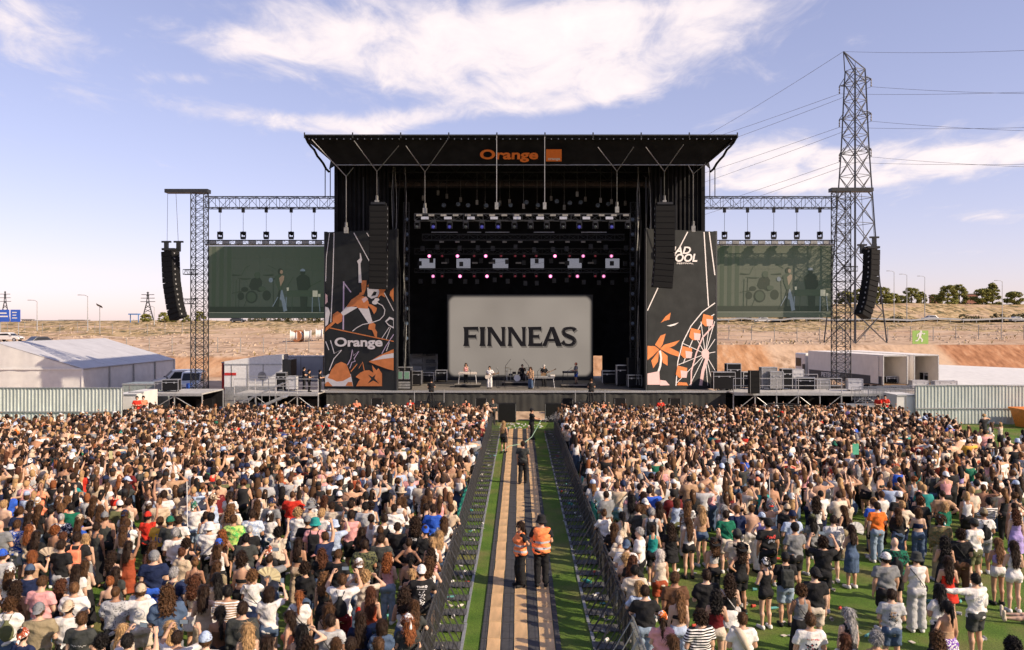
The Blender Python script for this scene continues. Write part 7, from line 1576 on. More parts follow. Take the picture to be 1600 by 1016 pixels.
LIST = '''25 917 f longcurly darkbrown bandeau brown longskirt brown d skin=2
64 911 m short brown tee pink trousers denim f nod=-.4
46 893 m short darkbrown tee navy shorts khaki f cap=denim nod=-.3
4 868 m short brown tee lightgrey shorts denim d cap=blue
96 914 f longcurly auburn tank black skirt black f
116 920 m short lightbrown shirt white trousers black f strap=black
107 950 m short darkbrown tee white trousers black f capb=beige
127 968 m short brown tee charcoal trousers black d print=script
61 954 m short brown shirt khaki shorts olive f capb=grey
36 993 f bun black tee navy shorts denim f scarf=rust
182 926 m buzz brown shirt lightgrey trousers black f pat=dots
172 909 f bun ginger cami black shorts black f
159 1003 f curly black tee black trousers black f
192 985 f longstraight blond tee cream trousers denim f
199 1003 m short black tee white trousers denim p phone=1
219 924 m short brown tee white shorts cream f cap=beige print=globe
266 981 f longstraight blond tee grey trousers denim d
304 909 f longcurly auburn crop cream skirt white f
272 896 m short grey tee navy trousers khaki f backpack=khaki
241 870 m short grey tee navy shorts blue d cap=grey w=1.12
339 904 f longstraight black tee cream skirt white f
344 957 f braid black cami brown trousers black f
321 1001 m short brown tee white shorts denim f cap=lightblue
379 952 m short darkbrown long charcoal trousers black d
339 885 f long brown tee khaki trousers black f
394 900 f curly lightbrown tee white skirt navy fan strap=black fan=cream
420 926 f bob darkbrown tee white hotpants denim pr phone=1
416 1005 f long darkbrown cami black trousers black f
467 932 f pony ginger shirt white trousers black d strap=black
472 986 f long black tank charcoal trousers black hd
480 1007 f curly darkbrown tee white trousers denim f
516 971 m short darkbrown tee lightgrey trousers denim f strap=black
525 1007 f longstraight brown tee black trousers denim f
551 1009 m short darkbrown tee grey trousers denim f
588 1009 m short brown tee navy trousers denim f
534 907 m short brown tee white trousers burgundy p drawbag=black print=wave phone=1
507 903 f longcurly lightbrown tank black longskirt black d
466 848 f long darkbrown bandeau black wide beige d bpat=pinstripe skin=2
579 926 f longstraight auburn tank rust trousers denim d
570 901 f curly blond tee cream shorts red hdd
606 872 f longcurly ginger tank pink trousers lightdenim f
570 967 f longstraight darkbrown tee navy trousers denim f
610 976 f bob darkbrown shirt denim trousers denim f
626 971 f long ginger tee charcoal trousers black f scarf=silver
648 952 f longstraight brown tee charcoal trousers black r
632 928 f longcurly darkbrown tank white trousers denim f
643 897 f pony blond cami black trousers denim f
671 897 m short brown tee black trousers black r cap=white capb=white print=TEAM
8 819 m bald brown tee grey shorts black f
21 822 m short brown shirt blue shorts white d pat=floral
45 809 f longstraight darkbrown tank black trousers black f
44 827 f long ginger tee beige shorts denim f
57 837 f long darkbrown tee black trousers black f
50 868 f bob ginger cami tan skirt black fan fan=beige
86 829 f curly ginger halter white trousers navy f
96 809 m buzz grey shirt navy shorts black f pat=floral
80 799 f bun black halter tan trousers black f
101 851 m short darkbrown tee black shorts lightgrey d
116 842 m short darkbrown tee black shorts black f backpack=coral
125 812 f long brown tank blue shorts denim hd cap=beige
134 842 f longstraight blond tank white skirt grey d
151 824 f short darkbrown tank charcoal longskirt black d
164 808 m short brown tank charcoal shorts black d cap=grey skin=2
133 883 f long brown tank cream longskirt black f
175 869 f longcurly darkbrown cami black trousers black f
181 894 f long darkbrown tee charcoal trousers black f
111 793 m short black tee green trousers black f
32 799 m short brown tee navy trousers black f
199 819 m short brown tee white trousers navy k backpack=navy
201 853 f long darkbrown dress rust skirt rust u
251 815 m short brown tee yellow shorts black f print=10
231 807 f short black tee red shorts black u cap=red
266 815 m short brown tee charcoal shorts black f cap=green
279 814 m short darkbrown tee white shorts black f
274 833 m short grey tee white trousers black f
239 853 f long brown tank tan trousers black f
291 850 f curly darkbrown tank black trousers black hr
304 879 f bun lightbrown dress black skirt black f
330 809 m short black tee white shorts black f strap=grey
365 812 m short brown shirt lime shorts black f pat=tie
347 836 f longcurly ginger tank tan trousers black k
342 851 f long brown tank white trousers black f cap=blue pat=stripes
327 825 m short brown shirt white trousers black f bucket=white
394 804 m short darkbrown shirt lightblue shorts black f pat=floral
390 828 m buzz grey tee black shorts black f
384 842 m short black tee charcoal shorts navy f
378 877 f curly darkbrown bra black longskirt black d
422 806 f bob darkbrown tee white trousers denim f scarf=white
435 832 f curly black tee cream trousers black u backpack=cream
420 862 f bun darkbrown long black trousers black f scarf=rust
465 801 f curly blond shirt white trousers white f
492 818 m short brown shirt pink trousers black d bucket=teal backpack=black
481 815 m short brown tee black trousers black f cap=grey
522 821 m short brown tee lightblue shorts black pr bucket=lightblue phone=1
549 805 m short darkbrown vest pink shorts black f
502 865 f longcurly auburn tee black shorts denim f
527 868 m short brown tee black shorts black f nod=-.4
548 789 m short darkbrown vest charcoal shorts black f
571 792 m short black tee lightgrey shorts black d
580 811 f short darkbrown tank white trousers denim f
600 811 m short darkbrown tee white shorts black f backpack=black
616 795 m short darkbrown shirt white shorts black f pat=floral
565 831 f long darkbrown tee black trousers black f
594 829 f bun brown tank brown trousers black f
572 851 m short darkbrown shirt olive shorts black f pat=dark
592 843 m short darkbrown tee charcoal shorts black f
625 824 m short darkbrown tee black shorts black d
645 815 m longcurly darkbrown vest black trousers black d print=NIN
669 830 f bun brown tee black trousers black f capb=blue
681 797 f short darkbrown tank black trousers black r
701 816 f long brown tee white trousers denim r
694 838 f long blond tank white trousers denim r
639 848 f bun darkbrown bandeau black trousers black h
641 872 f pony black halter black trousers black f
676 847 f pony blond tank white trousers denim f
685 868 f longcurly darkbrown tank pink trousers denim r
679 882 f longcurly brown tank white shorts denim r
715 797 f short brown tee beige trousers black r
691 794 m short darkbrown tee blue trousers black f
976 922 f bob blond tee lightblue trousers denim r
1005 928 m short darkbrown tee black trousers lightdenim r
1035 966 f pony darkbrown tee pink trousers denim f scarf=orange
1050 1003 f long brown tank cream trousers black f
1055 904 m short brown tee brown trousers black d look=-.7
1060 931 f longstraight lightbrown bra black trousers lightblue d
1094 965 m curly darkbrown tee black trousers black f pat=stripes
1160 968 m short brown tee white trousers cream f sweater=1
1108 900 m short darkbrown shirt black shorts black f
1119 931 f longcurly black cami burgundy hotpants cream f
1135 906 f longcurly darkbrown cami black skirt white f strap=white
1266 970 m short brown tee white shorts black f print=art
1251 923 f curly brown tank grey longskirt black f strap=black
1273 897 m short darkbrown tee black shorts cream d capb=black
1196 880 f bun darkbrown tank black hotpants black f look=.5 scarf=black
1227 872 m short darkbrown tee black shorts lightdenim f cap=black backpack=charcoal
1157 857 f longcurly darkbrown tank black shorts black hl cowboy=black skin=2
1115 849 f longcurly brown crop silver trousers black u cowboy=black
1134 805 m short darkbrown tee green shorts cream d strap=black
1152 836 m short black tee cream trousers black f cap=charcoal
1200 818 m short darkbrown tee black shorts black d capb=black w=1.15 print=redart
1190 808 f short black tank lilac wide white hl cap=lightblue
1172 796 m short brown bare tan wide white d
1153 797 m short lightbrown tee navy trousers white f backpack=navy
1238 806 m short brown tee lightblue shorts cream f cap=navy
1242 825 m short darkbrown tee grey shorts black f cap=black
1096 797 f long blond halter tan hotpants denim f
997 832 m short grey shirt white trousers black sing face=75
957 848 f short white tee cream trousers denim r
979 853 m short brown tee white trousers black f capb=denim strap=black
966 871 f braid blond bra tan trousers black f
954 879 f long auburn tee black trousers black r face=-30
992 892 m short black shirt cream trousers black f
1031 866 f bob white vest cream shorts rust d
1020 827 f bun darkbrown tank teal shorts black f
1048 825 f longcurly darkbrown tee black skirt black f strap=black
1076 816 f longstraight brown tank white hotpants black d
935 805 f bun brown tee white trousers black r
946 828 f long brown tee black trousers black r
970 837 f short brown tee cream trousers black f capb=beige
1000 796 m short brown tee charcoal shorts black hr
959 805 f pony black tank cream trousers black f
1015 800 m short grey vest lightgrey shorts black f backpack=black
1302 813 m short darkbrown long white shorts black d backpack=silver packpat=dots
1330 827 f long darkbrown dress denim skirt denim fan fan=white
1286 848 m curly darkbrown tee black shorts black p phone=1
1364 786 m short brown tee blue shorts black d
1403 800 f long brown long black wide denim f
1398 848 m bald brown shirt green shorts black f pat=dark drawbag=black
1384 873 m short darkbrown tee grey shorts black d cap=white w=1.12
1432 873 m short darkbrown vest white wide lightgrey f bucket=charcoal strap=black
1269 811 f long black tee grey shorts black f cap=olive
1437 782 f long brown tank white shorts brown d boots
1470 813 m curly brown jacket olive trousers khaki d scarf=teal pat=leafy
1501 836 m curly darkbrown tee black trousers brown f strap=charcoal
1522 818 m short darkbrown tee white shorts olive f cap=charcoal print=sun
1537 802 m short brown tee white shorts grey f cap=khaki drawbag=black
1559 848 f longstraight lightbrown crop lilac hotpants white f
1584 853 f longstraight darkbrown tank white hotpants white f bpat=floral
1587 802 f longcurly auburn dress lilac skirt lilac d
1476 846 f longcurly black tank black longskirt black f
1481 877 f longstraight darkbrown cami red skirt red f
1524 906 m short black long white shorts charcoal o print=globe
1468 922 f long black tee white trousers black f
1480 948 f pony black halter tan skirt purple hl bpat=floral
1463 996 f longcurly brown tee black shorts denim f
1582 1010 m curly black tee black shorts denim f
1393 930 m short darkbrown tee lightgrey shorts denim f print=grunge cup=1
1325 960 f longstraight grey tank black longskirt black d
1321 1000 f long auburn tee white shorts denim f
1369 998 f curly grey tank tan shorts denim f'''
PEOPLE = [parse(l) for l in LIST.splitlines()]
RG = random.Random(21)
def place(d):
    h = d.get('h') or (RG.gauss(1.77, .05) if d['sex'] == 'm' else RG.gauss(1.665, .05)); d['h'] = h
    zh = h * 1.64 / 1.762; D = (CAMH - zh) * F / (d['py'] - HY); d['x'] = (d['px'] - HX) * D / F; d['y'] = D
    if -1.98 < d['x'] < 0: d['x'] = -2.02
    if 0 < d['x'] < 2.38: d['x'] = 2.42
def dress(d):
    d.setdefault('skin', RG.choice([0, 0, 1, 1, 2, 4, 4, 3])); d.setdefault('stance', RG.choice('aaab')); d.setdefault('shoec', RG.choice(['white', 'white', 'black', 'lightgrey']))
    d['yaw'] = d.get('look', RG.choice([0, 0, 0, 0, .4])); d['pitch'] = d.get('nod', 0)
for d in PEOPLE: place(d); dress(d); d['rz'] = R(d.get('face', RG.uniform(-16, 16)))
TW = [('tee', 32), ('shirt', 6), ('tank', 20), ('cami', 9), ('crop', 7), ('bra', 5), ('bandeau', 5), ('halter', 5), ('vest', 5), ('long', 4), ('dress', 3)]
def wpick(ps): return RG.choices([p[0] for p in ps], [p[1] for p in ps])[0]
def random_person():
    sex = 'f' if RG.random() < .6 else 'm'; d = dict(sex=sex)
    d['top'] = wpick(TW) if sex == 'f' else wpick([('tee', 62), ('shirt', 18), ('vest', 10), ('long', 5), ('tank', 5), ('bare', 2)])
    d['topc'] = wpick([('white', 38), ('black', 20), ('cream', 15), ('charcoal', 6), ('grey', 3), ('lightgrey', 5), ('tan', 5), ('navy', 5), ('blue', 1), ('lightblue', 3), ('pink', 3), ('coral', 1), ('red', 1.5), ('rust', 1.6), ('green', .9), ('teal', .7), ('olive', 2), ('beige', 7), ('lilac', .8), ('yellow', .6), ('orange', .5), ('burgundy', 2), ('denim', 2)])
    d['bot'] = wpick([('trousers', 30), ('shorts', 16), ('hotpants', 16), ('skirt', 16), ('longskirt', 8), ('wide', 14)]) if sex == 'f' else wpick([('shorts', 60), ('trousers', 36), ('wide', 4)])
    d['botc'] = wpick([('black', 40), ('denim', 24), ('lightdenim', 6), ('white', 8), ('khaki', 6), ('navy', 5), ('cream', 5), ('olive', 3), ('brown', 3)])
    d['hair'] = wpick([('long', 32), ('longcurly', 13), ('longstraight', 22), ('pony', 9), ('bun', 9), ('bob', 9), ('curly', 4), ('braid', 3)]) if sex == 'f' else wpick([('short', 72), ('buzz', 9), ('curly', 12), ('bald', 3), ('longcurly', 3)])
    d['hairc'] = wpick([('darkbrown', 32), ('black', 12), ('brown', 28), ('lightbrown', 13), ('blond', 9), ('ginger', 2.5), ('auburn', 3), ('grey', 2.5)])
    d['la'], d['ra'] = ARMC[wpick([('f', 40), ('d', 18), ('c', 9), ('df', 8), ('k', 5), ('p', 5), ('u', 4), ('hd', 3), ('hr', 3), ('h', 1.5), ('ul', 2)])]
    if RG.random() < .2:
        d['hat'] = wpick([('cap', 55), ('capb', 14), ('bucket', 18), ('sunhat', 6), ('scarf', 7)]); d['hatc'] = wpick([('white', 22), ('black', 20), ('beige', 18), ('red', 5), ('lightblue', 6), ('navy', 8), ('grey', 7), ('green', 3), ('teal', 3), ('coral', 3)])
    if RG.random() < .09: d['pack'] = wpick([('backpack', 4), ('drawbag', 3), ('strap', 5)]); d['packc'] = wpick([('black', 6), ('navy', 2), ('coral', 1), ('olive', 1), ('cream', 1)])
    if d['top'] in ('tee', 'shirt') and RG.random() < .1: d['pat'] = RG.choice(['floral', 'stripes', 'dots', 'dark'])
    d['h'] = RG.gauss(1.77, .075) if sex == 'm' else RG.gauss(1.66, .07); return d
# spread everyone out a little so nobody stands inside a neighbour
taken = [(d['x'], d['y']) for d in PEOPLE]
for _ in range(10):
    for i, a in enumerate(PEOPLE):
        for b in PEOPLE[i + 1:]:
            dx, dy = b['x'] - a['x'], b['y'] - a['y']; q = math.hypot(dx, dy)
            if q < .46:
                k = (.46 - q) / 2 / max(q, .05); a['x'] -= dx * k; a['y'] -= dy * k; b['x'] += dx * k; b['y'] += dy * k
    for d in PEOPLE:
        if -1.99 < d['x'] < 0: d['x'] = -2.02
        if 0 < d['x'] < 2.4: d['x'] = 2.43
cell = {}
def near(x, y, r):
    for i in range(int(x // 1) - 1, int(x // 1) + 2):
        for j in range(int(y // 1) - 1, int(y // 1) + 2):
            for (a, b) in cell.get((i, j), ()):
                if (a - x) ** 2 + (b - y) ** 2 < r * r: return True
    return False
def take(x, y): cell.setdefault((int(x // 1), int(y // 1)), []).append((x, y))
for d in PEOPLE: take(d['x'], d['y'])
def dmax(px):
    return float(np.interp(px, [-60, 170, 230, 1395, 1430, 1500, 1560, 1640], [46.5, 48.5, 53.2, 53.2, 49.5, 45.0, 39.0, 36.0]))
cand = []
y = 14.2
while y < 53.4:
    sp = float(np.interp(y, [14, 24, 31, 42], [.80, .72, .58, .50])); x = -y * 842 / F
    while x < y * 815 / F:
        xx, yy = x + RG.uniform(-.5, .5) * sp * 1.2, y + RG.uniform(-.5, .5) * sp; px = HX + xx * F / yy; ok = True
        if -2.0 < xx < 2.4: ok = False
        if yy > dmax(px): ok = False
        if xx > 0 and yy < 23.6: ok = False
        if xx > 0 and yy < 30 and px > 1080 and RG.random() < .34: ok = False
        if xx > 0 and px > 1480 and RG.random() < (.25 if yy < 34 else .55): ok = False
        if yy < 23.4 and near(xx, yy, .60): ok = False
        if ok and not near(xx, yy, float(np.interp(yy, [20, 30, 45], [.44, .33, .27]))): take(xx, yy); cand.append((xx, yy))
        x += sp
    y += sp * .9
# groups standing or sitting apart on the open turf at the far right
for (px, py) in ((1533, 668), (1537, 651), (1548, 660), (1563, 659), (1490, 662), (1573, 680), (1598, 673), (1467, 652), (1476, 652), (1590, 690)):
    D = (CAMH - 1.6) * F / (py - HY); cand.append(((px - HX) * D / F, D))
cand.sort(key=lambda p: p[1])
NIND = 286 - len(PEOPLE); extra = []
for i, (x, y) in enumerate(cand):
    d = random_person(); d['x'], d['y'] = x, y; d['rz'] = R(RG.gauss(0, 16)) if RG.random() < .93 else R(RG.uniform(60, 300)); d['tilt'] = RG.gauss(0, .02); extra.append(d)
IND = PEOPLE + extra[:NIND]; FAR = extra[NIND:]
for d in extra[:NIND]: dress(d)
# labels that single each person out
def describe(d):
    hat = d.get('hat'); hr = 'bald' if d['hair'] == 'bald' else '%s %s hair' % (HAIRN[d['hair']], cn(d['hairc']))
    topw = 'bare back' if d['top'] == 'bare' else '%s%s %s' % ({'stripes': 'striped ', 'floral': 'patterned ', 'dots': 'dashed ', 'dark': 'leafy ', 'leafy': 'mottled ', 'tie': 'tie-dyed '}.get(d.get('pat'), ''), cn(d['topc']), TOPN[d['top']])
    s = 'person in %s %s, %s' % (cn(d['hatc']), HATN[hat], topw) if hat else 'person with %s, %s' % (hr, topw)
    if d['hair'] == 'bald' and not hat: s = 'bald person, ' + topw
    if d['top'] != 'dress': s += ', %s %s' % (cn(d['botc']), BOTN[d['bot']].split()[-1] if d['bot'] != 'longskirt' else 'long skirt')
    if d.get('pack'): s += ', %s %s' % (cn(d['packc']), {'backpack': 'backpack', 'drawbag': 'bag', 'strap': 'strap'}[d['pack']])
    if d.get('fan'): s += ', holding a fan'
    return s, topw
def label_all(P_):
    from collections import Counter
    base = [describe(d) for d in P_]; labs = [b[0] for b in base]
    def dup(): c = Counter(labs); return [i for i in range(len(labs)) if c[labs[i]] > 1]
    def zone(d):
        px = HX + d['x'] * F / d['y']; py = HY + (CAMH - d['h'] * .93) * F / d['y']; l = 'left' if d['x'] < 0 else 'right'
        row = 'nearest rows' if py > 930 else 'middle rows' if py > 830 else 'farther rows'
        return ', %s, %s' % (row, 'by %s barriers' % l if abs(d['x']) < 3.4 else ('far ' + l if (px < 200 or px > 1420) else l + ' half'))
    for i in range(len(labs)): labs[i] = base[i][0] + zone(P_[i])
    for i in dup():
        d = P_[i]; o = sorted((j for j in range(len(P_)) if j != i), key=lambda j: (P_[j]['x'] - d['x']) ** 2 + (P_[j]['y'] - d['y']) ** 2)
        for j in o:
            t = base[i][0] + ', next to ' + base[j][1]
            if t not in labs: labs[i] = t; break
    for i, l in enumerate(labs):
        q = l.split(', ')
        if len(l.split()) > 16 and len(q) > 3: q.pop(2)
        P_[i]['label'] = ' '.join(', '.join(q).split()[:16]).rstrip(',')
label_all(IND)

def project_print(root, polys, col, name='shirt_print', off=.004):
    tp = bpy.data.objects[root['_top']]; me = tp.data; bv = PRB.get(me.name)
    if bv is None: bv = PRB[me.name] = BVHTree.FromPolygons([v.co for v in me.vertices], [tuple(p.vertices) for p in me.polygons])
    v = []; f = []
    for pl in polys:
        q = []
        for (x, z) in pl:
            h = bv.ray_cast(Vector((x, -1, z)), Vector((0, 1, 0))); q.append((x, (h[0].y if h[0] else -.14) - off, z))
        f.append(tuple(range(len(v), len(v) + len(q)))); v += q
    MB().add(v, f).build(name, col, root)
PRB = {}
TXT = {}
def text_polys(s, cx, cz, h, bold=.02, mirror=None):
    if s not in TXT:
        cu = bpy.data.curves.new('t', 'FONT'); cu.body = s; cu.offset = bold; cu.resolution_u = 2; o = bpy.data.objects.new('t', cu); C.objects.link(o); dg = bpy.context.evaluated_depsgraph_get(); me = bpy.data.meshes.new_from_object(o.evaluated_get(dg)); bpy.data.objects.remove(o)
        TXT[s] = ([tuple(v.co[:2]) for v in me.vertices], [tuple(p.vertices) for p in me.polygons])
    vs_, fs = TXT[s]; x0, x1 = min(v[0] for v in vs_), max(v[0] for v in vs_); y0, y1 = min(v[1] for v in vs_), max(v[1] for v in vs_); k = h / (y1 - y0)
    return [[(cx + (vs_[i][0] - (x0 + x1) / 2) * k, cz + (vs_[i][1] - y0) * k) for i in f] for f in fs]
def ring(cx, cz, r0, r1, n=18): return [[(cx + r * math.cos(a), cz + r * math.sin(a)) for r, a in ((r0, 2 * math.pi * i / n), (r1, 2 * math.pi * i / n), (r1, 2 * math.pi * (i + 1) / n), (r0, 2 * math.pi * (i + 1) / n))] for i in range(n)]
def frame(x0, x1, z0, z1, t): return [[(x0, z0), (x1, z0), (x1, z0 + t), (x0, z0 + t)], [(x0, z1 - t), (x1, z1 - t), (x1, z1), (x0, z1)], [(x0, z0 + t), (x0 + t, z0 + t), (x0 + t, z1 - t), (x0, z1 - t)], [(x1 - t, z0 + t), (x1, z0 + t), (x1, z1 - t), (x1 - t, z1 - t)]]
def blots(seed, x0, x1, z0, z1, n, s):
    rg = random.Random(seed); o = []
    for _ in range(n):
        cx, cz = rg.uniform(x0, x1), rg.uniform(z0, z1); o.append([(cx + s * rg.uniform(.4, 1.2) * math.cos(a), cz + s * rg.uniform(.4, 1.2) * math.sin(a)) for a in (0, 1.1, 2.2, 3.3, 4.4, 5.4)])
    return o
INK = {k: mat('ink_' + k, c, .8, var=.1) for k, c in dict(white=(.7, .68, .66), blue=(.06, .12, .4), red=(.55, .05, .04), black=(.02, .02, .025), grey=(.3, .32, .36), sun=(.7, .42, .2), green=(.15, .3, .12)).items()}
def do_print(r, k):
    if k == 'NIN': project_print(r, frame(-.105, .105, 1.17, 1.27, .012), INK['white']); project_print(r, text_polys('NIN', 0, 1.19, .06, .03), INK['white'], 'lettering')
    elif k == 'TEAM':
        project_print(r, text_polys('TEAM', -.03, 1.33, .045, .03), INK['white'], 'lettering'); project_print(r, ring(.085, 1.352, .012, .026, 12), INK['white']); project_print(r, [[(-.1, 1.30), (.1, 1.30), (.1, 1.307), (-.1, 1.307)]], INK['white'])
        project_print(r, blots(3, -.06, .06, 1.0, 1.28, 46, .012), INK['white'])
    elif k == '10': project_print(r, text_polys('10', 0, 1.08, .17, .03), INK['blue'], 'lettering'); project_print(r, blots(5, -.08, .08, 1.31, 1.33, 9, .010), INK['blue'])
    elif k == 'script':
        for x0 in (-.13, .02):
            p = [(x0 + i * .012, 1.22 + .014 * math.sin(i * 1.9) + .008 * math.sin(i * .8)) for i in range(11)]; project_print(r, [[(a[0], a[1] - .004), (b[0], b[1] - .004), (b[0], b[1] + .004), (a[0], a[1] + .004)] for a, b in zip(p, p[1:])], INK['white'])
    elif k == 'globe': project_print(r, ring(0, 1.23, .088, .096, 24), INK['grey']); project_print(r, blots(4, -.045, .045, 1.19, 1.27, 12, .02), INK['grey'])
    elif k == 'wave': project_print(r, blots(8, -.09, .1, 1.1, 1.2, 22, .022), INK['blue'])
    elif k == 'art': project_print(r, blots(9, -.11, .11, 1.34, 1.36, 11, .012), INK['red']); project_print(r, blots(10, -.12, .12, 1.08, 1.28, 24, .022), INK['black']); project_print(r, blots(11, -.1, .1, 1.1, 1.28, 6, .014), INK['red'], off=.007)
    elif k == 'redart': project_print(r, blots(12, -.11, .11, 1.27, 1.35, 26, .018), INK['red']); project_print(r, blots(13, -.06, .1, 1.16, 1.25, 16, .018), INK['grey'])
    elif k == 'sun': project_print(r, ring(.04, 1.27, .01, .03) + ring(.04, 1.27, .05, .06) + ring(.04, 1.27, .075, .08), INK['sun'])
    elif k == 'grunge': project_print(r, blots(14, -.08, .1, 1.05, 1.3, 34, .016), INK['black']); project_print(r, blots(15, -.07, .08, 1.15, 1.32, 18, .014), INK['sun'], off=.007)
def wrist(d, s):
    a, e, w = arm(d['sex'], d['ra'] if s > 0 else d['la'], s); u = nrm(w - e); k = d['h'] / 1.762; p = (w + u * .10) * k; c, si = math.cos(d['rz']), math.sin(d['rz'])
    return Vector((d['x'] + p[0] * c - p[1] * si, d['y'] + p[0] * si + p[1] * c, p[2]))
def hand_fan(p, col, lab):
    r = empty('hand_fan', p); r.rotation_euler = (R(12), R(28), R(15)); tag(r, lab, 'fan', 'hand fans')
    n = 14
    for i in range(n):
        a0, a1 = math.pi * (.04 + .92 * i / n), math.pi * (.04 + .92 * (i + 1) / n); y = .006 * (-1) ** i
        v = [(.07 * math.cos(a0), 0, .07 * math.sin(a0)), (.27 * math.cos(a0), y, .27 * math.sin(a0)), (.27 * math.cos(a1), -y, .27 * math.sin(a1)), (.07 * math.cos(a1), 0, .07 * math.sin(a1))]
        MB().add(v + [(p_[0], p_[1] + .004, p_[2]) for p_ in v], [(0, 1, 2, 3), (7, 6, 5, 4), (0, 4, 5, 1), (1, 5, 6, 2), (2, 6, 7, 3), (3, 7, 4, 0)]).build('fan_leaf', col, r)
    MB().box((0, 0, .03), (.02, .015, .1)).build('fan_handle', K['wood'], r)
npf = 0
for d in IND:
    r = make_person((d['x'], d['y'], .008), d['rz'], d, (d.get('tilt', 0) if d['la'] != 'rail' else R(-7), d.get('tilt', 0) * .7)); tag(r, d['label'], 'person', 'people in the crowd')
    if d.get('print'): do_print(r, d['print'])
    if d.get('sweater'): MB().path([(-.15, .10, 1.25), (-.16, .02, 1.46), (-.10, -.10, 1.45), (-.03, -.17, 1.32), (.05, -.185, 1.1)], [.05, .06, .07, .075, .04], 10).build('sweater', mat('knit_beige', (.50, .42, .32), .9), r, smooth=True)
    if d.get('fan'): hand_fan(wrist(d, 1), {'cream': mat('fan_cream', (.72, .62, .36), .7), 'beige': mat('fan_beige', (.66, .53, .38), .7), 'white': K['white']}[d['fan']], '%s hand fan held up by a person %s' % (d['fan'], {'cream': 'in white t-shirt left of the aisle', 'beige': 'near the left edge', 'white': 'in the blue dress'}[d['fan']]))
    if d.get('phone') or (d['la'] == 'phone' and RG.random() < .7):
        q = (wrist(d, 1) + (wrist(d, -1) if d['la'] == 'phone' else wrist(d, 1))) / 2; ph = empty('phone', q + Vector((0, 0, .03)), d['rz']); npf += 1
        tag(ph, ('phone held up by ' + d['label'])[:110].rsplit(',', 1)[0] if len(('phone held up by ' + d['label']).split()) > 16 else 'phone held up by ' + d['label'], 'phone', 'phones held up in the crowd')
        ph['label'] = ', '.join((('phone held by ' + d['label']).split(', ')[:2] + d['label'].split(', ')[-2:])); w_, h_ = (.15, .075) if d['la'] == 'phone' else (.075, .15)
        MB().box((0, 0, 0), (w_, .009, h_)).build('phone_case', K['black_steel'], ph); MB().box((0, -.006, 0), (w_ * .92, .003, h_ * .92)).build('phone_screen', mat('phone_screen', (.02, .02, .03), .2, emit=(.4, .45, .5), es=.3), ph)
    if d.get('cup'):
        q = wrist(d, -1); cp = empty('drink_cup', q + Vector((-.04, .02, -.02))); tag(cp, 'clear plastic cup of red drink held by the man in grey', 'cup'); MB().lathe([(.03, -.07), (.043, .07), (.04, .07), (.028, -.065)], n=14).build('cup_wall', K['tentside'], cp, smooth=True); MB().lathe([(.0, -.06), (.036, -.06), (.04, 0), (0, .0)], n=12).build('drink', mat('red_drink', (.55, .06, .03), .3), cp)
# someone lying on the turf at the right edge
ly = dict(sex='f', hair='long', hairc='brown', top='tank', topc='white', bot='hotpants', botc='denim', la='down', ra='down', stance='a', skin=4, h=1.68, shoec='cream', tops=1); ly['stance'] = 'b'; p_ = P(1590, 985, 18.3)
r = make_person((11.1, 19.2, .13), 0, ly); r.rotation_euler = Euler((R(-90), 0, R(-112)), 'XYZ'); r.rotation_euler = (Matrix.Rotation(R(68), 4, 'Z') @ Matrix.Rotation(R(90), 4, 'X')).to_euler(); tag(r, 'person lying on the turf at the right edge with pale legs stretched out', 'person', 'people in the crowd')

# stewards and other people in the aisle
def aisle_person(px, py, D, spec, lab, extra_=None):
    d = parse('0 0 ' + spec); d['x'], d['y'] = (px - HX) * D / F, D; d['rz'] = R(d.get('face', 0)); d.setdefault('h', 1.75 if d['sex'] == 'm' else 1.66); d['yaw'] = d.get('look', 0); d['pitch'] = d.get('nod', 0); d.setdefault('skin', 0); d['stance'] = (extra_ or {}).get('stance', 'a'); d.setdefault('shoec', 'black')
    z = (extra_ or {}).get('z', .045); r = make_person((d['x'], d['y'], z), d['rz'], d); tag(r, lab, 'person'); r['group'] = (extra_ or {}).get('group', 'people standing in the aisle'); return r, d
D1 = 8905 / (919 - 506)
for px, spec, lab in ((813, 'f long darkbrown tee black wide black hl face=112 look=.35 skin=2 h=1.69', 'woman in orange safety vest and sunglasses looking left in the aisle'), (846, 'm short black tee black trousers black f bucket=black h=1.83', 'man in orange safety vest and black hat seen from behind in the aisle')):
    r, d = aisle_person(px, 919, D1, spec, lab.replace('woman', 'person').replace('man', 'person').replace('perpersonon', 'person'))
    v, q = top_parts(d['sex'], 'hivis', d['la'], d['ra'], 'a')
    inst('safety_vest', mesh_np('safety_vest', v, q, CLOTHS['hivis']), r, color=COLS['hivis'])
    if d['sex'] == 'f':
        e = empty('sunglasses', tuple(HEADP), parent=r); e.rotation_euler = (0, 0, d['yaw'])
        for s in (-1, 1): MB().lathe([(0, -.006), (.026, -.004), (.028, .002), (0, .006)], (s * .032, .094, .112), 12, 'y').build('lens', K['glass'], e); MB().tube((s * .06, .085, .115), (s * .078, -.005, .108), .004, 5).build('temple', K['black_steel'], e)
        MB().box((0, .112, .114), (.02, .006, .006)).build('bridge', K['black_steel'], e); o = MB().lathe([(0, -.024), (.006, -.012), (.008, 0), (.006, .012), (0, .024)], (0, .086, .045), 8, 'x').build('mouth', mat('lip', (.35, .10, .08), .5), r, tuple(HEADP), d['yaw'], True)
aisle_person(817, 757, 8905 / (757 - 506), 'm short darkbrown tee charcoal trousers black d h=1.8 skin=2 face=-12', 'person in dark grey t-shirt walking up the middle of the aisle', {'stance': 'walk'})
r, dsp = aisle_person(831, 688, 8905 / (688 - 506), 'm short black tee black trousers black r cap=black face=-82 h=1.84 skin=2', 'person in black cap spraying water over the right crowd')
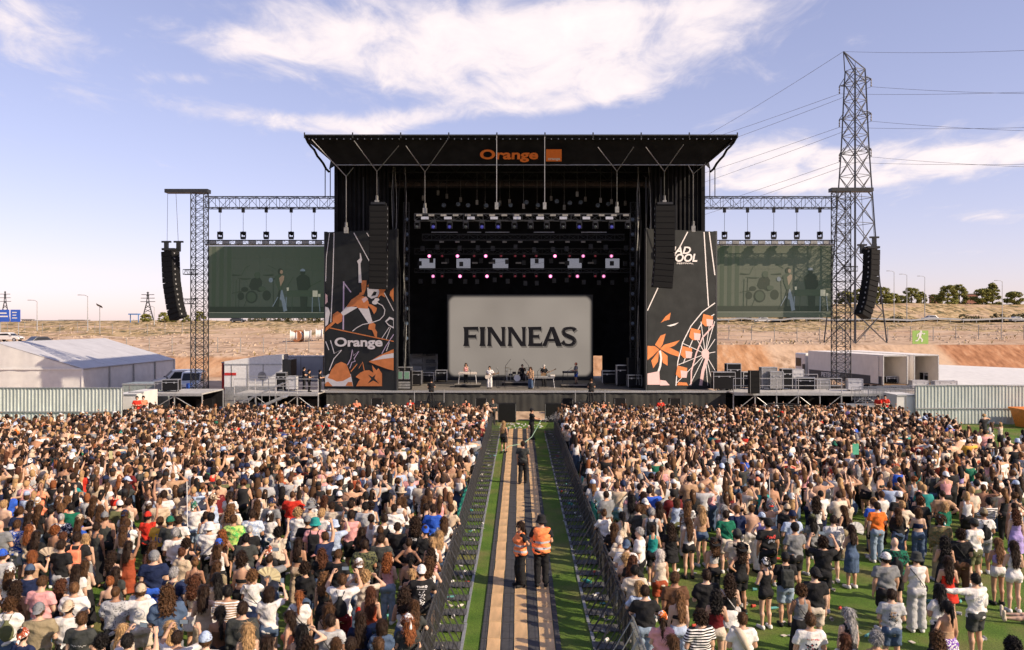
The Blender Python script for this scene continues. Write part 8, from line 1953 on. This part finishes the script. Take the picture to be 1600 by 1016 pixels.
aisle_person(787, 709, 8905 / (709 - 506), 'f longstraight blond tank black shorts black d face=-15 h=1.68', 'blond person in black shorts standing by the left barriers in the aisle')
w_ = wrist(dsp, 1)
ho = MB().path([(-1.0, 44.0, .05), (-.6, 46.2, .05), (.2, 47.2, .05), (.7, 48.2, .3), tuple(w_)], .022, 6).build('water_hose', mat('hose_green', (.25, .38, .28), .5)); tag(ho, 'pale green water hose trailing across the aisle to the sprayer', 'hose')
rg = np.random.default_rng(5); nd = 520; t = rg.uniform(0, 1, nd) ** .8; dirv = np.array([.97, .1, .2]); pts = np.array(w_) + dirv * (t * 3.0)[:, None] + rg.normal(size=(nd, 3)) * (.04 + .34 * t)[:, None] - np.array([0, 0, 1]) * (t ** 2 * .5)[:, None]
o8 = np.array([(1, 0, 0), (-1, 0, 0), (0, 1, 0), (0, -1, 0), (0, 0, 1), (0, 0, -1)]) * .011; f8 = np.array([(0, 2, 4), (2, 1, 4), (1, 3, 4), (3, 0, 4), (2, 0, 5), (1, 2, 5), (3, 1, 5), (0, 3, 5)])
V = (pts[:, None, :] + o8[None] * rg.uniform(.6, 1.6, (nd, 1, 1))).reshape(-1, 3); Fq = (f8[None] + 6 * np.arange(nd)[:, None, None]).reshape(-1, 3)
tag(inst('water_spray', mesh_np('water_spray', V, Fq, mat('water_drop', (.75, .75, .75), .1, var=.02, spec=.8))), 'fine spray of water drops over the front of the right crowd', 'water', kind='stuff')
# the band and crew
def stage_person(px, D, spec, lab, z=DZ, **ex): return aisle_person(px, 0, D, spec, lab, dict(z=z + .004, group='people on and around the stage', **ex))
stage_person(728, KB1[1] + .15, 'f longcurly brown tank pink trousers black keys face=180 h=1.66', 'long-haired keyboard player standing at the left electric piano', KB1[2])
stage_person(765, 67.0, 'm short darkbrown shirt white wide white gt face=172 h=1.8', 'guitarist dressed all in white on the left of the stage')
stage_person(816, DR[1] + .35, 'm short black tee black trousers black clap'.replace('clap', 'k') + ' face=180 h=1.78', 'drummer in black behind the drum kit', DR[2] - .36, stance='sit')
stage_person(829, 66.6, 'm longcurly brown jacket tan wide denim sing face=150 h=1.75', 'long-haired singer in tan jacket and blue jeans holding a microphone')
stage_person(850, 68.9, 'm short darkbrown tee black trousers black gt face=180 h=1.82 cap=silver', 'bass player in black with a silver cap on stage')
stage_person(900, KB2[1] + .1, 'm short brown tee grey shorts blue keys face=110 h=1.74 cap=coral', 'keyboard player in orange cap and blue shorts on the right riser', KB2[2])
for px, D, sp, lab, z, st in ((475, 64.6, 'm short black tee black trousers black f face=-60', 'first crew member in black sitting left of the banner', DZ + .1, 'a'), (483, 64.8, 'm short black tee black trousers black f face=-80', 'second crew member in black standing left of the banner', DZ - .1, 'a'), (500, 64.4, 'm short black tee black trousers black f face=-75', 'third crew member in black right beside the left banner', DZ - .1, 'a'), (1136, 66.0, 'm short black tee black trousers black f face=60', 'crew member in black bending by the right banner', DZ - .4, 'a'),
                              (674, 61.9, 'm short black tee black trousers black f', 'camera operator in black on the left pit riser', 1.0, 'a'), (924, 61.9, 'm short brown tee black trousers black f', 'camera operator in black on the right pit riser', 1.0, 'a'), (770, 56.4, 'm short brown tee charcoal trousers black f face=180', 'steward facing the crowd at the end of the left barriers', .012, 'a'), (557, 56.4, 'm short black tee coral trousers black f face=180', 'steward in orange before the stage, leftmost in the pit', .012, 'a'), (641, 56.6, 'm short black tee red trousers black f face=180', 'steward in red in the pit left of the left camera', .012, 'a'), (728, 56.2, 'm short black tee coral trousers black f face=170', 'steward in orange in the pit right of the left camera', .012, 'a'),
                              (943, 56.2, 'f pony black tee coral trousers black f face=180', 'steward in orange in the pit right of the right camera', .012, 'a'), (1032, 56.6, 'm short black tee red trousers black f face=190', 'steward in red in the pit before the right banner', .012, 'a'), (1372, 55.2, 'm short black tee red trousers black f face=120', 'paramedic in red at the right end of the front rows', .35, 'a'), (1383, 55.6, 'm short black tee red trousers black f face=160', 'second paramedic in red beside the stacked barriers', .35, 'a'), (214, 54.6, 'm short black tee red trousers black f face=-150', 'paramedic in red at the left end of the front rows', .35, 'a'), (224, 54.8, 'm short black tee coral trousers black f face=-160', 'helper in orange beside the left scaffold table', .35, 'a')):
    stage_person(px, D, sp, lab, z, stance=st)
# litter on the turf: cups, paper and bottles nobody could count
def build_litter():
    rg = np.random.default_rng(77); n = 420; VV = []; FF = []; CC = []; k = 0
    cup = MB().lathe([(.03, 0), (.042, .11), (.038, .11), (.027, .004)], n=8); pap = MB().box((0, 0, .012), (.13, .09, .012)); bot = MB().lathe([(.0, 0), (.032, .0), (.032, .15), (.013, .19), (.013, .22), (0, .22)], n=8)
    for i in range(n):
        if i < 150: x, y = rg.uniform(2.6, 11), rg.uniform(15, 30)
        elif i < 260: x, y = rg.choice([-1.6, 1.9]) + rg.normal() * .16, rg.uniform(14, 53)
        elif i < 330: x, y = rg.uniform(-1.3, 1.5), rg.uniform(54, 57)
        else: x, y = rg.uniform(-12, -2.4), rg.uniform(15, 26)
        b = (cup, pap, bot)[rg.choice(3, p=[.45, .4, .15])]; M = Matrix.Translation((x, y, .045 if b is not pap else .012)) @ Matrix.Rotation(rg.uniform(0, 6.3), 4, 'Z') @ (Matrix.Rotation(R(90), 4, 'X') if b is not pap else Matrix.Rotation(rg.uniform(-.2, .2), 4, 'Y'))
        v = [tuple(M @ Vector(p)) for p in b.v]; VV += v; FF += [tuple(j + k for j in f) for f in b.f]; k += len(v); c = [(.6, .58, .55), (.55, .5, .42), (.1, .3, .28), (.5, .08, .05), (.3, .3, .3)][rg.choice(5, p=[.45, .25, .1, .1, .1])]; CC += [(*c, 1)] * len(v)
    me = bpy.data.meshes.new('litter'); me.from_pydata(VV, [], FF); ca = me.attributes.new('Col', 'FLOAT_COLOR', 'POINT'); ca.data.foreach_set('color', np.array(CC, np.float32).ravel()); me.materials.append(bpy.data.materials['crowd_material']); tag(inst('litter', me), 'cups, papers and bottles scattered on the turf', 'litter', kind='stuff')
# poles and signs held up in the crowd
for (px, y0, y1, D, lab) in ((293, 752, 835, 22.5, 'thin white pole held up in the left crowd'), (1203, 745, 800, 25.0, 'thin white pole held up in the right crowd')):
    a, b = P(px, y1, D), P(px - 1, y0, D); o = MB().tube(a, b, .012, 6).build('white_pole', K['white']); tag(o, lab, 'pole', 'poles held up in the crowd')
a = P(173, 722, 29.5); o = empty('paper_sign', a); tag(o, 'small yellow paper sign held up in the left crowd', 'sign'); MB().box((0, 0, .25), (.12, .01, .28)).build('sign_sheet', mat('paper_yellow', (.65, .60, .30), .8), o); MB().tube((0, .01, -.35), (0, .01, .15), .008).build('sign_stick', K['wood'], o)
a = P(1337, 706, 32); o = empty('cardboard_sign', a); tag(o, 'green placard held up in the right crowd', 'sign'); MB().box((0, 0, .1), (.24, .012, .42)).build('sign_sheet', mat('paper_green', (.10, .42, .25), .8), o); MB().tube((0, .012, -.4), (0, .012, .0), .01).build('sign_stick', K['wood'], o)

# ---- everyone farther back: one mass of people
def build_mass():
    rg = RG; combos = {}; need = {}
    POSE = ['f', 'f', 'f', 'd', 'c', 'k', 'p', 'u', 'hd']
    def variants():
        out = []
        for i in range(56):
            d = random_person(); d['stance'] = 'a'; d['la'], d['ra'] = ARMC[POSE[i % len(POSE)]]
            if d['top'] in ('dress', 'halter', 'bandeau') and i % 2: d['top'] = 'tank'
            d['yaw'] = 0; d['pitch'] = 0; out.append(d)
        return out
    VA = variants()
    def cut_body(d):
        V, Q = body_parts(d['sex'], d['la'], d['ra'], 'a', 0, 0); z = V[Q].mean(1)[:, 2]; x = np.abs(V[Q].mean(1)[:, 0])
        hi = {'tee': 1.40, 'shirt': 1.40, 'long': 1.40, 'vest': 1.40, 'jacket': 1.4, 'tank': 1.26, 'cami': 1.2, 'crop': 1.2, 'dress': 1.2}.get(d['top'], 0); lo = {'shorts': .6, 'hotpants': .8, 'skirt': .72, 'longskirt': .2, 'trousers': .1, 'wide': .1}[d['bot']]
        if d['top'] == 'dress': lo = .5
        lo2 = 1.0 if hi == 0 or d['top'] == 'crop' else hi
        keep = ~((z > lo) & (z < max(lo2, .98)) & (x < .135 + .02 * (d['sex'] == 'm')) ); keep &= ~((z < .12))
        Q = Q[keep]; u, inv = np.unique(Q, return_inverse=True); return V[u], inv.reshape(-1, 4)
    jobs = {}
    for i, d in enumerate(VA):
        d['keys'] = []
        def j(key, fn, t): jobs.setdefault(key, (fn, t)); return key
        d['keys'].append(('skin', j(('b', d['sex'], d['la'], d['ra'], d['top'], d['bot']), (lambda d=d: cut_body(d)), 300)))
        if d['top'] != 'bare': d['keys'].append(('top', j(('t', d['sex'], d['top'], d['la'], d['ra']), (lambda d=d: top_parts(d['sex'], d['top'], d['la'], d['ra'], 'a')), 170)))
        if d['top'] != 'dress': d['keys'].append(('bot', j(('o', d['sex'], d['bot']), (lambda d=d: bottom_parts(d['sex'], d['bot'], 'a')), 90)))
        if d['hair'] != 'bald': d['keys'].append(('hair', j(('h', d['hair']), (lambda d=d: (lambda q: (q[0] + HEADP, q[1]))(hair_parts(d['hair']))), 110)))
        if d.get('hat'): d['keys'].append(('hat', j(('c', d['hat']), (lambda d=d: (lambda q: (q[0] + HEADP, q[1]))(hat_parts(d['hat']))), 90)))
    col = bpy.data.collections.new('tmp'); C.children.link(col); obs = {}
    for key, (fn, t) in jobs.items():
        V, Q = fn()
        for lod, tt in (('a', t * 1.2), ('b', t * .46)):
            o = bpy.data.objects.new('tmp', mesh_np('tmp', V, Q)); m = o.modifiers.new('d', 'DECIMATE'); m.ratio = min(1, tt / (2 * len(Q))); m.use_collapse_triangulate = True; col.objects.link(o); obs[key, lod] = o
    dg = bpy.context.evaluated_depsgraph_get(); dg.update(); LOD = {}
    for k, o in obs.items():
        me = o.evaluated_get(dg).to_mesh(); n = len(me.vertices); co = np.zeros(n * 3, np.float32); me.vertices.foreach_get('co', co); me.calc_loop_triangles(); tr = np.zeros(len(me.loop_triangles) * 3, np.int32); me.loop_triangles.foreach_get('vertices', tr); LOD[k] = (co.reshape(-1, 3), tr.reshape(-1, 3))
    for o in obs.values(): m_ = o.data; bpy.data.objects.remove(o); bpy.data.meshes.remove(m_)
    bpy.data.collections.remove(col)
    VV, FF, CC = [], [], []; n = 0
    for d in FAR:
        v = rg.choice(VA); lod = 'a' if d['y'] < 31 else 'b'; s = d['h'] / 1.762 if d['sex'] == v['sex'] else (1.76 if v['sex'] == 'm' else 1.66) / 1.762; a = d['rz']; c, si = math.cos(a), math.sin(a); w = rg.uniform(.95, 1.08)
        cols = dict(skin=SKINS[rg.choice([0, 0, 1, 1, 2, 4, 4, 3])], top=COLS[d['topc']], bot=COLS[d['botc']], hair=HAIRC[d['hairc']], hat=COLS[d.get('hatc') or rg.choice(['white', 'beige', 'black', 'navy', 'lightblue'])])
        for reg, key in v['keys']:
            P0, T = LOD[key, lod]; p = P0 * np.array([s * w, s * w, s], np.float32); q = np.empty_like(p); q[:, 0] = p[:, 0] * c - p[:, 1] * si + d['x']; q[:, 1] = p[:, 0] * si + p[:, 1] * c + d['y']; q[:, 2] = p[:, 2] + .008
            VV.append(q); FF.append(T + n); n += len(q); k = rg.uniform(.9, 1.1); CC.append(np.tile(np.array([*(np.array(cols[reg]) * k), 1], np.float32), (len(q), 1)))
    m, nt, N, L, b = nodes_of('crowd_material'); at_ = N.new('ShaderNodeAttribute'); at_.attribute_name = 'Col'; b.inputs['Roughness'].default_value = .75; b.inputs['Specular IOR Level'].default_value = .2
    tc = N.new('ShaderNodeTexCoord'); f = ramp2(N, L, noise_(N, L, tc, 9, 3), [(.3, (.75, .75, .75)), (.7, (1.2, 1.2, 1.2))]); mx = N.new('ShaderNodeMix'); mx.data_type = 'RGBA'; mx.blend_type = 'MULTIPLY'; mx.inputs[0].default_value = 1; L.new(at_.outputs['Color'], mx.inputs[6]); L.new(f, mx.inputs[7]); L.new(mx.outputs[2], b.inputs['Base Color'])
    me = mesh_np('crowd', np.concatenate(VV), np.concatenate(FF), m); ca = me.attributes.new('Col', 'FLOAT_COLOR', 'POINT'); ca.data.foreach_set('color', np.concatenate(CC).ravel())
    tag(inst('crowd', me), 'dense festival crowd filling the field between the nearer people and the stage', 'crowd', kind='stuff'); return len(me.polygons)
ntri = build_mass(); build_litter()
print('people', len(PEOPLE), 'individuals', len(IND), 'mass', len(FAR), 'tris', ntri, 'time', time.time() - T0)
for o in bpy.data.objects:
    if '_top' in o: del o['_top']
